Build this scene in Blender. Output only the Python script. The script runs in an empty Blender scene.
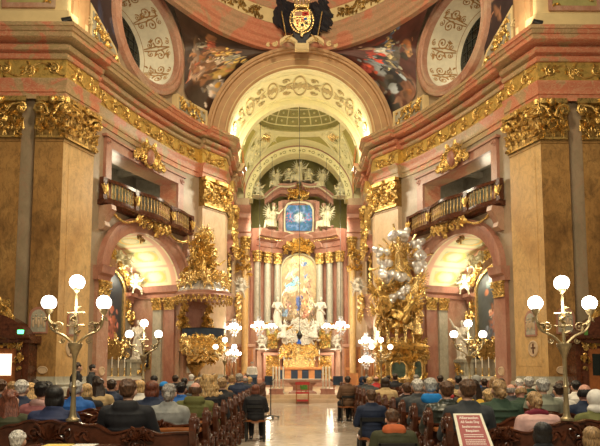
import bpy, math, random
from mathutils import Vector, Matrix, noise as mnoise
RND = random.Random(7)
PI = math.pi
COL = bpy.context.scene.collection
SX = 1            # mirror switch: the nave is symmetrical, the code describes its left side
sin, cos, rad = math.sin, math.cos, math.radians

# ------------------------------------------------------------------ materials
MATS = {}
def _new(name):
    m = bpy.data.materials.new(name); m.use_nodes = True
    MATS[name] = m
    nt = m.node_tree; b = nt.nodes['Principled BSDF']
    return m, nt, b
def _co(nt, scale=1.0, stretch=(1, 1, 1)):
    t = nt.nodes.new('ShaderNodeTexCoord'); mp = nt.nodes.new('ShaderNodeMapping')
    mp.inputs['Scale'].default_value = [scale * k for k in stretch]
    nt.links.new(t.outputs['Object'], mp.inputs['Vector'])
    return mp.outputs['Vector']
def _noise(nt, vec, scale, detail=5, dist=0.0, rough=.55):
    n = nt.nodes.new('ShaderNodeTexNoise'); n.inputs['Scale'].default_value = scale
    n.inputs['Detail'].default_value = detail; n.inputs['Distortion'].default_value = dist
    n.inputs['Roughness'].default_value = rough
    nt.links.new(vec, n.inputs['Vector']); return n.outputs['Fac']
def _ramp(nt, fac, stops):
    r = nt.nodes.new('ShaderNodeValToRGB'); e = r.color_ramp.elements
    while len(e) < len(stops): e.new(.5)
    for k, (p, c) in enumerate(stops):
        e[k].position = p; e[k].color = (c[0], c[1], c[2], 1)
    nt.links.new(fac, r.inputs['Fac']); return r.outputs['Color']
def _bump(nt, b, fac, strength, dist=.02):
    n = nt.nodes.new('ShaderNodeBump'); n.inputs['Strength'].default_value = strength
    n.inputs['Distance'].default_value = dist
    nt.links.new(fac, n.inputs['Height']); nt.links.new(n.outputs['Normal'], b.inputs['Normal'])
def _mix(nt, fac, a, b2, mode='MIX'):
    m = nt.nodes.new('ShaderNodeMix'); m.data_type = 'RGBA'; m.blend_type = mode
    if isinstance(fac, float): m.inputs[0].default_value = fac
    else: nt.links.new(fac, m.inputs[0])
    for sock, v in ((m.inputs[6], a), (m.inputs[7], b2)):
        if isinstance(v, tuple): sock.default_value = (*v, 1)
        else: nt.links.new(v, sock)
    return m.outputs[2]
def plain(name, col, rough=.6, metal=0., var=.0, vscale=4, bump=0., bscale=30, spec=.5, sheen=0.):
    m, nt, b = _new(name)
    b.inputs['Roughness'].default_value = rough; b.inputs['Metallic'].default_value = metal
    b.inputs['Specular IOR Level'].default_value = spec
    v = _co(nt)
    f = _noise(nt, v, vscale, 4)
    d = tuple(c * (1 - var) for c in col); u = tuple(min(1, c * (1 + var)) for c in col)
    nt.links.new(_ramp(nt, f, [(.3, d), (.7, u)]), b.inputs['Base Color'])
    if bump: _bump(nt, b, _noise(nt, v, bscale, 3), bump)
    return m
def marble(name, cols, vein, scale=.5, veinw=.06, rough=.38, stretch=(1, 1, .6), fine=.25):
    m, nt, b = _new(name); v = _co(nt, 1, stretch)
    f = _noise(nt, v, scale, 6, .8)
    n = len(cols)
    base = _ramp(nt, f, [(.32 + .36 * k / (n - 1), c) for k, c in enumerate(cols)])
    f2 = _noise(nt, v, scale * 2.2, 8, 2.2, .6)
    vm = _ramp(nt, f2, [(.5 - veinw * .6, (0, 0, 0)), (.5, (.42, .42, .42)), (.5 + veinw * .6, (0, 0, 0))])
    c1 = _mix(nt, vm, base, vein)
    g = _ramp(nt, _noise(nt, v, scale * 9, 8, .6, .7), [(.34, (1 - fine * 1.3,) * 3), (.56, (1, 1, 1))])
    g2 = _ramp(nt, _noise(nt, v, 9, 6, 1., .7), [(.3, (1 - fine,) * 3), (.5, (1, 1, 1))])
    nt.links.new(_mix(nt, 1.0, _mix(nt, 1.0, c1, g, 'MULTIPLY'), g2, 'MULTIPLY'), b.inputs['Base Color'])
    b.inputs['Roughness'].default_value = rough
    return m
def patchy(name, a, b2, vein, scale=.45, rough=.32):
    """stucco marble: sharp-edged patches of two colours"""
    m, nt, b = _new(name); v = _co(nt, 1, (1, 1, 1.3))
    f = _noise(nt, v, scale, 5, 1.0)
    base = _ramp(nt, f, [(.40, a), (.49, tuple(.8 * x + .2 * y for x, y in zip(a, b2))), (.52, b2), (.8, tuple(x * .8 for x in b2))])
    f2 = _noise(nt, v, scale * 5, 7, 2.)
    vm = _ramp(nt, f2, [(.46, (0, 0, 0)), (.5, (.8, .8, .8)), (.54, (0, 0, 0))])
    nt.links.new(_mix(nt, vm, base, vein), b.inputs['Base Color'])
    b.inputs['Roughness'].default_value = rough
    return m
def gilt(name, col, metal=.8, rough=.34, dark=.45):
    m, nt, b = _new(name); v = _co(nt)
    f = _noise(nt, v, 6, 6, .6, .7)
    nt.links.new(_ramp(nt, f, [(.36, tuple(c * dark for c in col)), (.5, col), (.75, tuple(min(1, c * 1.15) for c in col))]), b.inputs['Base Color'])
    b.inputs['Metallic'].default_value = metal; b.inputs['Roughness'].default_value = rough
    _bump(nt, b, _noise(nt, v, 20, 4), .7, .03)
    return m
def painted(name, rough=.5):
    m, nt, b = _new(name)
    a = nt.nodes.new('ShaderNodeVertexColor'); a.layer_name = 'Col'
    nt.links.new(a.outputs['Color'], b.inputs['Base Color']); b.inputs['Roughness'].default_value = rough
    return m
def glow(name, col, strength):
    m, nt, b = _new(name)
    b.inputs['Base Color'].default_value = (*col, 1); b.inputs['Emission Color'].default_value = (*col, 1)
    b.inputs['Emission Strength'].default_value = strength
    return m
def glassy(name, col, rough=.05, trans=.8):
    m, nt, b = _new(name)
    b.inputs['Base Color'].default_value = (*col, 1); b.inputs['Roughness'].default_value = rough
    b.inputs['Transmission Weight'].default_value = trans; b.inputs['IOR'].default_value = 1.45
    return m
marble('ochre_marble', [(.24, .12, .035), (.37, .20, .065), (.46, .28, .10)], (.16, .08, .03), .35, .03, fine=.38)
marble('golden_marble', [(.54, .32, .12), (.64, .41, .17), (.70, .49, .23)], (.40, .24, .10), .35, .04, fine=.2)
marble('beige_marble', [(.56, .40, .25), (.64, .48, .32), (.58, .40, .28)], (.55, .38, .24), .3, .04, fine=.14)
marble('grey_marble', [(.22, .19, .14), (.36, .31, .24), (.44, .39, .31)], (.16, .12, .09), .5, .04, fine=.2)
marble('pinkgrey_marble', [(.26, .21, .14), (.37, .29, .20), (.42, .30, .21)], (.42, .22, .15), .4, .03, fine=.12)
marble('pink_marble', [(.33, .13, .09), (.43, .21, .15), (.47, .27, .20)], (.40, .14, .10), .8, .05, fine=.15)
marble('rose_marble', [(.39, .17, .11), (.47, .26, .18), (.48, .34, .24)], (.62, .44, .36), .7, .04, fine=.12)
marble('green_marble', [(.30, .29, .23), (.42, .40, .32), (.52, .47, .38)], (.62, .56, .45), .7, .03, fine=.2)
marble('floor_stone', [(.42, .33, .26), (.56, .48, .40), (.68, .60, .52)], (.36, .28, .21), .6, .05, rough=.14, fine=.18)
patchy('stucco_marble', (.36, .27, .14), (.54, .19, .11), (.60, .38, .24), .6)
patchy('warm_stucco', (.46, .30, .18), (.52, .20, .12), (.58, .38, .24))
patchy('red_stucco', (.50, .18, .11), (.40, .26, .16), (.58, .29, .19), .5)
plain('splay_plaster', (.70, .66, .52), .6, var=.08)
plain('tan_plaster', (.46, .27, .13), .55, var=.12, vscale=2)
plain('cream_plaster', (.66, .52, .28), .7, var=.08, vscale=2)
plain('ivory_stucco', (.84, .79, .48), .6, var=.05)
plain('olive_stucco', (.36, .33, .13), .7, var=.1)
plain('buff_stucco', (.50, .40, .20), .6, var=.1)
plain('light_olive', (.46, .41, .13), .7, var=.08)
plain('dark_grey', (.05, .045, .04), .8)
plain('gallery_grey', (.34, .31, .25), .8, var=.2)  # even grey of the gallery room walls
plain('white_marble', (.62, .58, .50), .4, var=.06)
plain('ivory_figure', (.66, .62, .44), .45, var=.05)
plain('dark_wood', (.085, .026, .012), .22, var=.45, vscale=9, bump=.15)
plain('mid_wood', (.30, .10, .03), .3, var=.3, vscale=7)
plain('orange_wood', (.52, .22, .07), .35, var=.2, vscale=5)
plain('black_metal', (.02, .02, .02), .35)
plain('brass', (.46, .36, .20), .35, .7, var=.2, vscale=14)
plain('silver', (.82, .83, .86), .24, .6, var=.15, vscale=6, bump=.4, bscale=12)
plain('paper', (.82, .80, .72), .7)
plain('yellow_paper', (.80, .62, .16), .7)
plain('skin', (.62, .36, .25), .55, var=.06, vscale=12)
plain('blue_drape', (.015, .03, .06), .7, var=.3)
plain('red_cushion', (.42, .04, .035), .8, var=.2)
plain('green_leaf', (.10, .26, .05), .6, var=.3, vscale=20)
plain('black_feather', (.012, .012, .02), .5, var=.4, vscale=20, bump=.6, bscale=25)
plain('scroll_paint', (.36, .20, .07), .6, var=.3, vscale=10)
plain('white_wax', (.86, .82, .72), .5)
plain('sign_red', (.36, .085, .085), .5)
plain('sign_white', (.86, .80, .74), .5)
plain('sign_frame', (.80, .76, .62), .4)
plain('leading', (.02, .022, .02), .5)
plain('night_glass', (.012, .016, .014), .12)
plain('blue_enamel', (.02, .09, .40), .3)
plain('red_enamel', (.5, .03, .02), .3)
plain('pale_glass', (.42, .46, .40), .2)
gilt('gold', (.74, .50, .17), .85, .30, .22); gilt('bright_gold', (.90, .66, .29), .8, .26, .35); gilt('dark_gold', (.40, .25, .08), .8, .38, .3)
gilt('frieze_gold', (.62, .42, .12), .6, .42, .6)
gilt('old_gold', (.42, .27, .10), .7, .4, .25); painted('oil_paint', .45); painted('fresco', .75)
plain('relic_paint', (.06, .09, .07), .25, var=.6, vscale=3)
glow('globe_light', (1., .93, .80), 9.); glow('candle_bulb', (1., .92, .78), 11.); glow('exit_green', (.1, 1., .3), 4.)
glow('lit_window', (1., .80, .62), 1.5)
glassy('crystal', (.95, .96, 1.), .06, .7)

# ------------------------------------------------------------------ objects
def wm(o):
    return (wm(o.parent) @ o.matrix_parent_inverse @ o.matrix_basis) if o.parent else o.matrix_basis.copy()
def tag(o, label=None, cat=None, group=None, kind=None):
    if label:
        for a, b in (('at left', 'on the pulpit side'), ('at right', 'on the golden saint side'), ('the left', 'the pulpit-side'), ('the right', 'the saint-side')): label = label.replace(a, b)
        o['label'] = label
    if cat: o['category'] = cat
    if group: o['group'] = group
    if kind: o['kind'] = kind
    return o
def thing(name, label, cat, loc=(0, 0, 0), rz=0, group=None):
    o = bpy.data.objects.new(name, None); COL.objects.link(o)
    o.empty_display_size = .1
    o.location = loc; o.rotation_euler = (0, 0, rz)
    return tag(o, label, cat, group)
def link(name, mesh, parent=None, mat=None, loc=(0, 0, 0), rot=(0, 0, 0), sc=1):
    o = bpy.data.objects.new(name, mesh); COL.objects.link(o)
    o.parent = parent; o.location = loc; o.rotation_euler = rot
    o.scale = (sc, sc, sc) if not isinstance(sc, (tuple, list)) else sc
    if mat:
        if not mesh.materials: mesh.materials.append(MATS[mat])
        if mesh.materials[0] is not MATS[mat]:
            o.material_slots[0].link = 'OBJECT'; o.material_slots[0].material = MATS[mat]
    return o
def dup(src, parent=None):
    """a copy of a thing with copies of its parts and sub-parts"""
    c = src.copy(); COL.objects.link(c); c.parent = parent
    for ch in list(src.children):
        d = ch.copy(); COL.objects.link(d); d.parent = c
        for g in list(ch.children):
            e = g.copy(); COL.objects.link(e); e.parent = d
    return c

class MB:
    """collects shapes; build() links them as ONE mesh object"""
    def __init__(s): s.v = []; s.f = []; s.c = None
    def add(s, vs, fs):
        k = len(s.v); s.v += [tuple(p) for p in vs]; s.f += [tuple(i + k for i in f) for f in fs]
    def box(s, x0, x1, y0, y1, z0, z1, M=None, bev=0):
        vs = [(x, y, z) for x in (x0, x1) for y in (y0, y1) for z in (z0, z1)]
        if M is not None: vs = [tuple(M @ Vector(p)) for p in vs]
        s.add(vs, [(0, 1, 3, 2), (4, 6, 7, 5), (0, 4, 5, 1), (2, 3, 7, 6), (0, 2, 6, 4), (1, 5, 7, 3)])
    def grid(s, fn, nu, nv, cu=False, cv=False):
        vs = [fn(i / nu, j / nv) for i in range(nu + (not cu)) for j in range(nv + (not cv))]
        J = nv + (not cv); I = nu + (not cu); fs = []
        for i in range(nu):
            for j in range(nv):
                a, b = i % I, (i + 1) % I; c, d = j % J, (j + 1) % J
                fs.append((a * J + c, b * J + c, b * J + d, a * J + d))
        s.add(vs, fs)
    def rings(s, rings, cap=True, closed=True):
        n = len(rings[0]); k = len(s.v); fs = []
        for r in rings: s.v += [tuple(p) for p in r]
        for i in range(len(rings) - 1):
            for j in range(n if closed else n - 1):
                a, b = j, (j + 1) % n
                fs.append((k + i * n + a, k + i * n + b, k + (i + 1) * n + b, k + (i + 1) * n + a))
        if cap and closed:
            fs.append(tuple(k + j for j in range(n))[::-1]); m = k + (len(rings) - 1) * n
            fs.append(tuple(m + j for j in range(n)))
        s.f += fs
    def tube(s, pts, r, n=6, flat=1.0):
        pts = [Vector(p) for p in pts]; m = len(pts)
        if m < 2: return
        rs = r if isinstance(r, (list, tuple)) else [r] * m
        up = Vector((0, 0, 1)); prev = None; rr = []
        for i in range(m):
            t = (pts[min(i + 1, m - 1)] - pts[max(i - 1, 0)])
            if t.length < 1e-9: t = Vector((0, 0, 1))
            t.normalize()
            if prev is None:
                a = t.cross(up)
                if a.length < .05: a = t.cross(Vector((1, 0, 0)))
            else: a = prev - t * prev.dot(t)
            if a.length < 1e-6: a = t.orthogonal()
            a.normalize(); prev = a; b = t.cross(a)
            rr.append([pts[i] + (a * cos(2 * PI * k / n) + b * sin(2 * PI * k / n) * flat) * rs[i] for k in range(n)])
        s.rings(rr)
    def lathe(s, prof, n=16, c=(0, 0, 0), a0=0, a1=2 * PI, sx=1, sy=1):
        full = abs(a1 - a0 - 2 * PI) < 1e-6
        rr = []
        for (r, z) in prof:
            rr.append([(c[0] + sx * r * cos(a0 + (a1 - a0) * k / n), c[1] + sy * r * sin(a0 + (a1 - a0) * k / n), c[2] + z) for k in range(n + (not full))])
        s.rings(rr, closed=full)
    def blob(s, c, r, n=10, m=7, M=None, bumpy=0):
        if not isinstance(r, (tuple, list)): r = (r, r, r)
        rr = []; c = Vector(c)
        for j in range(m + 1):
            a = -PI / 2 + PI * (j * .98 + m * .01) / m; row = []
            for k in range(n):
                q = Vector((r[0] * cos(a) * cos(2 * PI * k / n), r[1] * cos(a) * sin(2 * PI * k / n), r[2] * sin(a)))
                if bumpy: q *= 1 + bumpy * mnoise.noise(q * 3 / max(r) + c)
                if M is not None: q = M @ q
                row.append(c + q)
            rr.append(row)
        s.rings(rr)
    def prism(s, poly, fn0, fn1):
        """poly (u,v) extruded between two mappings"""
        n = len(poly); k = len(s.v)
        s.v += [tuple(fn0(u, v)) for u, v in poly] + [tuple(fn1(u, v)) for u, v in poly]
        s.f += [tuple(k + i for i in range(n))[::-1], tuple(k + n + i for i in range(n))]
        s.f += [(k + i, k + (i + 1) % n, k + n + (i + 1) % n, k + n + i) for i in range(n)]
    def mesh(s, name, smooth=False, M=None):
        me = bpy.data.meshes.new(name)
        vs = s.v
        if M is not None: vs = [tuple(M @ Vector(p)) for p in vs]
        me.from_pydata(vs, [], s.f); me.update()
        if smooth:
            me.polygons.foreach_set('use_smooth', [True] * len(me.polygons))
            if smooth != 'all':
                try: me.set_sharp_from_angle(angle=rad(40))
                except Exception: pass
        return me
    def build(s, name, mat, parent=None, smooth=True, local=False):
        if SX < 0 and not local:
            s.v = [(-x, y, z) for x, y, z in s.v]; s.f = [f[::-1] for f in s.f]
        M = None
        if parent is not None and not local: M = wm(parent).inverted()
        me = s.mesh(name, smooth, M)
        if s.c:
            at = me.color_attributes.new('Col', 'FLOAT_COLOR', 'POINT')
            at.data.foreach_set('color', [x for c in s.c for x in (c[0], c[1], c[2], 1.)])
        me.materials.append(MATS[mat])
        o = bpy.data.objects.new(name, me); COL.objects.link(o); o.parent = parent
        return o

def fuse(b, name, voxel=.012, smooth=3):
    """many overlapping shapes -> one continuous skin"""
    me = b.mesh('tmp'); o = bpy.data.objects.new('tmp', me); COL.objects.link(o)
    m = o.modifiers.new('r', 'REMESH'); m.mode = 'VOXEL'; m.voxel_size = voxel
    if smooth:
        m2 = o.modifiers.new('s', 'SMOOTH'); m2.iterations = smooth; m2.factor = .5
    dg = bpy.context.evaluated_depsgraph_get(); dg.update()
    r = bpy.data.meshes.new_from_object(o.evaluated_get(dg)); r.name = name
    r.polygons.foreach_set('use_smooth', [True] * len(r.polygons))
    bpy.data.objects.remove(o); bpy.data.meshes.remove(me)
    return r

# ------------------------------------------------------------------ camera maths (places things at real distances)
CAM = Vector((-.35, 0, 1.5)); FPX = 600.; TILT = rad(5); YAW = math.atan(6 / 600)
HORY = 370.; PCX = 300.; PCY = HORY - FPX * math.tan(TILT)
FW = Vector((sin(YAW) * cos(TILT), cos(YAW) * cos(TILT), sin(TILT)))
RT = Vector((cos(YAW), -sin(YAW), 0)); UP = RT.cross(FW)
def ray(px, py): return FW + RT * ((px - PCX) / FPX) + UP * ((PCY - py) / FPX)
def atY(px, py, Y):
    r = ray(px, py); return CAM + r * (Y / r.y)
def atZ(px, py, Z):
    r = ray(px, py); return CAM + r * ((Z - CAM.z) / r.z)

# ------------------------------------------------------------------ plan of the nave wall and mappings (u along, z up, n towards the room)
def cr(pts, n=8):
    P = [[2 * a - b for a, b in zip(pts[0], pts[1])]] + [list(p) for p in pts] + [[2 * a - b for a, b in zip(pts[-1], pts[-2])]]
    out = []
    for i in range(1, len(P) - 2):
        for k in range(n):
            t = k / n; a, b, c, d = P[i - 1:i + 3]
            out.append(tuple(.5 * (2 * b[j] + (c[j] - a[j]) * t + (2 * a[j] - 5 * b[j] + 4 * c[j] - d[j]) * t * t + (-a[j] + 3 * b[j] - 3 * c[j] + d[j]) * t ** 3) for j in range(len(b))))
    return out + [tuple(pts[-1])]
class Path:
    def __init__(s, pts, flip=False):
        s.p = [Vector((a, b)) for a, b in pts]; s.s = [0]
        for i in range(1, len(pts)): s.s.append(s.s[-1] + (s.p[i] - s.p[i - 1]).length)
        s.sg = -1 if flip else 1; s.L = s.s[-1]
        s.seg = []
        for i in range(len(pts) - 1):
            d = (s.p[i + 1] - s.p[i]).normalized(); s.seg.append(Vector((d.y, -d.x)) * s.sg)
        s.nd = []
        for i in range(len(pts)):
            a = s.seg[max(0, i - 1)]; b = s.seg[min(i, len(s.seg) - 1)]; m = (a + b).normalized()
            s.nd.append(m / max(.35, m.dot(a)))
    def __call__(s, u, z, n=0.):
        if u <= 0: i = 0; t = u / (s.s[1])
        elif u >= s.L: i = len(s.p) - 2; t = 1 + (u - s.L) / (s.s[-1] - s.s[-2])
        else:
            i = 0
            while s.s[i + 1] < u: i += 1
            t = (u - s.s[i]) / (s.s[i + 1] - s.s[i])
        p = s.p[i].lerp(s.p[i + 1], t) if 0 <= t <= 1 else s.p[i] + (s.p[i + 1] - s.p[i]) * t
        a, b = s.nd[i], s.nd[i + 1]; tt = min(1, max(0, t)); nn = a.lerp(b, tt)
        return Vector((p.x + nn.x * n, p.y + nn.y * n, z))
WPTS = cr([(-9.69, 23.45), (-8.97, 25.4), (-8.1, 28.0), (-7.1, 30.4), (-6.2, 32.2), (-4.67, 34.4)])
W = Path(WPTS)                          # diagonal wall of the oval nave: pier corner -> chancel corner
FR = Path([(-19, 23.45), (-9.69, 23.45)])  # front of the near pier, u = 9.31 at the corner
CH = Path([(-4.67, 34.4), (-4.67, 42.2)])  # chancel side wall
ALLP = Path([(-19, 23.45)] + WPTS + [(-4.67, 42.2)]); A0 = 9.31   # the three joined, u = A0 + s
def flatmap(o, e, nrm):
    o, e, nrm = Vector(o), Vector(e).normalized(), Vector(nrm).normalized()
    return lambda u, z, n=0.: Vector((o.x, o.y, 0)) + e * u + nrm * n + Vector((0, 0, o.z + z))
def cylmap(cx, cy, r, a0=0, sg=1):
    """u is arc length round a column, facing -Y at u = 0"""
    return lambda u, z, n=0.: Vector((cx + (r + n) * sin(a0 + sg * u / r), cy - (r + n) * cos(a0 + sg * u / r), z))

def slab(b, mp, u0, u1, z0, z1, n0, n1, nu=1):
    us = [u0 + (u1 - u0) * i / nu for i in range(nu + 1)]
    b.rings([[mp(u, z0, n0), mp(u, z0, n1), mp(u, z1, n1), mp(u, z1, n0)] for u in us])
def sweep(b, mp, prof, us, closed=True):
    """prof [(n,z)] along us = [(u, extra n)]"""
    b.rings([[mp(u, z, n + e) for n, z in prof] for u, e in us], closed=closed, cap=closed)
def arcband(b, mp, cu, cz, rx, rz, prof, a0=0, a1=PI, n=28):
    """prof [(dr, nn)] swept round an elliptic arch"""
    rr = []
    for i in range(n + 1):
        a = a0 + (a1 - a0) * i / n
        rr.append([mp(cu + (rx + d) * cos(a), cz + (rz + d) * sin(a), k) for d, k in prof])
    b.rings(rr, cap=abs(a1 - a0) < 2 * PI - 1e-4)
def curl(b, mp, u, z, size, r, n=.03, turns=1.4, d=1, a0=0, tn=5, k=16, taper=.35):
    pts = []; rs = []
    for i in range(k + 1):
        t = i / k; rr = size * (1 - .82 * t); a = a0 + d * turns * 2 * PI * t
        pts.append(mp(u + rr * cos(a), z + rr * sin(a), n)); rs.append(r * (1 - (1 - taper) * t))
    b.tube(pts, rs, tn); b.blob(pts[-1], r * 1.5, 5, 4)
def leaf(b, mp, u, z, ang, ln, wd, n=.02, lift=.03, k=5):
    """small curved acanthus leaf lying on the surface"""
    rr = []
    for i in range(k + 1):
        t = i / k; w = wd * sin(PI * (.12 + .86 * t)) ** .8 * (1 + .25 * (i % 2))
        a = ang + .5 * t; x = u + ln * t * cos(a); y = z + ln * t * sin(a); h = n + lift * sin(PI * t)
        px, py = -sin(a) * w, cos(a) * w
        rr.append([mp(x + px, y + py, n - .01), mp(x, y, h + .02), mp(x - px, y - py, n - .01)])
    b.rings(rr, cap=False, closed=False)
def rinceau(b, mp, u0, u1, z0, z1, r=.03, n=.03, seed=1):
    """running scroll between u0 and u1"""
    rn = random.Random(seed); h = z1 - z0; step = h * 1.25; m = max(1, round((u1 - u0) / step)); step = (u1 - u0) / m
    for i in range(m):
        uc = u0 + step * (i + .5); up = i % 2; zc = (z0 + z1) / 2
        s = h * .34; sg = 1 if up else -1
        curl(b, mp, uc, zc - sg * h * .05, s, r, n, 1.5, sg, sg * PI * .5 + PI)
        b.tube([mp(uc - step * .5 + step * t, zc + sg * h * .38 * cos(PI * t) * -1, n) for t in (0, .2, .4, .6, .8, 1)], [r * .7] * 6, 5)
        for q in range(5):
            a = rn.uniform(0, 2 * PI)
            leaf(b, mp, uc + s * cos(a) * .8, zc + s * sin(a) * .8, a, h * .28, h * .07, n, r)
def clutter(b, mp, u0, u1, z0, z1, cnt, size, r, n=.03, seed=1, shape=None):
    """a dense heap of scrolls and leaves inside a field"""
    rn = random.Random(seed)
    for i in range(cnt):
        for _ in range(20):
            u, z = rn.uniform(u0, u1), rn.uniform(z0, z1)
            if shape is None or shape((u - u0) / (u1 - u0), (z - z0) / (z1 - z0)): break
        q = size * rn.uniform(.6, 1.2)
        if i % 2: curl(b, mp, u, z, q, r, n + rn.uniform(0, r * 2), 1.2, rn.choice((-1, 1)), rn.uniform(0, 6), k=10)
        else:
            for k in range(3): leaf(b, mp, u, z, rn.uniform(0, 6.28), q * 1.7, q * .4, n + rn.uniform(0, r * 2), r * 2)
def acanthus(b, mp, u, z0, h, w, n0, out):
    """one upright capital leaf curling out at its tip"""
    k = 6; rr = []
    for i in range(k + 1):
        t = i / k; ww = w * (.42 + .13 * sin(t * 9)) * (1 - .55 * max(0, t - .6) / .4)
        n = n0 + out * t ** 2.2 * 1.0; z = z0 + h * (t if t < .8 else .8 + (t - .8) * .2 - max(0, t - .9) * 1.2)
        rr.append([mp(u - ww, z - .01, n * .97), mp(u - ww * .45, z, n + .03), mp(u, z, n + .0), mp(u + ww * .45, z, n + .03), mp(u + ww, z - .01, n * .97)])
    b.rings(rr, cap=False, closed=False)
def capital(b, mp, u0, u1, z0, z1, d, wrap=False, nl=None):
    w = u1 - u0; h = z1 - z0
    nu = 1 if not wrap else 16
    slab(b, mp, u0, u1, z0, z1 - .13 * h, 0 if not wrap else -.02, d * .55, max(nu, 4))           # bell
    slab(b, mp, u0 - .0 * w, u1, z0, z0 + .05 * h, -.02, d * .8, max(nu, 4))
    if not wrap: 
        slab(b, mp, u0 - .07 * w, u1 + .07 * w, z1 - .12 * h, z1, 0, d * 1.5, 6)
    else: slab(b, mp, u0, u1, z1 - .12 * h, z1, -.02, d * 1.5, nu)
    nl = nl or max(3, round(w / (h * .26)))
    for row, (za, hh, o) in enumerate(((.04, .30, .75), (.22, .32, .95), (.42, .30, 1.15))):
        m = nl if row != 1 else nl + (0 if wrap else 1)
        for i in range(m):
            uc = u0 + w * ((i + .5) / m if (row != 1 or wrap) else i / (m - 1))
            if wrap and row == 1: uc += w / m / 2
            acanthus(b, mp, uc, z0 + za * h, hh * h, w / nl * .55, d * .5, d * o)
    if h > 1.2: clutter(b, mp, u0 + .05 * w, u1 - .05 * w, z0 + .1 * h, z1 - .2 * h, int(30 * w / h) + 12, h * .07, h * .018, d * .9, 5)
    vr = h * .13
    ends = [(u0, -1), (u1, 1)] if not wrap else [(u0 + w * (k + .5) / 4, (-1) ** k) for k in range(4)]
    for (uu, sg) in ends:
        for q in ((0, .75) if wrap else (0, .5)):
            curl(b, mp, uu - sg * vr * .3, z1 - .29 * h, vr, vr * .3, d * (.9 + q), 1.6, -sg, PI / 2, 5, 12)
        if not wrap: b.tube([mp(uu - sg * w * .42, z1 - .42 * h, d), mp(uu - sg * w * .25, z1 - .2 * h, d * 1.2), mp(uu - sg * vr * .3, z1 - .14 * h, d * 1.2)], h * .035, 5)
    if not wrap:
        b.blob(mp((u0 + u1) / 2, z1 - .1 * h, d * 1.5), (h * .09, h * .09, h * .1), 8, 5)
        for k in range(-3, 4): leaf(b, mp, (u0 + u1) / 2, z1 - .12 * h, PI / 2 + k * .4 - .25, h * .14, h * .03, d * 1.5, .04)
def smoothstep(a, b, x):
    t = min(1, max(0, (x - a) / (b - a))); return t * t * (3 - 2 * t)
def paint_sheet(name, fn, nu, nv, colf, mat='oil_paint', parent=None):
    b = MB(); b.grid(fn, nu, nv)
    if isinstance(colf, tuple): b.c = canvas(nu, nv, *colf)
    else: b.c = [colf(i / nu, j / nv) for i in range(nu + 1) for j in range(nv + 1)]
    return b.build(name, mat, parent)
def canvas(nu, nv, bg, blobs, seed, rough, k, detail=0):
    """soft-edged brush shapes (u,v,ru,rv,angle,colour) over a mottled ground; detail = many small strokes round the shapes"""
    J = nv + 1; px = []; rn = random.Random(seed + 100); strokes = list(blobs)
    for q in range(detail):
        bu, bv, ru, rv, an, col = blobs[rn.randrange(len(blobs))]
        f = rn.choice((.35, .55, .8, 1.25, 1.6, 1.9)); w = rn.choice(((1, 0), (1, 1), (.6, 2), (1.3, 0)))
        c = tuple(min(1, x * f + .01) for x in col)
        if w[1] == 1: c = (c[0], c[1] * .85, c[2] * .6)
        strokes.append((bu + rn.gauss(0, ru * .8), bv + rn.gauss(0, rv * .8), max(ru, .05) * rn.uniform(.12, .4), max(rv, .04) * rn.uniform(.1, .35), rn.uniform(0, PI), c))
    nn = []
    for i in range(nu + 1):
        for j in range(J):
            u, v = i / nu, j / nv; q = Vector((u * k, v * k, seed * 7.3)); n1 = mnoise.noise(q); n2 = mnoise.noise(q * 3.1); nn.append((n1, n2))
            m = 1 + rough * (n1 + .6 * n2); px.append([x * m for x in (bg(u, v) if callable(bg) else bg)])
    for (bu, bv, ru, rv, an, col) in strokes:
        R_ = max(ru, rv) * 1.35 + .03; ca, sa = cos(an), sin(an)
        for i in range(max(0, int((bu - R_) * nu)), min(nu, int((bu + R_) * nu) + 1) + 1):
            for j in range(max(0, int((bv - R_) * nv)), min(nv, int((bv + R_) * nv) + 1) + 1):
                n1, n2 = nn[i * J + j]; du = i / nu - bu + .02 * n2; dv = j / nv - bv + .02 * n1
                x = (du * ca + dv * sa) / ru; y = (-du * sa + dv * ca) / rv; r = math.sqrt(x * x + y * y)
                if r < 1.3:
                    a = 1 - smoothstep(.75, 1.1, r + .25 * n2); sh = 1 + .5 * n2 - .2 * (x - y); c = px[i * J + j]
                    px[i * J + j] = [ci * (1 - a) + cc * sh * a for ci, cc in zip(c, col)]
    return [[min(1, max(0, x)) for x in c] for c in px]
def blobs_painter(bg, blobs, seed=0, rough=.35, k=6, detail=0):
    return (bg, blobs, seed, rough, k, detail)
WORLD_STR = .13
EXPOSURE = .14
# ================================================================== the nave, one side at a time
WL = W.L
NAVE = {}
def nrm2(a): return a.normalized()
P3 = W(3.05, 0); P9 = W(8.97, 0); CHE = (P9 - P3).normalized(); CHN = Vector((CHE.y, -CHE.x, 0)); CHO = (P3 + P9) / 2; HW = (P9 - P3).length / 2
CM = flatmap(CHO, CHE, CHN)                       # chapel: u along the nave wall, n towards the nave (negative = deeper)
DEP = 3.1
def wall_n(u):                                    # where the curved nave wall stands in the chapel's frame
    s = 6.01 + u * (2.96 / HW); p = W(s, 0); return (p - CHO).dot(CHN)
ENT = [(0, 12.25), (.05, 12.25), (.05, 12.5), (.1, 12.52), (.1, 12.84), (.19, 12.96), (.19, 13.04), (0, 13.04)]
COR = [(0, 13.87), (.12, 13.87), (.18, 13.95), (.18, 14.02), (.06, 14.04), (.06, 14.14), (.24, 14.18), (.3, 14.26), (.3, 14.36), (.14, 14.38), (.14, 14.5), (.56, 14.5), (.62, 14.54), (.62, 14.72), (.68, 14.74), (.74, 14.86), (.79, 14.88), (.8, 15.02), (0, 15.04)]
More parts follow.
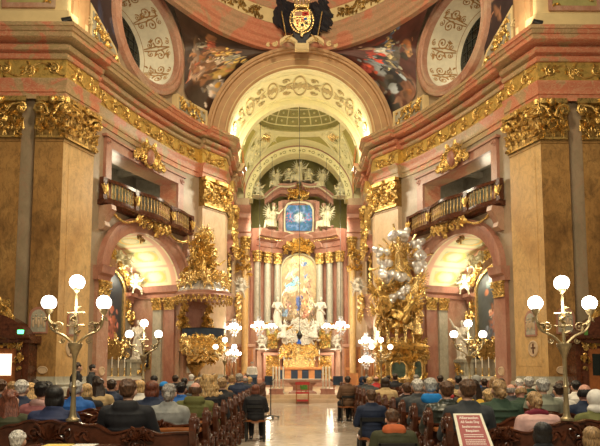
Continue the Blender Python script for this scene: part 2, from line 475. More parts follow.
def jog(segs, us):
    """us positions with n offsets, stepping sharply where a pilaster breaks the entablature forward"""
    out = []
    for u in us:
        e = .3 if any(a <= u <= b for a, b in segs) else 0.
        out.append((u, e))
    for a, b in segs:
        for q, e0, e1 in ((a, 0., .3), (b, .3, 0.)):
            if us[0] < q < us[-1]: out += [(q - (.001 if e0 == 0 else -0) , e0), (q + (.001 if e0 else 0), e1)]
    out.sort(key=lambda t: t[0]); return out
def nave_side(side):
    word = side; lr = 'left' if side == 'left' else 'right'
    # ---------------- walls
    b = MB()
    def arch_top(s):
        x = (s - 6.01) / 2.96
        return 5.95 + 2.2 * math.sqrt(max(0, 1 - x * x)) if abs(x) <= 1 else None
    def win(s):
        x = (s - 5.8) / 2.45
        return 2.25 * math.sqrt(max(0, 1 - x * x)) if abs(x) <= 1 else None
    ss = sorted(set([0, 10.35, WL] + [round(6.01 - 2.96 * cos(PI * k / 26), 4) for k in range(27)] + [round(5.8 - 2.45 * cos(PI * k / 24), 4) for k in range(25)] + [3.03, 8.48] + [round(.4 * k, 3) for k in range(31) if .4 * k < WL]))
    for i in range(len(ss) - 1):
        a, c = ss[i], ss[i + 1]; m = (a + c) / 2
        cols = []
        if 3.05 < m < 8.97: lo = (arch_top(a) or 5.95, arch_top(c) or 5.95)
        else: lo = (0, 0)
        if 3.03 < m < 8.48: cols += [(lo, (8.85, 8.85)), ((11.4, 11.4), (15.04, 15.04))]
        else: cols += [(lo, (15.04, 15.04))]
        if a < 10.36:
            if win(m) and win(m) > 0: 
                wa, wc = win(a) or 0, win(c) or 0
                cols += [((15.04, 15.04), (18.15 - wa, 18.15 - wc)), ((18.15 + wa, 18.15 + wc), (23, 23))]
            else: cols += [((15.04, 15.04), (23, 23))]
        for (z0, z1) in cols:
            b.add([W(a, z0[0]), W(c, z0[1]), W(c, z1[1]), W(a, z1[0])], [(0, 1, 2, 3)])
    b.add([FR(0, 0), FR(9.31, 0), FR(9.31, 23), FR(0, 23)], [(0, 1, 2, 3)])
    b.add([CH(0, 0), CH(7.8, 0), CH(7.8, 15.04), CH(0, 15.04)], [(0, 1, 2, 3)])
    tag(b.build('wall_' + lr, 'pinkgrey_marble', None, False), kind='structure')
    # ---------------- baseboard
    b = MB(); 
    for u0, u1 in ((2, A0 + 3.0), (A0 + 9.0, A0 + WL + 7.5)):
        us = [u0 + (u1 - u0) * k / 14 for k in range(15)]
        if u0 < A0 < u1: us += [A0]
        if u1 > A0 + WL: us += [A0 + WL]
        sweep(b, ALLP, [(0, 0), (.14, 0), (.14, .55), (.08, .68), (.05, 1.0), (0, 1.05)], [(u, 0) for u in sorted(us)])
    tag(b.build('baseboard_' + lr, 'green_marble'), kind='structure')
    # ---------------- pilasters
    def pilaster(u0, u1, label, shaft='ochre_marble', n=.3, z0=1.25, z1=10.62, z2=12.25, mp=ALLP, nu=1, basemat='green_marble', group=None, corner=None):
        c = mp((u0 + u1) / 2, 0, n / 2)
        t = thing('pilaster', label, 'pilaster', (c.x * SX, c.y, 0), 0, group)
        b = MB(); slab(b, mp, u0, u1, z0, z1 - .1, 0, n, nu); slab(b, mp, u0, u1, z1 - .1, z1, 0, n + .05, nu)
        slab(b, mp, u0 + .18, u1 - .18, z0 + .4, z1 - .5, n, n + .012, nu)
        b.build('shaft', shaft, t, False)
        b = MB(); sweep(b, mp, [(0, 0), (n + .16, 0), (n + .16, .75), (n + .08, .85), (n + .12, .95), (n + .02, 1.1), (n + .02, z0), (0, z0)], [(u0 + (u1 - u0) * k / max(1, nu), 0) for k in range(max(1, nu) + 1)])
        b.build('base', basemat, t)
        b = MB(); capital(b, lambda u, z, q=0.: mp(u, z, q + n), u0 + .02, u1 - .02, z1, z2, .2)
        cp = b.build('capital', 'gold', t)
        b = MB(); slab(b, mp, u0, u1, z1, z2, 0, n + .12, nu); b.build('bell', 'dark_gold', cp)  # darker bell puts the shade between the leaves into the colour
        return t
    pilaster(A0 - 1.1, A0, 'broad brown marble pilaster of the near pier at %s, gilded capital' % lr)
    pilaster(A0, A0 + 1.6, 'lit-tinted golden pilaster turned to the aisle on the near pier at %s' % lr, 'golden_marble', nu=3)  # paler marble here carries the brighter light of the aisle face
    pilaster(A0 - 3.4, A0 - 1.64, 'outermost brown marble pilaster of the %s near pier' % ('pulpit-side' if side == 'left' else 'saint-side'))
    pilaster(A0 + 10.35, A0 + WL, 'pale marble pilaster beside chancel arch, behind the %s' % ('golden pulpit' if side == 'left' else 'gilded saint'), 'beige_marble', nu=4)
    pilaster(A0 + WL, A0 + WL + 1.2, 'narrow marble pilaster inside chancel corner at %s' % lr, 'beige_marble')
    pilaster(.0, .95, 'thin pale marble pilaster inside the chancel, farther in at %s' % lr, 'beige_marble', mp=lambda u, z, n=0.: CH(u + 4.2, z, n))
    # ---------------- entablature
    o = ALLP(A0 + 6, 0, .3)
    t = thing('entablature', 'patchy pink stucco entablature with gilded frieze curving above the %s gallery' % lr, 'entablature', (o.x * SX, o.y, 0))
    segs = [(1.0, A0 + 1.75), (A0 + 10.25, A0 + WL + 1.35), (A0 + WL + 4.1, A0 + WL + 5.3)]
    us = sorted([2.0, A0, A0 + WL, A0 + WL + 7.6] + [A0 + WL * k / 40 for k in range(1, 40)])
    b = MB(); sweep(b, ALLP, COR, jog(segs, us)); b.build('cornice', 'stucco_marble', t)
    b = MB(); sweep(b, ALLP, ENT, jog(segs, us)); b.build('architrave', 'stucco_marble', t)
    b = MB(); sweep(b, ALLP, [(0, 13.04), (.04, 13.04), (.04, 13.87), (0, 13.87)], jog(segs, us)); fz = b.build('frieze', 'frieze_gold', t)
    b = MB()
    off = lambda d: (lambda u, z, n=0.: ALLP(u, z, n + d))
    rinceau(b, off(.34), 4.6, A0 - .05, 13.1, 13.81, .045, .02, 2); rinceau(b, off(.34), A0 + .05, A0 + 1.7, 13.1, 13.81, .04, .02, 3)
    rinceau(b, off(.05), A0 + 1.9, A0 + 10.1, 13.1, 13.81, .045, .02, 4); rinceau(b, off(.35), A0 + 10.3, A0 + WL - .05, 13.1, 13.81, .045, .02, 5)
    b.build('scroll_relief', 'gold', fz)
    # ---------------- attic above the cornice
    c = ALLP(7, 15.1, 0)
    t = thing('attic', 'cream attic wall with pink framed gilt relief above the %s near cornice' % lr, 'panel', (c.x * SX, c.y, 15.04))
    b = MB(); sweep(b, ALLP, [(0, 15.04), (.5, 15.04), (.5, 15.2), (.4, 15.25), (.38, 15.9), (.32, 15.95), (.2, 16.05), (.2, 23), (0, 23)], [(2.5, 0), (A0, 0), (A0 + .9, 0)])
    b.build('dado', 'cream_plaster', t)
    b = MB(); mp = off(.2)
    for (u0, u1, z0, z1) in ((A0 - 2.62, A0 - .5, 16.1, 16.3), (A0 - 2.62, A0 - 2.45, 16.3, 20), (A0 - .67, A0 - .5, 16.3, 20)): slab(b, mp, u0, u1, z0, z1, 0, .1)
    b.build('frame', 'rose_marble', t)
    b = MB(); slab(b, mp, A0 - 2.45, A0 - .67, 16.3, 19.5, 0, .03); pn = b.build('field', 'olive_stucco', t)
    b = MB(); clutter(b, mp, A0 - 2.3, A0 - .8, 16.4, 18.4, 46, .17, .028, .04, 5); b.build('relief', 'gold', pn)
    # spotlight on the cornice corner
    c = ALLP(A0 - .1, 15.04, .62)
    t = thing('spotlight', 'small black spotlight standing on the near cornice corner at %s' % lr, 'spotlight', (c.x * SX, c.y, 15.04))
    b = MB(); b.box(c.x - .12, c.x + .12, c.y - .08, c.y + .08, 15.04, 15.08); b.tube([(c.x, c.y, 15.08), (c.x, c.y, 15.22)], .025, 6); b.build('bracket', 'black_metal', t)
    b = MB(); b.tube([(c.x - .2, c.y, 15.3), (c.x + .16, c.y, 15.42)], [.14, .1], 12); b.build('lamp_head', 'black_metal', t)
    # moulded strips on the diagonal attic and spandrel picture next to it
    c = W(1.0, 16, 0)
    t = thing('attic_pier', 'tan moulded pier strip rising beside the %s oval window' % lr, 'pier', (c.x * SX, c.y, 15.04))
    b = MB(); slab(b, W, 0.05, .95, 15.04, 23, 0, .35, 2); slab(b, W, .3, .7, 15.6, 23, .35, .4); slab(b, W, .95, 1.25, 15.04, 23, 0, .15); b.build('strip', 'tan_plaster', t)
    b = MB(); curl(b, W, 1.12, 16.3, .25, .04, .2, 1.2, 1); b.build('volute', 'cream_plaster', t)
    rn = random.Random(3 if side == 'left' else 8)
    bl = [(rn.uniform(.2, .9), rn.uniform(.1, .9), rn.uniform(.06, .2), rn.uniform(.04, .12), rn.uniform(0, 3), rn.choice([(.25, .12, .07), (.12, .07, .06), (.34, .22, .14), (.05, .05, .09)])) for _ in range(9)]
    o = paint_sheet('spandrel_painting', lambda u, v: W(1.25 + 2.2 * u * (1 - .1 * v), 16.6 + 5 * v - 0.5 * u, .04), 50, 70, blobs_painter((.035, .022, .025), bl, 3, .35, 6, 60))
    tag(o, 'dark spandrel painting between the %s oval window and the attic pier' % lr, 'painting')
    c = W(2.5, 15.3, .06)
    t = thing('gilt_panel', 'gilt openwork panel on the sloping foot of the %s oval window, near side' % lr, 'panel', (c.x * SX, c.y, 15.04))
    b = MB(); b.prism([(1.35, 15.05), (4.0, 15.05), (3.2, 16.2), (1.35, 17.3)], lambda u, z: W(u, z, .0), lambda u, z: W(u, z, .1)); b.build('frame', 'cream_plaster', t)
    b = MB(); b.prism([(1.5, 15.3), (3.6, 15.3), (3.1, 16.05), (1.5, 17.0)], lambda u, z: W(u, z, .1), lambda u, z: W(u, z, .13)); f = b.build('field', 'green_marble', t)
    b = MB(); clutter(b, W, 1.6, 3.4, 15.35, 16.8, 40, .16, .03, .15, 9, lambda x, y: y < 1 - .75 * x); b.build('relief', 'gold', f)
    c = W(9.2, 15.3, .06)
    t = thing('gilt_panel', 'gilt scroll panel under the pendentive painting at %s' % lr, 'panel', (c.x * SX, c.y, 15.04))
    b = MB(); slab(b, W, 8.0, 10.6, 15.05, 16.15, 0, .35, 6); b.build('frame', 'cream_plaster', t)
    b = MB(); slab(b, W, 8.15, 10.4, 15.25, 15.98, .35, .38, 6); f = b.build('field', 'green_marble', t)
    b = MB(); clutter(b, W, 8.2, 10.3, 15.3, 15.95, 34, .15, .03, .4, 10); b.build('relief', 'gold', f)
    # ---------------- oval window in its deep splay
    t = thing('oval_window', 'oval window at %s, pink marble ring, cream splay painted with golden scrolls' % lr, 'window', ((c.x) * SX, c.y, 15.2))
    b = MB(); arcband(b, W, 5.8, 18.15, 2.43, 2.23, [(0, -.1), (0, .22), (.08, .28), (.2, .22), (.34, .3), (.5, .24), (.54, 0)], 0, 2 * PI, 56); b.build('ring', 'rose_marble', t)
    def splay(q, a):
        an = 2 * PI * a; k = 1 - .2 * q
        p = W(5.8 + 2.45 * cos(an), 18.15 + 2.25 * sin(an), -.05)
        e = CM(2.42 * k * cos(an) - .21, 18.15 + 2.25 * k * sin(an), -2.0)
        return p.lerp(e, q)
    b = MB(); b.grid(lambda q, a: splay(q, a), 6, 56, False, True); sp = b.build('splay', 'splay_plaster', t)
    b = MB()
    smap = lambda u, z, n=0.: splay(z / 2.2, u / 14.5) + (CM(-.21, 18.15, -1) - splay(z / 2.2, u / 14.5)).normalized() * n
    rn = random.Random(4)
    for k in range(9):
        u = 14.5 * (k + .5) / 9
        for sg in (-1, 1):
            curl(b, smap, u + sg * .36, .95, .34, .05, .0, 1.5, sg, PI / 2, 4, 14); curl(b, smap, u + sg * .26, 1.55, .2, .04, .0, 1.3, -sg, 0, 4, 10); curl(b, smap, u + sg * .3, .4, .18, .035, .0, 1.3, -sg, 0, 4, 10)
            b.tube([smap(u, .3, 0), smap(u + sg * .12, 1.1, 0), smap(u + sg * .05, 1.9, 0)], .035, 4)
        for q in range(6): leaf(b, smap, u + rn.uniform(-.5, .5), rn.uniform(.3, 1.8), rn.uniform(0, 6), .3, .07, .0, .02)
    b.tube([smap(14.5 * k / 60, 1.95, 0) for k in range(61)], .02, 4)
    b.build('painted_scrolls', 'scroll_paint', sp)
    b = MB(); b.rings([[CM(-.21 + 2.42 * .8 * cos(2 * PI * k / 40) * q, 18.15 + 2.25 * .8 * sin(2 * PI * k / 40) * q, -2.0) for k in range(40)] for q in (1, .01)], cap=False)
    b.build('glass', 'night_glass', t)
    b = MB()
    for k in range(-3, 4):
        h = math.sqrt(max(.01, 1 - (k / 4) ** 2)) * 1.76
        b.tube([CM(-.21 + k * .46, 18.15 - h, -1.97), CM(-.21 + k * .46, 18.15 + h, -1.97)], .02, 4)
        b.tube([CM(-.21 - h, 18.15 + k * .43, -1.97), CM(-.21 + h, 18.15 + k * .43, -1.97)], .02, 4)
    b.build('glazing_bars', 'leading', t)
    # ---------------- gallery behind the balcony
    b = MB()
    e0 = lambda s, z, d: W(s, z, 0) - CHN * d
    a, c = 3.03, 8.48
    for d in (0,):
        b.add([e0(a, 8.85, 0), e0(a, 11.4, 0), e0(a, 11.4, 1.0), e0(a, 8.85, 1.0)], [(0, 1, 2, 3)])
        b.add([e0(c, 8.85, 0), e0(c, 11.4, 0), e0(c, 11.4, 1.0), e0(c, 8.85, 1.0)], [(0, 1, 2, 3)])
    us = [a + (c - a) * k / 12 for k in range(13)]
    for k in range(12):
        for z in (8.85, 11.4):
            b.add([e0(us[k], z, 0), e0(us[k + 1], z, 0), e0(us[k + 1], z, 1.0), e0(us[k], z, 1.0)], [(0, 1, 2, 3)])
    tag(b.build('wall_gallery_reveal_' + lr, 'warm_stucco', None, False), kind='structure')
    b = MB()
    q = lambda u, z, n: CM(u, z, n)
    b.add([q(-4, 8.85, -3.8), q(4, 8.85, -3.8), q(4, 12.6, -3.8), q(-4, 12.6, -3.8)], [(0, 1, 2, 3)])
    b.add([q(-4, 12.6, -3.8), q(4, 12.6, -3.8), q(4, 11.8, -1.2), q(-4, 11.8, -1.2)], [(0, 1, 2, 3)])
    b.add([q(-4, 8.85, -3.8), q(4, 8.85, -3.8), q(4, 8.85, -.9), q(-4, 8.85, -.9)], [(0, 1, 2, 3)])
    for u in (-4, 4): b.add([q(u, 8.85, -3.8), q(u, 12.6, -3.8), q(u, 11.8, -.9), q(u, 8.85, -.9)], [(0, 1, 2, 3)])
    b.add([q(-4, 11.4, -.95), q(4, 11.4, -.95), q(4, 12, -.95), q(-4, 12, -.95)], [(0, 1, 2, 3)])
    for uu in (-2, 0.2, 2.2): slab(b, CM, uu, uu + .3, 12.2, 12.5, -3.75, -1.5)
    tag(b.build('wall_gallery_' + lr, 'gallery_grey', None, False), kind='structure')
    t = thing('gallery_window', 'pale glazed panel window deep inside the %s gallery above the balcony' % lr, 'window', (CM(2.6, 0, -3.7).x * SX, CM(2.6, 0, -3.7).y, 9.0))
    b = MB()
    for (u0, u1, z0, z1) in ((1.9, 3.5, 9.2, 9.35), (1.9, 3.5, 11.5, 11.65), (1.9, 2.05, 9.2, 11.6), (3.35, 3.5, 9.2, 11.6), (2.65, 2.75, 9.3, 11.5)): slab(b, CM, u0, u1, z0, z1, -3.79, -3.7)
    b.build('frame', 'ivory_stucco', t)
    b = MB(); slab(b, CM, 2, 3.4, 9.3, 11.5, -3.79, -3.76); b.build('pane', 'pale_glass', t)
    # pink frame round the gallery opening with volutes and a gilt cartouche
    c = W(5.8, 0, .1)
    t = thing('gallery_frame', 'pink marble frame of the %s gallery opening with gilt cartouche on top' % lr, 'frame', (c.x * SX, c.y, 8.85))
    b = MB(); m = lambda u, z, n=0.: W(u, z, n)
    slab(b, m, 2.62, 3.03, 8.85, 11.85, 0, .16, 2); slab(b, m, 8.48, 8.95, 8.85, 11.85, 0, .16, 2); slab(b, m, 3.03, 8.48, 11.4, 11.82, 0, .16, 14)
    slab(b, m, 2.5, 9.07, 11.82, 11.93, 0, .24, 14)
    for uu in (2.75, 8.8): curl(b, m, uu, 11.62, .17, .05, .17, 1.3, 1 if uu < 5 else -1)
    b.build('surround', 'pink_marble', t)
    b = MB(); 
    b.blob(W(5.85, 11.95, .22), (.3, .3, .42), 12, 8); b.build('cartouche_boss', 'pink_marble', t)
    b = MB()
    for sg in (-1, 1):
        for k, (du, dz, sz) in enumerate(((.5, .1, .3), (.35, .5, .2), (.9, -.15, .24), (.45, -.35, .2), (1.15, -.3, .15))):
            curl(b, m, 5.85 + sg * du, 12.0 + dz, sz, .06, .3, 1.3, sg, k)
            for q in range(3): leaf(b, m, 5.85 + sg * du, 12.0 + dz, k + q * 2, sz * 1.6, .08, .3, .08)
    b.tube([W(5.85 + .42 * cos(k * PI / 8), 11.97 + .52 * sin(k * PI / 8), .26) for k in range(17)], .07, 6)
    b.build('cartouche_scrolls', 'gold', t)
    # ---------------- balcony
    c = W(6, 0, .5)
    t = thing('balcony', 'dark carved wood balcony with gilt balusters bulging over the %s chapel arch' % lr, 'balcony', (c.x * SX, c.y, 8.85))
    def bulge(u):
        x = (u - 5.95) / 3.65; return .5 + .2 * cos(min(1, abs(x)) * PI) + .07 * cos(x * 3 * PI)
    us = [2.3 + 7.3 * k / 44 for k in range(45)]
    B = lambda u, z, n=0.: W(u, z, bulge(u) + n)
    b = MB(); b.rings([[W(u, 8.68, 0), W(u, 8.68, bulge(u) - .1), W(u, 8.78, bulge(u) + .08), W(u, 8.9, bulge(u) + .1), W(u, 8.9, 0)] for u in us])
    b.build('floor_slab', 'dark_wood', t)
    b = MB(); slab(b, B, 2.3, 9.6, 9.72, 9.86, -.12, .1, 44); slab(b, B, 2.3, 9.6, 8.9, 9.02, -.09, .06, 44); b.build('rail', 'dark_wood', t)
    for uu in (2.36, 4.45, 7.45, 9.54):
        b = MB(); slab(b, B, uu - .12, uu + .12, 8.9, 9.86, -.1, .11); ps = b.build('post', 'dark_wood', t)
        b = MB()
        for k in range(3): leaf(b, B, uu, 9.15, PI / 2 - .25 + (k - 1) * .5, .45, .07, .12, .05)
        curl(b, B, uu, 9.15, .1, .03, .13, 1.2, 1)
        b.build('post_ornament', 'gold', ps)
    k = 0; bal = None
    for i in range(36):
        u = 2.36 + 7.18 * (i + .5) / 36
        if min(abs(u - q) for q in (2.36, 4.45, 7.45, 9.54)) < .15: continue
        p = B(u, 9.02, 0)
        if bal is None:
            bb = MB(); bb.lathe([(.03, 0), (.045, .03), (.018, .08), (.05, .2), (.045, .28), (.016, .42), (.035, .5), (.016, .56), (.04, .67), (.03, .7)], 8, p)
            bal = bb.build('baluster', 'old_gold', t); b0 = p
        else:
            o = bal.copy(); COL.objects.link(o); d = p - b0
            o.location = (d.x * SX, d.y, d.z)
    for uu in (2.6, 9.3):
        b = MB(); b.prism([(0, 8.66), (.62, 8.66), (.66, 8.45), (.45, 8.2), (.3, 7.95), (.36, 7.75), (.2, 7.6), (0, 7.6)], lambda n, z: W(uu - .17, z, n), lambda n, z: W(uu + .17, z, n))
        b.build('corbel', 'rose_marble', t)
    b = MB()
    clutter(b, lambda u, z, n=0.: W(u, z, .22 + (z - 7.9) * .3 + n), 4.6, 7.4, 8.1, 8.68, 50, .16, .035, .05, 6, lambda x, y: y > abs(x - .5) * 1.4)
    b.tube([W(2.7 + 2.0 * k / 8, 8.5 - .3 * sin(PI * k / 8), .4) for k in range(9)], .06, 6); b.tube([W(7.3 + 2.0 * k / 8, 8.5 - .3 * sin(PI * k / 8), .4) for k in range(9)], .06, 6)
    b.build('garland', 'gold', t)
    # ---------------- chapel shell
    b = MB(); N = 36
    def vault(a, q):
        u = HW * cos(PI * (1 - a)); z = 5.95 + 2.2 * sin(PI * a); n0 = wall_n(u)
        return CM(u, z, n0 + (-DEP - n0) * q)
    def vcol(a, q):
        cr_, gr, pk, yl = (.84, .78, .50), (.60, .62, .36), (.80, .50, .36), (.84, .60, .20)
        ph = (a * 6) % 1; d = abs(ph - .5) * 2; c = cr_
        band = min(abs(q - .12), abs(q - .9))
        if band < .05 or d > .9: c = pk
        elif d < .55 and .25 < q < .78:
            c = gr
            r = math.hypot((ph - .5) * 2.2, (q - .5) * 3.2)
            if .55 < r < .75: c = yl
            elif r < .4: c = cr_
        n = mnoise.noise(Vector((a * 12, q * 6, 2))); return [x * (1 + .1 * n) for x in c]
    o = paint_sheet('ceiling_chapel_' + lr, lambda u, v: vault(u, v), 120, 50, vcol, 'fresco'); tag(o, kind='structure')
    b = MB()
    nz = lambda u: wall_n(u)
    b.add([CM(-HW, 0, -DEP), CM(HW, 0, -DEP)] + [CM(HW * cos(PI * k / 24), 5.95 + 2.2 * sin(PI * k / 24), -DEP) for k in range(25)], [tuple(range(27))])
    b.add([CM(-HW, 0, 0), CM(-HW, 0, -DEP), CM(-HW, 5.95, -DEP), CM(-HW, 5.95, 0)], [(0, 1, 2, 3)])
    b.add([CM(HW, 0, 0), CM(HW, 0, -DEP), CM(HW, 5.95, -DEP), CM(HW, 5.95, 0)], [(0, 1, 2, 3)])
    tag(b.build('wall_chapel_' + lr, 'rose_marble', None, False), kind='structure')
    # arch frame, imposts and jamb pilasters
    c = W(6, 0, .1)
    t = thing('chapel_arch', 'pink marble arch moulding of the %s side chapel below the balcony' % lr, 'arch', (c.x * SX, c.y, 0))
    b = MB(); arcband(b, W, 6.01, 5.95, 2.93, 2.18, [(0, -.1), (0, .16), (.1, .2), (.45, .2), (.5, .28), (.68, .28), (.7, 0)], 0, PI, 40); b.build('archivolt', 'pink_marble', t)
    IMP = [(0, 5.35), (.12, 5.35), (.14, 5.55), (.3, 5.65), (.34, 5.9), (.38, 5.98), (0, 5.98)]
    for u0, u1 in ((2.15, 3.05), (8.97, 9.85)):
        b = MB(); sweep(b, W, [(n + .15, z) if n else (0, z) for n, z in IMP], [(u0, 0), (u1, 0)]); b.build('impost', 'pink_marble', t)
        b = MB(); slab(b, W, u0 + .12, u1, 0, 5.35, 0, .2); slab(b, W, u0, u1, 0, .9, 0, .28); b.build('jamb', 'rose_marble' if SX > 0 else 'pink_marble', t)
        b = MB(); capital(b, lambda u, z, n=0.: W(u, z, n + .2), u0 + .15, u1 - .05, 4.65, 5.35, .1, nl=3); b.build('capital', 'gold', t)
        b = MB(); m2 = flatmap(W((u0 + u1) / 2 + .05, 1.45, .2), CHE, CHN)
        b.rings([[m2(r * cos(2 * PI * k / 16), r * 1.0 * sin(2 * PI * k / 16), n) for k in range(16)] for r, n in ((.2, 0), (.2, .04), (.15, .06), (.13, .03))]); b.build('medallion', 'beige_marble', t)
    for sg in (-1, 1):
        SMm = flatmap(CM(sg * HW, 0, 0), -CHN, CHE * -sg)
        b = MB(); sweep(b, SMm, IMP, [(-.02, 0), (DEP, 0)]); b.build('inner_cornice', 'pink_marble', t)
        for (d0, d1, mt) in ((.25, .85, 'pink_marble'), (1.05, 1.6, 'green_marble')):
            b = MB(); slab(b, SMm, d0, d1, 0, 4.7, 0, .14); b.build('inner_pilaster', mt, t)
            b = MB(); capital(b, lambda u, z, n=0.: SMm(u, z, n + .14), d0, d1, 4.7, 5.35, .1, nl=3); b.build('inner_capital', 'gold', t)
    # hanging little ornament at the crown of the vault
    p = CM(.15, 8.0, -.5)
    t = thing('vault_rosette', 'dark little crest hanging at the crown of the %s chapel arch' % lr, 'ornament', (p.x * SX, p.y, p.z))
    b = MB(); m = flatmap(p, CHE, CHN); curl(b, m, -.18, 0, .15, .04, 0, 1.2, 1); curl(b, m, .18, 0, .15, .04, 0, 1.2, -1); b.tube([m(0, .18, 0), m(0, -.25, 0)], [.07, .03], 6); b.build('crest', 'dark_gold', t)
    # ---------------- chapel altar
    c = CM(0, 0, -DEP + .4)
    t = thing('side_altar', 'marble side altar with large dark painting in the %s chapel' % lr, 'altar', (c.x * SX, c.y, 0))
    b = MB(); slab(b, CM, -2.5, 2.5, 0, 2.05, -DEP, -DEP + .5); slab(b, CM, -2.55, 2.55, 1.9, 2.05, -DEP, -DEP + .58); b.build('pedestal', 'grey_marble', t)
    if side == 'left':
        bl = [(.75, .35, .12, .16, .3, (.30, .10, .07)), (.7, .55, .07, .05, 0, (.55, .36, .24)), (.5, .5, .16, .2, 0, (.12, .10, .12)), (.45, .72, .06, .05, 0, (.5, .34, .24)), (.3, .4, .14, .2, .4, (.22, .13, .08)), (.82, .2, .1, .1, 0, (.35, .12, .08)), (.6, .85, .1, .06, 0, (.3, .25, .2))]; bg = (.025, .03, .04)
    else:
        bl = [(.5, .85, .3, .1, 0, (.42, .62, .62)), (.3, .8, .1, .1, 0, (.62, .74, .70)), (.45, .55, .14, .16, .2, (.14, .10, .09)), (.6, .3, .18, .16, 0, (.34, .14, .09)), (.3, .4, .08, .1, 0, (.55, .34, .22)), (.7, .5, .06, .05, 0, (.6, .4, .28)), (.25, .62, .09, .06, 1, (.48, .22, .15)), (.75, .2, .1, .12, 0, (.10, .12, .16))]; bg = (.07, .08, .08)
    def pt(u, v):
        x = -1.75 + 3.5 * u; top = 5.6 + 1.2 * math.sqrt(max(0, 1 - (x / 1.8) ** 2)); return CM(x, 2.3 + (top - 2.3) * v, -DEP + .3)
    pa = paint_sheet('painting', pt, 90, 110, blobs_painter(bg, bl, 5, .35, 6, 120), 'oil_paint', t)
    b = MB(); b.rings([[CM(x + dx, z + dz, n) for dx, dz, n in ((0, 0, -DEP + .28), (0, 0, -DEP + .42), (ox, oz, -DEP + .42), (ox, oz, -DEP + .1))]
        for x, z, ox, oz in [(1.75, 2.25, .16, -.1), (1.75, 5.6, .16, .05)] + [(1.75 * cos(a), 5.6 + 1.2 * sin(a), .16 * cos(a), .16 * sin(a)) for a in [PI * k / 16 for k in range(1, 16)]] + [(-1.75, 5.6, -.16, .05), (-1.75, 2.25, -.16, -.1)]])
    b.build('frame', 'bright_gold', t)
    for sg in (-1, 1):
        b = MB(); slab(b, CM, sg * 2.32 - .2, sg * 2.32 + .2, 2.05, 5.3, -DEP, -DEP + .35); b.build('pier', 'grey_marble' if side == 'left' else 'green_marble', t)
        b = MB(); slab(b, CM, sg * 2.32 - .32, sg * 2.32 + .32, 5.3, 5.42, -DEP, -DEP + .5); slab(b, CM, sg * 2.32 - .4, sg * 2.32 + .4, 5.42, 5.62, -DEP, -DEP + .62); slab(b, CM, sg * 2.32 - .25, sg * 2.32 + .25, 5.1, 5.3, -DEP, -DEP + .42); b.build('pier_entablature', 'pink_marble', t)
        b = MB(); clutter(b, CM, sg * 2.32 - .28, sg * 2.32 + .28, 3.9, 5.2, 22, .16, .035, -DEP + .38, 3); b.build('pier_ornament', 'gold', t)
        b = MB()
        for k in range(10):
            a = PI * (.1 + .42 * k / 9); uu = 2.1 * cos(a); zz = 5.5 + 2.0 * sin(a)
            curl(b, CM, sg * uu, zz, .24, .07, -DEP + .5, 1.3, sg, k)
            leaf(b, CM, sg * uu, zz, a + k, .4, .12, -DEP + .5, .1)
        b.build('pediment_scrolls', 'gold', t)
    b = MB(); slab(b, CM, -1.3, 1.3, 2.05, 3.0, -DEP + .3, -DEP + .7); b.build('tabernacle', 'dark_gold', t)
    b = MB(); clutter(b, CM, -1.25, 2.0, 2.1, 3.1, 60, .2, .035, -DEP + .6, 13); b.build('gilt_ornament', 'bright_gold', t)
    c = CM(.4, 0, -DEP + 1.0)
    t = thing('chapel_altar_table', 'red-fronted altar table with white cloth in the %s chapel' % lr, 'altar', (c.x * SX, c.y, 0))
    b = MB(); slab(b, CM, -1.3, 2.0, 0, 1.12, -DEP + .6, -DEP + 1.45); b.build('body', 'pink_marble', t)
    b = MB(); slab(b, CM, -1.35, 2.05, 1.12, 1.18, -DEP + .58, -DEP + 1.5); slab(b, CM, -1.35, 2.05, 1.0, 1.18, -DEP + 1.47, -DEP + 1.5); b.build('cloth', 'paper', t)
    first = None
    for k in range(6):
        p = CM(-.6 + .5 * k, 1.18, -DEP + .85)
        if first is None:
            t = thing('altar_candle', 'one of the thin candles standing on the altar table in the %s chapel' % lr, 'candle', (p.x * SX, p.y, p.z), 0, 'candles on the %s chapel altar' % lr)
            bb = MB(); bb.lathe([(.08, 0), (.09, .02), (.03, .08), (.04, .2), (.02, .32), (.05, .4), (.05, .42)], 10, p); bb.build('holder', 'bright_gold', t)
            bb = MB(); bb.lathe([(.022, .42), (.022, .95), (.004, .98)], 8, p); bb.build('wax', 'white_wax', t); first = t
        else:
            d = dup(first); d.location = (p.x * SX, p.y, p.z)
    if side == 'left':
        # framed portrait and a small notice on the far chapel reveal
        SMm = flatmap(CM(HW, 0, 0), -CHN, CHE * -1)
        c = SMm(2.0, 3.0, .1)
        t = thing('portrait', 'small framed portrait of a dark-clothed person on the chapel reveal near pulpit', 'picture', (c.x, c.y, 1.7))
        b = MB(); slab(b, SMm, 1.75, 2.35, 1.55, 2.55, 0, .08); b.build('frame', 'bright_gold', t)
        paint_sheet('canvas', lambda u, v: SMm(1.83 + .44 * u, 1.64 + .82 * v, .085), 24, 30, blobs_painter((.03, .02, .015), [(.5, .25, .35, .3, 0, (.03, .03, .05)), (.5, .68, .13, .14, 0, (.55, .36, .26)), (.5, .82, .13, .05, 0, (.45, .42, .4))], 4, .2, 6), 'oil_paint', t)
        m = W; c = W(9.6, 1.7, .2)
        t = thing('notice', 'small white notice sheet on the pink pier left of the pulpit', 'notice', (c.x, c.y, 1.4))
        b = MB(); slab(b, W, 9.3, 9.6, 1.35, 1.75, .281, .3); b.build('sheet', 'paper', t)
SXn = {1: 'left', -1: 'right'}
for SX in (1, -1): nave_side(SXn[SX])
SX = 1
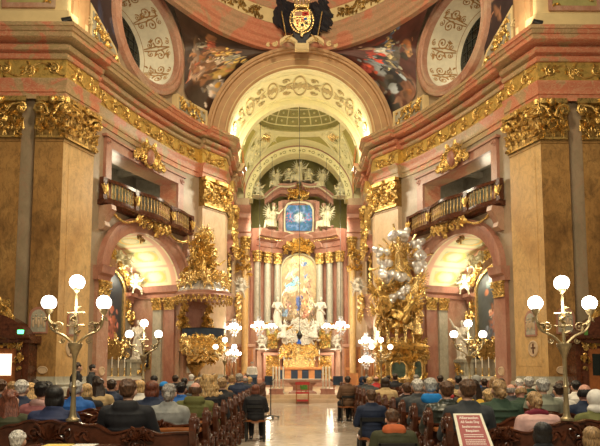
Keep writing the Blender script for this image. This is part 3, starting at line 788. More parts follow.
# ================================================================== floor, sanctuary shell, vaults, dome ring
b = MB(); b.add([(-19, -4, 0), (19, -4, 0), (19, 50, 0), (-19, 50, 0)], [(0, 1, 2, 3)]); tag(b.build('floor', 'floor_stone', None, False), kind='structure')
AY, AZ, AR = 33.75, 14.85, 4.2
def ringp():
    pts = [(-9.6, 22.0), (-8.9, 24.2), (-7.9, 26.6), (-6.84, 28.7), (-5.41, 30.8), (-4.22, 32.1), (-2.45, 33.36), (-.9, 34.0), (0, 34.12)]
    l = cr(pts, 5); return l + [(-x, y) for x, y in l[-2::-1]]
RP = Path(ringp())
# dome base: moulded ring bands above the pendentives
c = RP(RP.L / 2, 20, 0)
t = thing('dome_ring', 'broad pink stucco ring of the dome base with cream frieze above the chancel arch', 'cornice', (0, c.y, 20.1))
us = [RP.L * k / 120 for k in range(121)]
def rs(prof, nm, mt):
    b = MB(); sweep(b, RP, prof, [(u, 0) for u in us]); return b.build(nm, mt, t)
rs([(-.1, 20.1), (.22, 20.1), (.24, 20.25), (.36, 20.35), (.38, 20.62), (.5, 20.72), (.52, 21.1), (.62, 21.2), (.64, 21.45), (-.1, 21.5)], 'lower_band', 'red_stucco')
fr = rs([(-.1, 21.5), (.6, 21.5), (.62, 22.35), (-.1, 22.35)], 'frieze', 'cream_plaster')
rs([(-.1, 22.35), (.66, 22.35), (.75, 22.5), (.8, 22.9), (1.0, 23.1), (1.05, 23.5), (1.3, 23.8), (1.35, 24.6), (-.1, 24.7)], 'upper_band', 'red_stucco')
m = lambda u, z, n=0.: RP(u, z, n + .62)
for uc in (RP.L / 2 - 4.6, RP.L / 2 + 4.6, RP.L / 2 - 9.4, RP.L / 2 + 9.4): b = MB(); rinceau(b, m, uc - 1.9, uc + 1.9, 21.56, 22.3, .045, .02, 3); clutter(b, m, uc - 1.9, uc + 1.9, 21.6, 22.25, 40, .13, .03, .02, 4); b.build('gilt_scroll', 'dark_gold', fr)
for k in range(-3, 4): b = MB(); b.tube([RP(RP.L / 2 + k * .9, 23.6, 1.35), RP(RP.L / 2 + k * .9, 23.0, 1.3)], [.14, .05], 8); b.build('drop', 'bright_gold', t)
# chancel arch face
F0 = flatmap((0, AY, 0), (1, 0, 0), (0, -1, 0))
t = thing('chancel_arch', 'wide tan moulded arch framing the chancel, crest on its crown', 'arch', (0, AY, 15.04))
b = MB(); arcband(b, F0, 0, AZ, AR, AR, [(0, -.3), (0, .12), (.08, .2), (.18, .2), (.22, .1), (.9, .1), (.94, .24), (1.04, .26), (1.06, .34), (1.24, .34), (1.26, -.3)], 0, PI, 64); b.build('archivolt', 'tan_plaster', t)
b = MB(); arcband(b, F0, 0, AZ, AR, AR, [(.1, .2), (.1, .23), (.15, .23), (.15, .2)], .02, PI - .02, 64); arcband(b, F0, 0, AZ, AR, AR, [(.55, .1), (.55, .13), (.59, .13), (.59, .1)], .02, PI - .02, 64); b.build('bead', 'cream_plaster', t)
# barrel behind the arch with stucco ornament
t = thing('barrel_vault', 'ivory stucco barrel vault with raised rosettes directly behind the chancel arch', 'vault', (0, 36, AZ))
BM = lambda a, y, n=0.: Vector((-(AR - n) * cos(a / AR), y, AZ + (AR - n) * sin(a / AR)))
b = MB(); L_ = PI * AR
b.grid(lambda u, v: BM(L_ * u, AY - .1 + 4.4 * v), 64, 4); b.build('soffit', 'ivory_stucco', t)
b = MB()
for y0, y1, d in ((AY - .1, AY + .3, .12), (AY + .42, AY + .52, .08), (AY + 3.5, AY + 3.62, .08), (AY + 3.8, AY + 4.35, .34)):
    b.rings([[BM(L_ * k / 64, y0, 0), BM(L_ * k / 64, y0, d), BM(L_ * k / 64, y1, d), BM(L_ * k / 64, y1, 0)] for k in range(65)])
b.build('ribs', 'ivory_stucco', t)
for k in range(15):
    b = MB(); a = L_ * (k + .5) / 15; mp = lambda u, z, n=0., a=a: BM(a + u, AY + 2.0 + z, n); s_ = 1.25 if k == 7 else 1.
    if k % 2: 
        arcband(b, mp, 0, 0, .3 * s_, .95 * s_, [(0, 0), (0, .08), (.07, .08), (.07, 0)], 0, 2 * PI, 18)
        for q in range(8): leaf(b, mp, 0, 0, q * PI / 4 + .5, .42 * s_, .09, .03, .04)
    else:
        for q in (-1, 1): curl(b, mp, 0, q * .75, .26, .06, .05, 1.3, q, 0, 4, 10); curl(b, mp, q * .15, 0, .2, .05, .05, 1.3, -q, 2, 4, 10)
        for q in range(4): leaf(b, mp, 0, 0, q * PI / 2 + .3, .6, .1, .03, .04)
    b.build('rosette', 'buff_stucco', t)
# sail vault of the chancel
VY, VH = 41.5, 3.35; VR2 = AR ** 2 + VH ** 2
t = thing('sail_vault', 'olive and cream domed chancel vault with coffers behind the barrel vault', 'vault', (0, VY, AZ))
def sail(x, y, n=0.):
    z = math.sqrt(max(0, VR2 - x * x - (y - VY) ** 2)); d = Vector((x, y - VY, z)).normalized()
    return Vector((x, y, AZ + z)) - d * n
b = MB(); b.grid(lambda u, v: sail(-AR + 2 * AR * u, VY - VH + 2 * VH * v), 56, 46)
def _ins(f):
    x = sum(b.v[i][0] for i in f) / 4; y = sum(b.v[i][1] for i in f) / 4 - VY; return (x / 1.16) ** 2 + y ** 2 < 2.62 ** 2
b.f = [f for f in b.f if not _ins(f)]; b.build('shell', 'light_olive', t)
# lunette walls under the sail vault sides
for sg in (-1, 1):
    b = MB(); b.rings([[Vector((sg * 4.25, VY - VH + 2 * VH * k / 24, 14.9)), Vector((sg * 4.2, VY - VH + 2 * VH * k / 24, sail(AR, VY - VH + 2 * VH * k / 24).z + .05))] for k in range(25)], cap=False, closed=False)
    b.build('lunette', 'olive_stucco', t)
for sg in (-1, 1):
    b = MB(); LMp = flatmap((sg * 4.18, VY, AZ), (0, 1, 0), (-sg, 0, 0))
    arcband(b, LMp, 0, 0, 3.0, 2.6, [(0, 0), (0, .12), (.3, .12), (.3, 0)], 0, PI, 30); b.build('lunette_frame', 'orange_wood', t)
RC = 2.6
def DM(u, r, n=0.):          # polar on the ceiling: u angle, r radius; inside RC a deeper cupola
    if r > RC: return sail(r * 1.16 * cos(u), VY + r * sin(u), n)
    p = sail(RC * 1.16 * cos(u), VY + RC * sin(u), 0); q = r / RC; h = math.sqrt(max(0, 1 - q * q)); top = Vector((0, VY, AZ + 4.55))
    b_ = top.lerp(p, q); return b_ + Vector((0, 0, 2.3 * h)) + Vector((-cos(u) * q, -sin(u) * q, -.35 - h)).normalized() * n
b = MB()
for r0, r1 in ((2.601, 3.0),):
    b.rings([[DM(2 * PI * k / 48, r0, 0), DM(2 * PI * k / 48, r0, .12), DM(2 * PI * k / 48, r1, .12), DM(2 * PI * k / 48, r1, 0)] for k in range(49)])
for r0 in (.9, 1.5, 2.0, 2.35, 2.56):
    b.tube([DM(2 * PI * k / 48, r0, .02) for k in range(49)], .055, 4)
for k in range(20):
    a = 2 * PI * k / 20; b.tube([DM(a, r_, .02) for r_ in (.9, 1.2, 1.5, 1.8, 2.0, 2.2, 2.35, 2.47, 2.57)], .05, 4)
b.build('coffer_ribs', 'ivory_stucco', t)
b = MB(); b.rings([[DM(2 * PI * k / 48, r, 0) for k in range(48)] for r in (2.6, 2.57, 2.5, 2.4, 2.25, 2.05, 1.8, 1.5, 1.1, .7, .3, .01)], cap=False); b.build('coffer_ground', 'olive_stucco', t)
b = MB()
for k in range(20):
    for r in (1.2, 1.76, 2.19, 2.47): b.blob(DM(2 * PI * (k + .5) / 20, r, .03), (.1, .1, .08), 6, 4)
for k in range(24): curl(b, lambda u, z, n=0.: DM(2 * PI * (k + .5) / 24 + u / 2.7, 2.8 + z, n), 0, 0, .14, .03, .14, 1.2, (-1) ** k, 0, 4, 8)
b.build('coffer_flowers', 'ivory_stucco', t)
for sx_ in (-1, 1):
    for sy in (-1, 1):
        b = MB()
        dx, dy = sx_ * AR / math.hypot(AR, VH), sy * VH / math.hypot(AR, VH)
        mp = lambda u, z, n=0., dx=dx, dy=dy: sail(dx * z - dy * u, VY + dy * z + dx * u, n)
        for w0, w1, d in ((-.95, -.75, .14), (.75, .95, .14)):
            b.rings([[mp(w0 * (1.15 - .5 * (z - 2.8) / 2.3), z, 0), mp(w0 * (1.15 - .5 * (z - 2.8) / 2.3), z, d), mp(w1 * (1.15 - .5 * (z - 2.8) / 2.3), z, d), mp(w1 * (1.15 - .5 * (z - 2.8) / 2.3), z, 0)] for z in [2.8 + 2.4 * k / 10 for k in range(11)]])
        clutter(b, mp, -.55, .55, 3.0, 5.0, 40, .24, .055, .06, 4)
        arcband(b, mp, 0, 3.45, .6, .5, [(0, 0), (0, .18), (.14, .18), (.14, 0)], 0, 2 * PI, 18)
        arcband(b, mp, 0, 4.75, .32, .3, [(0, 0), (0, .16), (.12, .16), (.12, 0)], 0, 2 * PI, 14)
        for q in range(-4, 5): leaf(b, mp, q * .16, 2.95, PI / 2 + q * -.16, .75, .09, .16, .08)
        b.build('pendentive_ornament', 'ivory_stucco', t)
for sx_ in (-1, 1):
    b = MB(); dx, dy = sx_ * AR / math.hypot(AR, VH), VH / math.hypot(AR, VH)
    mp = lambda u, z, n=0., dx=dx, dy=dy: sail(dx * z - dy * u, VY + dy * z + dx * u, n)
    for q in range(-2, 3): leaf(b, mp, q * .14, 3.1, PI / 2 + q * -.12, .6, .06, .3, .06)
    b.build('gilt_shell', 'bright_gold', t)
# second arch in front of the high altar
AY2, AZ2, AR2 = 44.6, 14.42, 3.55
F2 = flatmap((0, AY2, 0), (1, 0, 0), (0, -1, 0))
t = thing('altar_arch', 'narrower ivory arch with stucco rosettes in front of the high altar apse', 'arch', (0, AY2, AZ2))
b = MB(); arcband(b, F2, 0, AZ2, AR2, AR2, [(0, -1.2), (0, .1), (.06, .1), (.1, .02), (.42, .02), (.46, .1), (.52, .1), (.6, -.1), (2.2, -.1), (2.2, -1.2)], 0, PI, 60); b.build('archivolt', 'ivory_stucco', t)
for k in range(16):
    b = MB(); a = PI * (k + .5) / 16; mp = lambda u, z, n=0., a=a: F2((AR2 + .26 + z) * cos(a + u / 3.8), AZ2 + (AR2 + .26 + z) * sin(a + u / 3.8), n)
    arcband(b, mp, 0, 0, .1, .07, [(0, 0), (0, .05), (.04, .05), (.04, 0)], 0, 2 * PI, 10); curl(b, mp, .28, 0, .09, .025, .04, 1.2, (-1) ** k, 0, 4, 8); b.build('rosette', 'olive_stucco', t)
b = MB(); arcband(b, F2, 0, AZ2, AR2, AR2, [(.54, -.1), (.54, .14), (.6, .14), (.6, -.1)], 0, PI, 60); b.build('red_line', 'pink_marble', t)
b = MB(); 
for sg in (-1, 1): b = MB(); b.box(sg * 3.75, sg * 4.7, AY2 - .3, AY2 + 1.0, 0, AZ2); b.build('pier', 'beige_marble', t)
for sg in (-1, 1):
    b = MB(); m4 = flatmap((sg * 4.2, AY2 - .3, 0), (1, 0, 0), (0, -1, 0))
    sweep(b, m4, [(0, 11.3), (.1, 11.3), (.1, 11.7), (.2, 11.8), (.2, 12.5), (.35, 12.7), (.5, 12.8), (.5, 13.1), (.7, 13.3), (.75, 13.7), (0, 13.75)], [(-.6, 0), (.62, 0)]); b.build('pier_entablature', 'pink_marble', t)
    b = MB(); b.lathe([(.3, .4), (.3, .9), (.24, 1.1), (.24, 10.4)], 16, (sg * 3.95, AY2 - .75, 0)); b.build('pier_column', 'golden_marble', t)
    b = MB(); capital(b, cylmap(sg * 3.95, AY2 - .75, .22), -.69, .69, 10.4, 11.3, .12, True, 7); clutter(b, m4, -.5, .55, 8.6, 10.3, 30, .22, .06, .6, 5); b.build('pier_gilding', 'gold', t)
# apse behind
b = MB()
b.grid(lambda u, v: Vector((-4.7 * cos(PI * u), 45.2 + 4.0 * sin(PI * u), 15.5 * v)), 24, 2)
b.grid(lambda u, v: Vector((-4.7 * cos(PI * u) * cos(PI / 2 * v), 45.2 + 4.0 * sin(PI * u) * cos(PI / 2 * v), 15.5 + 3.6 * sin(PI / 2 * v))), 24, 8)
tag(b.build('wall_apse', 'olive_stucco', None, 'all'), kind='structure')
b = MB()
for sg in (-1, 1): b.add([(sg * 4.67, 42.0, 0), (sg * 4.67, 46, 0), (sg * 4.67, 46, 15.1), (sg * 4.67, 42.0, 15.1)], [(0, 1, 2, 3)])
tag(b.build('wall_chancel', 'beige_marble', None, False), kind='structure')
# pendentive paintings
_LP = cr([tuple(RP(RP.L / 2 - 8.6, 20.15, .05)), tuple(W(8.75, 19.6, .1)), tuple(W(8.98, 18.4, .05)), tuple(W(9.0, 17.3, .05)), tuple(W(9.2, 16.5, .08)), tuple(F0(5.42 * cos(PI - .2), AZ + 5.42 * sin(.2), .1))], 6)
def LEFT(v):
    q = v * (len(_LP) - 1); i = min(len(_LP) - 2, int(q)); return Vector(_LP[i]).lerp(Vector(_LP[i + 1]), q - i)
def pend(sg):
    def fn(u, v):
        if u <= .0: u = 0
        uu = RP.L / 2 - 8.9 * (1 - u); A = RP(uu, 20.15, .05)
        a = PI - .2 - (PI / 2 - .2) * u ** .85; Bp = F0(5.42 * cos(a), AZ + 5.42 * sin(a), .1)
        p = A.lerp(Bp, v); P0 = RP(RP.L / 2 - 8.9, 20.15, .05).lerp(F0(5.42 * cos(PI - .2), AZ + 5.42 * sin(.2), .1), v)
        p += (LEFT(v) - P0) * (1 - u) ** 2.2
        return Vector((p.x * sg, p.y, p.z))
    return fn
G = (.055, .028, .018)
bl1 = [(.30, .42, .10, .16, .5, (.30, .13, .05)), (.22, .50, .10, .22, .2, (.20, .09, .04)), (.26, .24, .05, .06, 0, (.42, .10, .05)), (.20, .22, .05, .035, .6, (.62, .52, .38)), (.30, .34, .04, .05, 0, (.55, .34, .2)), (.34, .40, .07, .06, .9, (.60, .36, .08)), (.24, .62, .12, .1, 0, (.34, .16, .07)), (.30, .75, .09, .07, .4, (.62, .42, .12)), (.14, .34, .03, .16, .2, (.3, .2, .14)), (.16, .6, .05, .12, -.3, (.5, .32, .22)), (.38, .64, .06, .12, .3, (.36, .34, .26)), (.32, .56, .035, .08, .2, (.66, .52, .38)), (.2, .85, .06, .05, 0, (.55, .48, .44)), (.25, .47, .03, .04, 0, (.6, .4, .28)), (.12, .5, .03, .08, .4, (.45, .14, .08))]
bl2 = [(.30, .40, .09, .2, .4, (.07, .06, .06)), (.36, .42, .06, .16, .3, (.55, .06, .04)), (.28, .20, .03, .09, .2, (.10, .16, .28)), (.29, .19, .012, .08, .2, (.72, .52, .2)), (.28, .32, .04, .04, 0, (.55, .36, .25)), (.33, .33, .05, .08, .4, (.62, .64, .60)), (.43, .28, .05, .04, .5, (.42, .28, .2)), (.22, .38, .04, .12, 0, (.16, .14, .12)), (.3, .55, .12, .05, .5, (.09, .10, .13)), (.3, .68, .1, .1, 0, (.34, .40, .46)), (.2, .7, .06, .14, 0, (.05, .05, .06)), (.25, .5, .012, .12, 1.1, (.74, .62, .35)), (.14, .22, .04, .05, .4, (.52, .2, .08)), (.12, .28, .03, .05, 0, (.6, .32, .14)), (.1, .65, .06, .12, 0, (.3, .15, .1)), (.36, .8, .04, .07, 0, (.5, .1, .08)), (.26, .9, .05, .04, 0, (.55, .5, .45))]
for sg, bl, nm in ((1, bl1, 'dark pendentive painting of robed figures in gold and red, above the golden pulpit'), (-1, bl2, 'dark pendentive painting of a mitred figure in red and blue, above the gilded saint')):
    bl = [(.06 + (u_ - .1) * 1.3, v_ * 1.12, ru_ * 1.35, rv_ * 1.3, an_, tuple(x * .85 for x in c_)) for u_, v_, ru_, rv_, an_, c_ in bl]
    g = (.055, .028, .018) if sg > 0 else (.10, .03, .025)
    o = paint_sheet('pendentive_painting', pend(sg), 200, 110, blobs_painter(g, bl, 2 + sg, .4, 9, 160)); tag(o, nm, 'painting')
    # stucco figure of rocks overlapping the frame
# crest at the crown of the arch
C0 = Vector((.08, 32.75, 0)); CF = flatmap(C0, (1, 0, 0), (0, -.985, 0))
t = thing('coat_of_arms', 'gilt and red shield with crown on dark eagle wings above the chancel arch', 'coat of arms', (0, 32.9, 20.2))
Z0 = 21.1
def wing(sg):
    b = MB(); rn = random.Random(2)
    for k in range(70):
        x = sg * (.25 + 1.3 * rn.random() ** .8); z = Z0 + 1.3 - 1.6 * rn.random() + .6 * abs(x) - .4
        a = -PI / 2 + sg * rn.uniform(-.2, .5)
        leaf(b, CF, x, z + .5, a, rn.uniform(.5, .9), .14, -.34 + rn.uniform(0, .15), .08)
    return b.build('wing', 'black_feather', t)
wing(-1); wing(1)
b = MB(); b.prism([(-.5, Z0 + .9), (.5, Z0 + .9), (.62, Z0), (.35, Z0 - .9), (0, Z0 - 1.35), (-.35, Z0 - .9), (-.62, Z0)], lambda u, z: CF(u, z, -.12), lambda u, z: CF(u, z, .05)); b.build('eagle_body', 'black_feather', t)
def shield(s): return [(-.36 * s, .45 * s), (.36 * s, .45 * s), (.38 * s, -.1 * s), (.24 * s, -.38 * s), (0, -.52 * s), (-.24 * s, -.38 * s), (-.38 * s, -.1 * s)]
SC = Z0 + .35
SC -= .08
b = MB(); b.prism([(x, SC + z) for x, z in shield(1.36)], lambda u, z: CF(u, z, .05), lambda u, z: CF(u, z, .14)); sh = b.build('shield', 'bright_gold', t)
def fld(nm, mt, x0, x1, z0, z1, n=.16):
    b = MB(); slab(b, CF, x0, x1, SC + z0, SC + z1, .13, n); b.build(nm, mt, sh)
fld('red_field', 'red_enamel', .02, .4, .28, .5); fld('pale_field', 'rose_marble', -.4, 0, .28, .5)
for k in range(4): fld('red_bar', 'red_enamel', -.3 + .0, -.2, .12 - .17 * k, .2 - .17 * k)
for k in range(3): fld('red_bar', 'red_enamel', -.08, .14, .13 - .1 * k, .17 - .1 * k)
fld('dark_charge', 'black_feather', -.06, .1, -.36, -.2); fld('dark_charge', 'black_feather', .18, .32, -.22, -.08); fld('blue_charge', 'blue_enamel', .12, .3, .02, .16); fld('dark_charge', 'black_feather', .15, .28, .34, .42)
b = MB()
for k in range(30):
    a = 2 * PI * k / 30; b.blob(CF(.66 * cos(a), SC + .02 + .78 * sin(a), .14), (.07, .06, .07), 6, 4)
b.tube([CF(.66 * cos(2 * PI * k / 40), SC + .02 + .78 * sin(2 * PI * k / 40), .1) for k in range(41)], .035, 5)
b.blob(CF(0, SC - .88, .16), (.1, .08, .14), 8, 5)
b.build('chain', 'bright_gold', t)
b = MB(); slab(b, CF, -.42, .42, SC + .72, SC + .86, .02, .3)
for k in range(5):
    x = -.36 + .18 * k; b.tube([CF(x, SC + .86, .2), CF(x * 1.15, SC + 1.12 + (.06 if k == 2 else 0), .2)], [.07, .03], 6); b.blob(CF(x * 1.15, SC + 1.16 + (.08 if k == 2 else 0), .2), .065, 6, 5)
b.build('crown', 'bright_gold', t)
for sg in (-1, 1):
    b = MB(); b.tube([CF(sg * 1.15, Z0 + .75, .2), CF(sg * .86, Z0 - .95, .25)], .035, 6); b.blob(CF(sg * .85, Z0 - .98, .25), .07, 6, 5); b.tube([CF(sg * .5, Z0 - .65, .3), CF(sg * .9, Z0 - 1.0, .3)], [.02, .09], 6); b.build('sceptre', 'bright_gold', t)
t = thing('scroll_ornament', 'cream gilt-edged stucco scroll under the crest on the arch crown', 'ornament', (0, 33.2, 19.7))
b = MB()
for sg in (-1, 1):
    b.rings([[CF(sg * (.25 + 1.0 * k / 8), 20.0 + .30 * sin(PI * k / 8) + .06 * k / 8 - .15 + w, nn) for w, nn in ((0, .0), (0, .3), (.2, .3), (.2, 0))] for k in range(9)])
    curl(b, CF, sg * 1.55, 19.93, .16, .06, .2, 1.3, sg, 1); curl(b, CF, sg * 1.9, 19.85, .12, .05, .2, 1.2, -sg, 1)
slab(b, CF, -.4, .4, 19.55, 19.9, 0, .35); b.blob(CF(0, 19.6, .3), (.4, .12, .12), 10, 6)
b.build('scroll', 'cream_plaster', t)

# ------------------------------------------------------------------ sanctuary floor and steps
b = MB(); b.box(-4.6, 4.6, 27.62, 50, 0, .17); b.box(-4.6, 4.6, 28.1, 50, 0, .34)
tag(b.build('floor_sanctuary', 'beige_marble', None, False), kind='structure')
b = MB(); b.box(-2.6, 2.6, 42.2, 50, .34, .5); b.box(-2.4, 2.4, 42.6, 50, .34, .66); b.box(-2.2, 2.2, 43.0, 50, .34, .82)
tag(b.build('floor_altar_steps', 'rose_marble', None, False), kind='structure')
# ================================================================== figures for statues (stone, gilt)
def capsule(b, p0, r0, p1, r1, n=10, flat=1.):
    p0, p1 = Vector(p0), Vector(p1)
    b.tube([p0.lerp(p1, k / 4) for k in range(5)], [r0 + (r1 - r0) * k / 4 for k in range(5)], n, flat)
    b.blob(p0, r0, n, 7); b.blob(p1, r1, n, 7)
def head_shape(b, c, s=1., tilt=0., M=None):
    """human head facing +Y, c = centre of the skull"""
    R_ = Matrix.Rotation(tilt, 3, 'X') if M is None else M
    P = lambda x, y, z: Vector(c) + R_ @ (Vector((x, y, z)) * s)
    b.blob(P(0, -.012, .015), (.076 * s, .094 * s, .095 * s), 14, 10, R_); b.blob(P(0, .035, -.045), (.056 * s, .055 * s, .07 * s), 12, 8, R_)
    b.blob(P(0, .062, -.088), (.026 * s, .024 * s, .02 * s), 8, 6, R_)                       # chin
    b.tube([P(0, .085, .01), P(0, .102, -.028)], [.009 * s, .017 * s], 8); b.blob(P(0, .1, -.03), .017 * s, 8, 6)       # nose
    b.tube([P(-.035, .083, .024), P(0, .094, .02), P(.035, .083, .024)], .011 * s, 6)     # brow
    b.tube([P(-.022, .087, -.06), P(0, .094, -.058), P(.022, .087, -.06)], .009 * s, 6)   # mouth
    for sg in (-1, 1):
        b.blob(P(sg * .084, .0, -.008), (.014 * s, .022 * s, .034 * s), 8, 6, R_)            # ears
        b.blob(P(sg * .03, .078, .006), .012 * s, 8, 6)
        b.blob(P(sg * .045, .062, -.03), .022 * s, 8, 6)
def hand(b, w, d, s=1., side=1, curlv=.5, up=(0, 0, 1)):
    """palm with five bent fingers; w wrist, d direction"""
    w, d, up = Vector(w), Vector(d).normalized(), Vector(up); x = d.cross(up).normalized(); n = x.cross(d)
    pc = w + d * .045 * s
    M = Matrix((x, d, n)).transposed()
    b.blob(pc, (.042 * s, .052 * s, .017 * s), 10, 7, M)
    for k, (o, l) in enumerate(((-.030, .070), (-.010, .080), (.011, .075), (.031, .058))):
        a = pc + d * .035 * s + x * o * s; q = d; p = a; rr = .0095 * s
        for j, f in enumerate((.42, .33, .25)):
            q = (q - n * curlv * (.35 + .35 * j)).normalized(); e = p + q * l * s * f * 1.1
            capsule(b, p, rr, e, rr * .9, 7); p = e; rr *= .9
    a = pc - d * .025 * s - x * .03 * s * side; e = a + (d * .5 - x * side * .8 - n * .3).normalized() * .04 * s
    capsule(b, a, .013 * s, e, .011 * s, 7); capsule(b, e, .011 * s, e + (d * .9 - x * side * .1 - n * .3).normalized() * .03 * s, .009 * s, 7)
def robe(b, prof, folds=9, amp=.12, n=36, seed=0, lean=0.):
    rn = random.Random(seed); ph = [rn.uniform(0, 6.28) for _ in range(4)]
    rr = []
    for i, (z, rx, ry, x, y) in enumerate(prof):
        k = i / (len(prof) - 1); row = []
        for j in range(n):
            a = 2 * PI * j / n
            f = 1 + amp * (1 - k) * (.6 * sin(folds * a + ph[0] + 2 * k) + .4 * sin((folds + 4) * a + ph[1] - 3 * k))
            row.append((x + rx * f * cos(a), y + ry * f * sin(a), z))
        rr.append(row)
    b.rings(rr)
def wings(b, s=1., spread=.8, z=1.3, y=-.1):
    for sg in (-1, 1):
        for k in range(9):
            a = rad(78 - k * 17); L_ = s * (.75 - .035 * k)
            p0 = Vector((sg * .06, y, z - k * .02)); p1 = p0 + Vector((sg * cos(a) * L_ * spread, -.1 * s, sin(a) * L_ * .9))
            b.tube([p0, p0.lerp(p1, .5) + Vector((0, -.03, .04)), p1], [.05 * s, .065 * s, .02 * s], 6, .5)
def make_saint(seed, arm=0, wing=False):
    b = MB()
    robe(b, [(0, .27, .24, 0, 0), (.12, .26, .23, 0, 0), (.4, .22, .2, .02, 0), (.75, .19, .17, .03, .01), (1.0, .165, .13, .02, 0), (1.2, .19, .14, .0, 0), (1.36, .2, .13, -.01, 0), (1.45, .12, .1, -.01, 0), (1.5, .06, .06, -.01, .0)], 8, .16, seed=seed)
    b.tube([(.2, .05, 1.38), (.1, .17, 1.1), (-.15, .17, .85), (-.26, .02, .7)], [.06, .07, .075, .05], 8)
    b.tube([(-.2, 0, 1.4), (-.1, .14, 1.2), (.16, .18, .95), (.24, .1, .55), (.2, .1, .2)], [.05, .06, .07, .07, .04], 8)
    capsule(b, (-.01, 0, 1.48), .05, (-.01, .02, 1.56), .045)
    head_shape(b, (-.01, .04, 1.66), 1.05, -.15)
    b.blob((-.01, .01, 1.7), (.09, .1, .1), 12, 8, bumpy=.3); b.blob((-.01, .11, 1.55), (.05, .05, .08), 8, 6)
    poses = [((.36, .1, 1.15), (.42, .32, 1.32)), ((.34, .06, 1.15), (.2, .3, 1.1)), ((.38, .02, 1.5), (.52, .1, 1.82))]
    e, w = poses[arm]; e, w = Vector(e), Vector(w)
    capsule(b, (.2, 0, 1.4), .075, e, .065); capsule(b, e, .065, w, .04); hand(b, w, (w - e), 1., 1, .4, (0, 1, .1))
    e2, w2 = Vector((-.32, .05, 1.1)), Vector((-.15, .27, 1.12))
    capsule(b, (-.2, 0, 1.4), .075, e2, .065); capsule(b, e2, .065, w2, .04); hand(b, w2, (w2 - e2), 1., -1, .6, (0, 0, 1))
    for sg in (-1, 1): capsule(b, (sg * .1, .15, .04), .05, (sg * .12, .3, .03), .035)
    if wing: wings(b, 1.1, .9, 1.35, -.12)
    return fuse(b, 'saint_body', .018, 2)
def make_cherub(seed, wing=True):
    rn = random.Random(seed); b = MB()
    b.blob((0, 0, .34), (.1, .085, .13), 12, 8); b.blob((0, 0, .2), (.105, .09, .09), 12, 8)
    b.blob((0, .015, .56), (.088, .095, .095), 12, 9); b.blob((0, .03, .53), (.06, .075, .06), 10, 7); b.blob((0, .105, .55), .015, 6, 5)
    b.blob((0, -.01, .6), (.095, .1, .085), 12, 8, bumpy=.5)
    for sg in (-1, 1):
        b.blob((sg * .045, .09, .53), .025, 6, 5)
        kx, ky, kz = sg * rn.uniform(.08, .18), rn.uniform(.05, .2), rn.uniform(.02, .14)
        capsule(b, (sg * .06, .0, .19), .062, (kx, ky, kz), .05, 8); f = (kx + sg * .03, ky - rn.uniform(.02, .12), kz - .16)
        capsule(b, (kx, ky, kz), .048, f, .032, 8); capsule(b, f, .03, (f[0], f[1] + .06, f[2] - .01), .022, 8)
        e = Vector((sg * rn.uniform(.17, .24), rn.uniform(0, .1), rn.uniform(.3, .5))); h = e + Vector((sg * rn.uniform(-.02, .1), rn.uniform(.05, .12), rn.uniform(-.05, .14)))
        capsule(b, (sg * .09, 0, .43), .045, e, .038, 8); capsule(b, e, .036, h, .024, 8); hand(b, h, h - e, .55, sg, .4, (0, .3, 1))
    b.tube([(-.13, .04, .2), (0, .1, .16), (.14, .03, .22), (.22, -.04, .3)], [.03, .045, .04, .02], 8)
    if wing: wings(b, .5, 1., .42, -.07)
    return fuse(b, 'cherub_body', .013, 1)
def make_reclining(seed):
    """robed figure sitting or kneeling on a cloud or scroll, one arm out"""
    b = MB()
    robe(b, [(0, .34, .28, .1, .05), (.12, .33, .27, .1, .05), (.28, .27, .24, .05, .04), (.45, .18, .15, 0, 0), (.62, .16, .12, -.03, 0), (.8, .19, .13, -.05, 0), (.9, .12, .1, -.06, 0), (.96, .05, .05, -.06, .01)], 7, .2, seed=seed)
    capsule(b, (.05, .1, .3), .13, (.42, .25, .22), .1); capsule(b, (.42, .25, .22), .09, (.5, .2, -.12), .05)
    capsule(b, (-.06, .01, .94), .05, (-.07, .03, 1.0), .045); head_shape(b, (-.08, .06, 1.1), 1., -.1, Matrix.Rotation(.4, 3, 'Z')); b.blob((-.08, .03, 1.14), (.09, .1, .09), 10, 8, bumpy=.4)
    e, w = Vector((-.38, .1, .78)), Vector((-.55, .26, .98)); capsule(b, (-.23, 0, .85), .07, e, .055); capsule(b, e, .055, w, .035); hand(b, w, w - e, 1, -1, .4, (0, .3, 1))
    e, w = Vector((.28, .16, .66)), Vector((.18, .34, .56)); capsule(b, (.13, 0, .84), .07, e, .055); capsule(b, e, .055, w, .035); hand(b, w, w - e, 1, 1, .5, (0, .3, 1))
    wings(b, .95, .9, .85, -.1)
    return fuse(b, 'angel_body', .018, 2)
def make_cloud(seed, n=9):
    rn = random.Random(seed); b = MB()
    for k in range(n): b.blob((rn.uniform(-.45, .45), rn.uniform(-.12, .12), rn.uniform(-.2, .2)), rn.uniform(.12, .24), 12, 8)
    return fuse(b, 'cloud', .025, 2)
SAINT = [make_saint(1, 0), make_saint(2, 1), make_saint(5, 2)]; CHERUB = [make_cherub(1), make_cherub(3), make_cherub(6), make_cherub(9)]
ANGEL = [make_reclining(1), make_reclining(4)]; CLOUD = [make_cloud(1), make_cloud(2), make_cloud(3)]
def fig(mesh, nm, mat, parent, p, yaw=0, s=1., tilt=0, roll=0):
    """p world position; yaw turns the front (+Y) about Z; PI = facing the nave"""
    q = wm(parent).inverted() @ Vector(p) if parent else Vector(p)
    rz = yaw - (parent.rotation_euler.z if parent else 0)
    return link(nm, mesh, parent, mat, q, (tilt, roll, rz), s)
def statue(mesh, label, mat, p, yaw, s, group=None, pedestal=None):
    t = thing('statue', label, 'statue', p, yaw, group)
    link('figure', mesh, t, mat, (0, 0, .06), (0, 0, 0), s)
    b = MB(); b.lathe([(.33 * s, 0), (.33 * s, .05), (.28 * s, .1)], 14); b.build('plinth', mat, t, local=True)
    return t
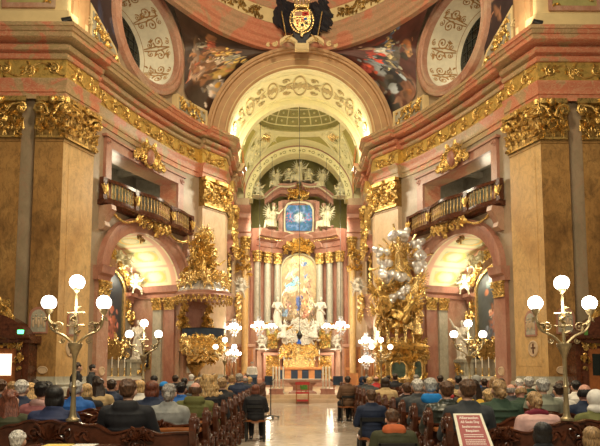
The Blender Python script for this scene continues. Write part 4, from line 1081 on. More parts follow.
for sg, nm in ((-1, 'pulpit'), (1, 'golden saint')):
    p = CM(2.32, 2.05, -DEP + .95); y = math.atan2(-CHN.x, CHN.y)
    yaw = (PI + .5) if sg < 0 else (PI - .5)
    st = statue(SAINT[0 if sg < 0 else 2], 'white stone saint on the altar pedestal in the side chapel on the %s side' % nm, 'white_marble', (p.x * -sg, p.y, 2.05), yaw, 1.14)
    for k, (u, z, s, dn) in enumerate(((1.0, 7.0, 1.0, .7), (1.55, 6.75, 1.15, .8), (2.3, 5.62, 1.5, .75))):
        p = CM(u, z, -DEP + dn)
        t = thing('cherub', ['white cherub perched on the %s-side chapel altar pediment, uppermost', 'white cherub on the %s-side chapel altar pediment, middle one', 'larger white cherub seated on the %s-side chapel altar pier'][k] % nm, 'cherub', (p.x * -sg, p.y, p.z), yaw)
        link('figure', CHERUB[k], t, 'ivory_figure', (0, 0, .05), (0, 0, 0), s)
    # base the statue stands on
    b = MB(); SX = -sg; 
    t = thing('statue_pedestal', 'marble pedestal with gilt panel under the chapel saint on the %s side' % nm, 'pedestal', (CM(2.32, 0, -DEP + .9).x * SX, CM(2.32, 0, -DEP + .9).y, 0))
    slab(b, CM, 1.9, 2.66, 0, 1.9, -DEP + .59, -DEP + 1.2); slab(b, CM, 1.84, 2.66, 1.9, 2.05, -DEP + .59, -DEP + 1.3); b.build('block', 'green_marble', t)
    b = MB(); clutter(b, CM, 2.0, 2.55, 1.2, 1.8, 12, .12, .025, -DEP + 1.22, 2); b.build('panel_ornament', 'gold', t); SX = 1

# ================================================================== high altar
RW = Path([(-3.6, 45.2), (-3.15, 45.75), (-2.4, 46.35), (-1.65, 46.8), (-1.5, 47.2), (1.5, 47.2), (1.65, 46.8), (2.4, 46.35), (3.15, 45.75), (3.6, 45.2)])
t = thing('high_altar', 'tall pink marble high altar with columns and gilt capitals closing the chancel', 'altar', (0, 46.8, .82))
HA = t
def seg(nm, mt, prof, u0=0, u1=None, par=None, jogs=()):
    u1 = RW.L if u1 is None else u1
    us = sorted([u0, u1] + [s for s in RW.s if u0 < s < u1]); b = MB(); sweep(b, RW, prof, [(u, 0) for u in us]); return b.build(nm, mt, par or t)
seg('back_wall', 'pink_marble', [(-.3, .5), (-.02, .5), (-.02, 12.3), (-.3, 12.3)])
seg('pedestal', 'rose_marble', [(0, .5), (.75, .5), (.75, .8), (.66, .9), (.66, 2.9), (.75, 3.0), (.75, 3.15), (.6, 3.25), (.6, 4.5), (.7, 4.6), (.7, 4.8), (0, 4.8)], 0, RW.s[3] + .1)
seg('pedestal', 'rose_marble', [(0, .5), (.75, .5), (.75, .8), (.66, .9), (.66, 2.9), (.75, 3.0), (.75, 3.15), (.6, 3.25), (.6, 4.5), (.7, 4.6), (.7, 4.8), (0, 4.8)], RW.s[6] - .1, RW.L)
ep = [(0, 10.55), (.5, 10.55), (.52, 10.9), (.58, 10.95), (.5, 11.0), (.5, 11.35), (.66, 11.45), (.7, 11.6), (.95, 11.7), (.98, 11.95), (1.05, 12.05), (1.05, 12.2), (0, 12.3)]
for u0, u1 in ((0, RW.s[3] + .12), (RW.s[6] - .12, RW.L)): seg('entablature', 'pink_marble', ep, u0, u1)
for u0, u1 in ((0, RW.s[3]), (RW.s[6], RW.L)):
    b = MB(); m_ = int((u1 - u0) / .16)
    for k in range(m_): slab(b, RW, u0 + k * .16, u0 + k * .16 + .08, 11.5, 11.62, .6, .8)
    b.build('dentils', 'bright_gold', t)
AF = flatmap((0, 46.6, 0), (1, 0, 0), (0, -1, 0))
b = MB(); arcband(b, AF, .05, 10.9, 1.35, .75, [(0, -.4), (0, .3), (.3, .5), (.4, .6), (.5, .6), (.5, -.4)], .1, PI - .1, 24); b.build('arched_cornice', 'pink_marble', t)
b = MB(); clutter(b, AF, -1.1, 1.2, 10.75, 11.9, 60, .22, .05, .3, 2, lambda x, y: y < 1.1 - 2 * abs(x - .5) ** 1.6); 
for k in range(-5, 6): leaf(b, AF, .05, 10.8, PI / 2 + k * .27 - .25, 1.0, .1, .35, .1)
b.build('gilt_shell', 'gold', t)
shafts = [(-3.15, 45.75), (-2.4, 46.35), (-1.65, 46.8), (1.65, 46.8), (2.4, 46.35), (3.15, 45.75)]
for k, (x, y) in enumerate(shafts):
    cx, cy = x, y - .42
    b = MB(); b.lathe([(.34, 0), (.34, .12), (.29, .16), (.32, .24), (.26, .3), (.27, 1.2), (.265, 2.5), (.235, 4.95)], 20, (cx, cy, 4.8)); col = b.build('column', 'grey_marble' if k in (0, 5) else 'green_marble', t)
    b = MB(); capital(b, cylmap(cx, cy, .22), -.69, .69, 9.72, 10.55, .12, True, 7); b.build('capital', 'gold', col)
    b = MB(); b.lathe([(.36, 0), (.36, .12), (.3, .16), (.33, .24), (.285, .3)], 20, (cx, cy, 4.805)); b.build('base', 'bright_gold', col)
# altarpiece painting
bl = [(.5, .93, .3, .06, 0, (.86, .66, .30)), (.66, .86, .09, .035, .4, (.10, .22, .50)), (.58, .88, .05, .05, 0, (.74, .50, .36)), (.38, .84, .10, .03, .3, (.78, .38, .22)), (.3, .74, .22, .04, .2, (.84, .64, .42)), (.24, .66, .09, .03, 0, (.76, .40, .26)), (.40, .62, .10, .035, .2, (.24, .50, .66)), (.25, .56, .16, .035, 0, (.20, .52, .72)), (.7, .62, .07, .06, .5, (.66, .40, .24)), (.78, .58, .04, .1, -.5, (.30, .16, .10)), (.68, .68, .04, .03, 0, (.12, .20, .42)), (.3, .48, .2, .05, 0, (.78, .70, .50)), (.7, .46, .1, .04, 0, (.60, .52, .34)), (.48, .28, .07, .11, .3, (.05, .10, .34)), (.66, .27, .08, .10, -.3, (.72, .26, .12)), (.55, .36, .04, .03, 0, (.66, .44, .30)), (.12, .32, .07, .1, 0, (.56, .36, .22)), (.22, .22, .08, .08, .4, (.30, .16, .12)), (.84, .26, .08, .12, 0, (.64, .54, .38)), (.85, .38, .05, .03, 0, (.55, .36, .24)), (.1, .12, .1, .05, .6, (.20, .32, .50)), (.4, .12, .14, .05, 0, (.44, .32, .20)), (.7, .1, .14, .06, .3, (.5, .2, .12)), (.9, .13, .06, .05, 0, (.22, .14, .1)), (.35, .4, .06, .04, 0, (.6, .3, .16)), (.55, .1, .05, .04, 0, (.7, .55, .4))]
def alt(u, v):
    x = -1.35 + 2.7 * u; top = 9.3 + 1.25 * math.sqrt(max(0, 1 - (x / 1.36) ** 2)); return AF(.05 + x, 5.35 + (top - 5.35) * v, -.1)
paint_sheet('altarpiece', alt, 130, 240, blobs_painter(lambda u, v: (.46 - .2 * (1 - v), .34 - .18 * (1 - v), .17 - .1 * (1 - v)), bl, 11, .5, 11, 380), 'oil_paint', t)
b = MB(); path = [(1.35, 5.3), (1.35, 7.3), (1.35, 9.3)] + [(1.35 * cos(PI * k / 20), 9.3 + 1.25 * sin(PI * k / 20)) for k in range(1, 20)] + [(-1.35, 9.3), (-1.35, 7.3), (-1.35, 5.3)]
b.rings([[AF(.05 + x * k_, (z if z <= 9.3 else 9.3 + (z - 9.3) * k_), n) for k_, n in ((1, -.2), (1, .05), (1.05, .12), (1.1, .05), (1.1, -.2))] for x, z in path]); b.build('altarpiece_frame', 'ivory_figure', t)
# upper storey with the small painting
UF = flatmap((0, 46.4, 0), (1, 0, 0), (0, -1, 0))
b = MB(); slab(b, UF, -1.4, 1.45, 12.2, 14.9, -.4, -.1, 1)
for sg in (-1, 1):
    slab(b, UF, .03 + sg * 1.45 - .16, .03 + sg * 1.45 + .16, 12.2, 14.7, -.1, .25); slab(b, UF, .03 + sg * 1.95 - .14, .03 + sg * 1.95 + .14, 12.2, 14.6, -.4, .1)
b.build('attic_storey', 'pink_marble', t)
for sg in (-1, 1):
    b = MB(); b.rings([[UF(.03 + sg * (1.3 + 1.3 * k / 10), 12.3 + 1.9 * (1 - k / 10) ** 2.2 + w, n) for w, n in ((0, -.3), (0, .4), (.22, .4), (.22, -.3))] for k in range(11)])
    curl(b, UF, .03 + sg * 2.6, 12.55, .22, .1, .1, 1.2, sg, 1); b.build('volute_buttress', 'pink_marble', t)
def upt(u, v):
    x = -1.05 + 2.1 * u; zz = 12.4 + 2.05 * v
    k = 1 - .12 * smoothstep(.75, 1, v) ** 2 - .1 * smoothstep(.2, 0, v) ; return UF(.03 + x * k, zz, .02)
def star(u, v):
    r = math.hypot((u - .5) * 1.1, v - .52); n = mnoise.noise(Vector((u * 8, v * 8, 1))); n2 = mnoise.noise(Vector((u * 20, v * 20, 4)))
    c = [.03 + .3 * max(0, n), .16 + .3 * max(0, n), .44 + .35 * n]; a = 1 - smoothstep(.04, .30 + .12 * n, r)
    c = [x * (1 - a) + y * a for x, y in zip(c, (.82, .92, .88))]
    if n2 > .3 and .3 < v < .72 and abs(u - .5) > .16: c = [.66, .10, .10]
    if n2 < -.36: c = [.02, .06, .2]
    return [min(1, max(0, x)) for x in c]
paint_sheet('upper_painting', upt, 44, 44, star, 'oil_paint', t)
b = MB(); fr_ = [(1.05, 12.4), (1.08, 13.2), (1.05, 14.1), (.85, 14.45), (.5, 14.6), (0, 14.62)]; fr_ = fr_ + [(-x, z) for x, z in fr_[-2::-1]] + [(-.6, 12.25), (0, 12.1), (.6, 12.25), (1.05, 12.4)]
b.rings([[UF(.03 + x * k_, 13.4 + (z - 13.4) * k_, n) for k_, n in ((1, -.05), (1, .12), (1.08, .16), (1.12, .1), (1.12, -.05))] for x, z in fr_], cap=False); b.build('upper_frame', 'ivory_figure', t)
for sg in (-1, 1):
    b = MB(); b.rings([[UF(.03 + sg * (2.7 - 2.5 * k / 14), 14.75 + 1.0 * sin(PI / 2 * min(1, k / 10)) + .25 * sin(PI * max(0, k - 7) / 7) * -.6 + w, n) for w, n in ((-.35, -.4), (-.3, .2), (-.02, .3), (0, .45), (.16, .5), (.18, .72), (.36, .76), (.4, -.4))] for k in range(15)]); b.build('broken_pediment', 'pink_marble', t)
for sg in (-1, 1):
    b = MB()
    for k in range(28):
        q = k / 2; b.box(*[v for v in (lambda p: (p.x - .04, p.x + .04, p.y - .05, p.y + .05, p.z - .05, p.z + .05))(UF(.03 + sg * (2.65 - 2.4 * q / 14), 14.83 + 1.0 * sin(PI / 2 * min(1, q / 10)) + .25 * sin(PI * max(0, q - 7) / 7) * -.6, .8))])
    b.build('pediment_dentils', 'ivory_figure', t)
b = MB(); clutter(b, UF, -.7, .75, 14.7, 15.9, 26, .2, .05, .45, 12); b.build('gilt_crest', 'gold', t)
# lower zone: tabernacle, doors, gilt shields
TF = flatmap((.05, 45.4, 0), (1, 0, 0), (0, -1, 0))
b = MB(); slab(b, TF, -1.65, 1.65, .5, 1.55, -.8, .3); slab(b, TF, -1.75, 1.75, 1.55, 1.7, -.8, .4); b.build('mensa', 'orange_wood', t)
for x in (-1.6, -.62, .2, 1.15): b = MB(); slab(b, TF, x, x + .5, .6, 1.5, .3, .33); b.build('dark_panel', 'blue_drape', t)
b = MB(); slab(b, TF, -1.2, 1.2, 1.7, 2.3, -.7, .1); slab(b, TF, -.5, .5, 2.3, 3.4, -.5, .15); b.build('tabernacle', 'bright_gold', t)
b = MB(); b.lathe([(.5, 0), (.62, .08), (.5, .2), (.2, .55), (.1, .8), (.12, .9), (.0, 1.0)], 16, TF(0, 4.2, -.1)); b.build('tabernacle_crown', 'bright_gold', t)
b = MB()
for sg in (-1, 1):
    for x in (.55, .95): b.lathe([(.1, 0), (.08, .08), (.075, 1.3), (.12, 1.4)], 10, TF(sg * x, 2.3, .05))
    slab(b, TF, sg * .75 - .35, sg * .75 + .35, 3.75, 3.95, -.3, .3)
b.build('tabernacle_columns', 'grey_marble', t)
b = MB()
for k in range(15):
    a = PI * k / 14; b.tube([TF(.3 * cos(a), 3.0 + .3 * sin(a), .25), TF((.75 + .1 * (k % 2)) * cos(a), 3.1 + (1.0 + .12 * (k % 2)) * sin(a), .2)], [.05, .015], 5)
clutter(b, TF, -1.5, 1.5, 2.5, 5.3, 150, .24, .045, .2, 21, lambda x, y: abs(x - .5) > .12 + .3 * (1 - y) * 0 and abs(x - .5) < .5 - .3 * y)
b.build('glory_rays', 'bright_gold', t)
b = MB(); clutter(b, TF, -1.4, 1.4, 3.6, 5.4, 70, .26, .055, .3, 22, lambda x, y: abs(x - .5) < .5 - .35 * y); b.build('stucco_clouds', 'white_marble', t)
b = MB(); robe(b, [(0, .2, .16, 0, 0), (.3, .17, .14, 0, 0), (.55, .13, .1, 0, 0), (.7, .05, .05, 0, 0)], 6, .1); head_shape(b, (0, 0, .8), .9); me = fuse(b, 'robed_figure', .02, 1)
fig(me, 'blue_madonna', 'blue_enamel', t, TF(0, 3.45, .3), PI)
for sg in (-1, 1):
    DF = flatmap((sg * 1.95, 45.85, 0), (cos(sg * .5), -sin(sg * .5) * -1 * 1, 0), (-sin(sg * .5) * -1 * -1 if sg > 0 else sin(.5), -cos(.5), 0))
    DF = flatmap((sg * 2.0, 45.4, 0), (1, -sg * .55, 0), (-sg * .48, -.88, 0))
    b = MB(); slab(b, DF, -.6, .6, .82, 2.55, -.2, .05); dr = b.build('door', 'bright_gold', t)
    b = MB(); clutter(b, DF, -.5, .5, .95, 2.45, 30, .16, .03, .07, 5); b.build('door_relief', 'gold', dr)
    b = MB(); slab(b, DF, -.78, -.6, .82, 2.7, -.2, .15); slab(b, DF, .6, .78, .82, 2.7, -.2, .15); slab(b, DF, -.85, .85, 2.6, 2.8, -.2, .25); b.build('door_frame', 'pink_marble', t)
    b = MB(); slab(b, DF, -.45, .45, 3.2, 4.6, -.1, .08); b.build('shield_panel', 'light_olive', t)
    b = MB(); clutter(b, DF, -.5, .5, 3.1, 4.7, 40, .18, .04, .1, 7); b.build('shield_ornament', 'gold', t)
# figures on the high altar: each its own statue
def hs(mesh, label, mat, x, y, z, yaw, s): return statue(mesh, label, mat, (x, y, z), yaw, s)
hs(SAINT[1], 'white saint statue standing before the inner altar column on the pulpit side', 'white_marble', -1.62, 45.75, 4.8, PI + .2, 1.25)
hs(SAINT[0], 'white saint statue standing before the inner altar column on the golden saint side', 'white_marble', 1.72, 45.75, 4.8, PI - .2, 1.25)
for k, (m_, x, z, yw, s, lb) in enumerate((
    (ANGEL[0], -2.05, 12.5, PI + .3, 1.35, 'ivory angel seated beside the blue upper painting, pulpit side'), (ANGEL[1], 2.1, 12.5, PI - .3, 1.35, 'ivory angel seated beside the blue upper painting, golden saint side'),
    (ANGEL[1], -1.75, 15.75, PI + .2, 1.1, 'ivory angel with spread wings on the broken pediment, pulpit side'), (ANGEL[0], 1.8, 15.75, PI - .2, 1.1, 'ivory angel with spread wings on the broken pediment, golden saint side'),
    (CHERUB[0], -.75, 16.2, PI, 1.5, 'ivory cherub near the altar summit, pulpit side of the central figure'), (CHERUB[1], .8, 16.2, PI, 1.5, 'ivory cherub near the altar summit, golden saint side of the central figure'),
    (ANGEL[0], .03, 16.2, PI, 1.25, 'ivory figure crowning the summit of the high altar'), (CHERUB[2], -3.1, 14.6, PI + .4, 1.7, 'ivory cherub clinging to the arch beside the altar top, pulpit side'), (CHERUB[3], 3.15, 14.6, PI - .4, 1.7, 'ivory cherub clinging to the arch beside the altar top, golden saint side'),
    (CHERUB[2], -2.75, 3.0, PI, 1.6, 'white cherub on the lower altar pedestal, pulpit side'), (CHERUB[3], 2.9, 3.0, PI, 1.6, 'white cherub on the lower altar pedestal, golden saint side'),
    (ANGEL[1], -1.15, 3.9, PI + .3, 1.0, 'white angel kneeling at the tabernacle glory, pulpit side'), (ANGEL[0], 1.2, 3.9, PI - .3, 1.0, 'white angel kneeling at the tabernacle glory, golden saint side'))):
    y = 45.9 if z > 10 else (44.75 if abs(x) > 2 else 44.9)
    if z == 12.5: y = 45.7
    if z == 14.6: y = 44.7
    hs(m_, lb, 'ivory_figure' if z > 10 else 'white_marble', x, y, z, yw, s)
t = thing('summit_rays', 'gilt ray burst behind the figures at the summit of the high altar', 'ornament', (0, 46.35, 16.2))
b = MB()
for k in range(13):
    a = PI * k / 12; b.tube([UF(.03 + .2 * cos(a), 16.5 + .2 * sin(a), -.05), UF(.03 + .95 * cos(a), 16.6 + .95 * sin(a), -.05)], [.05, .015], 5)
b.build('rays', 'bright_gold', t)
# ------------------------------------------------------------------ things in the sanctuary
first = None
for k, x in enumerate((-1.45, -1.1, -.75, .85, 1.2, 1.55)):
    if first is None:
        t = thing('altar_candle', 'one of the tall candles in gilt holders on the high altar table', 'candle', (x, 45.2, 1.7), 0, 'candles on the high altar')
        b = MB(); b.lathe([(.12, 0), (.12, .04), (.04, .1), (.06, .25), (.03, .4), (.07, .5), (.07, .52)], 10); b.build('holder', 'bright_gold', t, local=True)
        b = MB(); b.lathe([(.03, .52), (.03, 1.3), (.005, 1.33)], 8); b.build('wax', 'white_wax', t, local=True); first = t
    else: dup(first).location = (x, 45.2, 1.7)
t = thing('communion_altar', 'pinkish stone altar table standing free on the sanctuary platform', 'altar', (.08, 30, .34))
b = MB(); b.box(-.95, .95, -.4, .4, .6, .7); b.box(-.88, .88, -.36, .36, .54, .6); b.build('table_slab', 'rose_marble', t, local=True)
b = MB(); b.rings([[(x * k, y * k, z) for x, y in ((-.7, -.28), (.7, -.28), (.7, .28), (-.7, .28))] for k, z in ((1, 0), (.95, .08), (.7, .15), (.7, .35), (.95, .5), (1, .56))]); b.build('stem', 'pink_marble', t, local=True)
b = MB(); b.box(-1.0, 1.0, -.42, .42, .7, .715); b.build('cloth', 'paper', t, local=True)
t = thing('altar_flowers', 'low green plant in front of the free-standing altar table', 'plant', (.12, 29.2, .34))
b = MB(); rn = random.Random(3)
for k in range(60):
    a = rn.uniform(0, 6.28); r = rn.uniform(.05, .22); p = Vector((r * cos(a), r * sin(a), rn.uniform(.15, .5)))
    b.tube([(p.x * .2, p.y * .2, .08), p * .8, p], [.01, .03, .004], 4)
b.build('leaves', 'green_leaf', t, local=True)
b = MB(); b.lathe([(.1, 0), (.14, .16), (.12, .16), (.09, .02)], 12); b.build('pot', 'white_wax', t, local=True)
for x, y, pot in ((-1.15, 30.0, 0), (1.3, 30.0, 0)): pass
first = None; rn = random.Random(9)
for i, (px, sd) in enumerate(((273.3, 0), (276.3, 0), (279.4, 0), (283.2, 0), (323, 1), (326, 1), (329.3, 1))):
    Y = 29.3 + .45 * (i % 2); x = (px - 294) / 600 * Y - .35
    lab = 'tall white altar candle on a floor stand by the altar table, %s' % ('pulpit side' if not sd else 'golden saint side')
    if first is None:
        t = thing('floor_candlestick', lab, 'candlestick', (x, Y, .34), 0, 'floor candlesticks on the pulpit side of the altar table')
        b = MB(); b.lathe([(.13, 0), (.13, .06), (.05, .1), (.06, .2), (.025, .3), (.04, .42), (.02, .55), (.06, .62), (.06, .65)], 12); b.build('stand', 'white_marble', t, local=True)
        b = MB(); b.lathe([(.04, .65), (.04, 1.3), (.005, 1.33)], 10); b.build('candle', 'white_wax', t, local=True); first = t
    else:
        o = dup(first); o.location = (x, Y, .34); o['label'] = lab; o['group'] = 'floor candlesticks on the %s side of the altar table' % ('pulpit' if not sd else 'golden saint')
for sg, nm in ((-1, 'pulpit'), (1, 'golden saint')):
    t = thing('planter_block', 'pink marble block at the foot of the floor candles, %s side' % nm, 'block', (sg * 1.22 + .03, 28.85, .34))
    b = MB(); b.box(-.36, .36, -.2, .2, 0, .06); b.box(-.32, .32, -.17, .17, .06, .22); b.box(-.36, .36, -.2, .2, .22, .27); b.build('block', 'pink_marble', t, local=True)
# red chair at the step
t = thing('red_chair', 'wooden kneeling chair with red upholstery standing before the sanctuary step', 'chair', (.03, 27.2, 0))
for x in (-.27, .27):
    for y, h in ((-.22, .95), (.22, .5)):
        b = MB(); b.box(x - .025, x + .025, y - .025, y + .025, 0, h); b.build('leg', 'mid_wood', t, local=True)
b = MB(); b.box(-.3, .3, -.25, .25, .44, .52); b.build('seat', 'red_cushion', t, local=True)
b = MB(); b.box(-.32, .32, -.26, -.2, .84, .97); b.box(-.25, .25, -.24, -.21, .58, .62); b.build('backrest', 'red_cushion', t, local=True)
b = MB(); b.box(-.28, .28, -.24, .24, .1, .18); b.build('kneeler', 'red_cushion', t, local=True)
# lectern with dark cloth
t = thing('lectern', 'lectern draped in dark blue cloth at the sanctuary edge', 'lectern', (-2.45, 29.2, .34))
b = MB(); b.box(-.3, .3, -.2, .2, 0, .75); b.build('stand', 'blue_drape', t, local=True)
b = MB(); b.rings([[(x, y, .75 + (y + .25) * .3 + w) for x, y, w in ((-.33, -.25, 0), (.33, -.25, 0), (.33, -.25, .05), (-.33, -.25, .05))], [(x, y, .75 + (y + .25) * .3 + w) for x, y, w in ((-.33, .2, 0), (.33, .2, 0), (.33, .2, .05), (-.33, .2, .05))]]); b.build('desk', 'blue_drape', t, local=True)
t = thing('microphone_stand', 'black pole stand with wheeled foot in the aisle beside the pulpit-side pew ends', 'stand', ((271 - 294) / 600 * 19 - .35, 19, 0))
b = MB(); b.tube([(0, 0, .08), (0, 0, 1.15)], .018, 6); b.tube([(0, 0, 1.1), (.12, .1, 1.25)], .014, 6); b.build('pole', 'black_metal', t, local=True)
b = MB()
for k in range(5): b.tube([(0, 0, .08), (.24 * cos(k * 1.256), .24 * sin(k * 1.256), .05)], .02, 6); b.blob((.24 * cos(k * 1.256), .24 * sin(k * 1.256), .035), .035, 8, 6)
b.build('foot', 'black_metal', t, local=True)
for sg, nm in ((-1, 'pulpit'), (1, 'golden saint')):
    t = thing('credence_chair', 'dark upholstered chair on the platform by the altar table, %s side' % nm, 'chair', (sg * 1.75 + .15, 30.6, .34))
    b = MB(); b.box(-.25, .25, -.25, .25, .4, .5); b.build('seat', 'blue_drape', t, local=True)
    b = MB(); b.box(-.25, .25, .2, .27, .5, .85); b.build('backrest', 'blue_drape', t, local=True)
    for x in (-.22, .22):
        for y in (-.22, .22): b = MB(); b.box(x - .02, x + .02, y - .02, y + .02, 0, .4); b.build('leg', 'mid_wood', t, local=True)
# ------------------------------------------------------------------ chandeliers
def make_chandelier(R0, label, loc, chain, group=None, arms=8):
    t = thing('chandelier', label, 'chandelier', loc, 0, group)
    b = MB(); b.tube([(0, 0, .5 * R0), (0, 0, chain)] if chain > 0 else [(0, 0, 1.0 * R0), (-.25, .02, 1.15 * R0), (chain, .02, .9 * R0)], .016, 5); b.build('chain' if chain > 0 else 'wall_bracket', 'black_metal', t, local=True)
    b = MB(); b.lathe([(.02, -.9 * R0), (.1 * R0, -.8 * R0), (.06 * R0, -.6 * R0), (.16 * R0, -.3 * R0), (.07 * R0, 0), (.14 * R0, .3 * R0), (.05 * R0, .6 * R0), (.12 * R0, .9 * R0), (.02, 1.1 * R0)], 12); b.build('stem', 'crystal', t, local=True)
    for k in range(arms):
        a = 2 * PI * k / arms; ca, sa = cos(a), sin(a)
        b = MB(); b.tube([(.08 * R0 * ca, .08 * R0 * sa, -.25 * R0), (.5 * R0 * ca, .5 * R0 * sa, -.42 * R0), (.95 * R0 * ca, .95 * R0 * sa, -.2 * R0), (R0 * ca, R0 * sa, 0)], .02, 5); ar = b.build('arm', 'brass', t, local=True)
        b = MB(); b.blob((R0 * ca, R0 * sa, .12 * R0), (.06, .06, .09), 8, 6); b.blob((.55 * R0 * cos(a + .4), .55 * R0 * sin(a + .4), .55 * R0), (.055, .055, .08), 8, 6); b.build('bulb', 'candle_bulb', ar, local=True)
    b = MB(); rn = random.Random(2)
    for k in range(70):
        a = rn.uniform(0, 6.28); z = rn.uniform(-.75, .95) * R0; r = R0 * (.95 - .75 * abs(z / R0) ** .8) * rn.uniform(.6, 1); b.blob((r * cos(a), r * sin(a), z * 1.5), (.035, .035, .07), 5, 4)
    for k in range(arms):
        a = 2 * PI * k / arms
        for q in range(9):
            w = q / 8; b.blob((R0 * cos(a) * (1 - w) * 1.0, R0 * sin(a) * (1 - w), .02 + .95 * R0 * w ** 1.5 - .1 * sin(PI * w)), .024, 5, 4)
    b.build('crystals', 'crystal', t, local=True)
    return t
ch = make_chandelier(.5, 'large crystal chandelier hanging before the altar columns, pulpit side', (-2.68, 40, 4.35), 14.9)
o = dup(ch); o.location = (2.78, 40, 4.35); o['label'] = 'large crystal chandelier hanging before the altar columns, golden saint side'
for x, nm in ((-2.0, 'pulpit'), (2.08, 'golden saint')):
    o = dup(ch); o.location = (x, 44.0, 4.6); o.scale = (.72, .72, 1); o['label'] = 'smaller crystal chandelier close to the white altar saint, %s side' % nm
    o.scale = (.75, .75, .75)
    for c_ in o.children:
        if c_.name.startswith('chain'): c_.scale = (1, 1, 1.15)
sc_ = make_chandelier(.38, 'crystal sconce glowing at the chancel corner behind the pulpit, upper one', (-3.85, 34.9, 3.9), -.5)
for x, z, lb in ((3.85, 3.1, 'crystal sconce glowing at the chancel corner beside the saint monument, upper one'), (-3.85, 2.4, 'crystal sconce low at the chancel corner behind the pulpit'), (3.85, 2.0, 'crystal sconce low at the chancel corner beside the saint monument')):
    o = dup(sc_); o.location = (x, 34.9, z); o.scale = (-1 if x > 0 else 1, 1, 1); o['label'] = lb
t = thing('sanctuary_lamp', 'hanging dark sanctuary lamp on a long chain before the tabernacle', 'lamp', (.0, 38, 3.4))
b = MB(); b.tube([(0, 0, .4), (0, 0, 16.2)], .018, 5); b.build('chain', 'black_metal', t, local=True)
b = MB(); b.lathe([(.02, 0), (.12, .1), (.2, .3), (.14, .4), (.03, .6)], 12); b.build('bowl', 'black_metal', t, local=True)
# ------------------------------------------------------------------ oratories and stalls along the chancel walls
for SX in (1, -1):
    nm = 'pulpit side' if SX > 0 else 'golden saint side'
    CM2 = lambda u, z, n=0.: CH(u, z, n)
    t = thing('oratory_box', 'bulging pink oratory balcony with gilt ornament on the chancel wall, %s' % nm, 'balcony', (-4.4 * SX, 38.2, 4.2))
    b = MB(); b.rings([[CH(1.7 + 2.6 * k / 14, z, n * sin(PI * (k + .0) / 14) ** .4 + .01) for n, z in ((.25, 4.1), (.6, 4.7), (.85, 5.1), (.8, 5.9), (.9, 6.0), (.9, 6.15), (0, 6.15), (0, 4.1))] for k in range(15)]); b.build('parapet', 'rose_marble', t)
    b = MB(); clutter(b, CH, 2.0, 4.0, 4.4, 6.1, 40, .25, .06, .75, 3); b.build('gilt_ornament', 'gold', t)
    b = MB(); slab(b, CH, 1.8, 4.2, 6.2, 8.6, .02, .06); b.build('opening', 'night_glass', t)
    b = MB(); slab(b, CH, 1.6, 1.8, 6.15, 8.8, 0, .25); slab(b, CH, 4.2, 4.4, 6.15, 8.8, 0, .25); slab(b, CH, 1.5, 4.5, 8.6, 8.9, 0, .4)
    b.rings([[CH(1.5 + 3.0 * k / 12, 8.9 + .9 * sin(PI * k / 12) + w, n) for w, n in ((0, 0), (0, .5), (.25, .6), (.25, 0))] for k in range(13)]); b.build('frame', 'pink_marble', t)
    b = MB(); clutter(b, CH, 1.5, 4.5, 8.7, 10.4, 50, .28, .06, .5, 8); clutter(b, CH, 1.5, 2.2, 6.4, 8.6, 16, .25, .05, .3, 9); b.build('gilt_crest', 'gold', t)
    t2 = fig(CHERUB[1], 'cherub', 'white_marble', t, CH(3, 6.2, 1.0) if SX > 0 else Vector((4.67 - 1.0, CH(3, 0, 0).y, 6.2)), PI, 1.6)
    t = thing('choir_stall', 'orange-brown panelled choir stall along the chancel wall, %s' % nm, 'choir stall', (-4.3 * SX, 39.5, .34))
    b = MB(); slab(b, CH, 1.8, 7.2, .34, 2.9, 0, .25); slab(b, CH, 1.7, 7.3, 2.9, 3.1, 0, .4); b.build('back_panel', 'orange_wood', t)
    for k in range(4):
        b = MB(); slab(b, CH, 2.0 + 1.3 * k, 3.0 + 1.3 * k, 1.2, 2.7, .25, .3); b.build('inset_panel', 'mid_wood', t)
    b = MB(); slab(b, CH, 1.8, 7.2, .34, .8, .25, .75); b.build('seat', 'mid_wood', t)
    b = MB(); slab(b, CH, 1.8, 7.2, .34, 1.3, 1.15, 1.25); b.build('front', 'orange_wood', t)
    # small door front panel facing the nave
    t = thing('sacristy_door', 'orange wooden panelled door beside the high altar, %s' % nm, 'door', (-3.95 * SX, 44.2, .34))
    F3 = flatmap((-3.45, 44.25, 0), (1, 0, 0), (0, -1, 0))
    b = MB(); slab(b, F3, -1.1, .15, .34, 3.2, -.05, .03); dr = b.build('leaf', 'orange_wood', t)
    for z0, z1 in ((.5, 1.5), (1.7, 3.0)): b = MB(); slab(b, F3, -.95, .0, z0, z1, .03, .06); b.build('panel', 'mid_wood', dr)
    b = MB(); slab(b, F3, -1.2, .25, 3.2, 3.4, -.05, .2); slab(b, F3, .1, .25, .34, 3.2, -.05, .12); b.build('frame', 'rose_marble', t)
SX = 1
# ================================================================== pulpit
PC = Vector((-5.1, 31.4, 0)); pd = Vector((.62, -.78, 0)); wall_d = -pd
t = thing('pulpit', 'gilded pulpit with blue-draped parapet and sculpted canopy on the chancel pier', 'pulpit', (PC.x, PC.y, 1.7)); PU = t
b = MB(); b.lathe([(.02, 1.65), (.1, 1.7), (.16, 1.85), (.12, 1.95), (.4, 2.15), (.62, 2.3), (.9, 2.42)], 24, PC); b.build('drop', 'gold', t)
b = MB(); b.lathe([(.9, 2.42), (1.05, 2.48), (1.08, 2.58), (.98, 2.65), (.92, 2.9), (.95, 3.15), (1.0, 3.2), (.94, 3.6), (.85, 3.6), (.85, 2.6), (.01, 2.55)], 32, PC); b.build('basket', 'pale_glass', t)
b = MB(); b.lathe([(1.0, 3.2), (1.09, 3.22), (1.1, 3.6), (1.14, 3.64), (.84, 3.64), (.84, 3.56)], 40, PC); b.build('drape', 'blue_drape', t)
cm = cylmap(PC.x, PC.y, 1.0, rad(20))
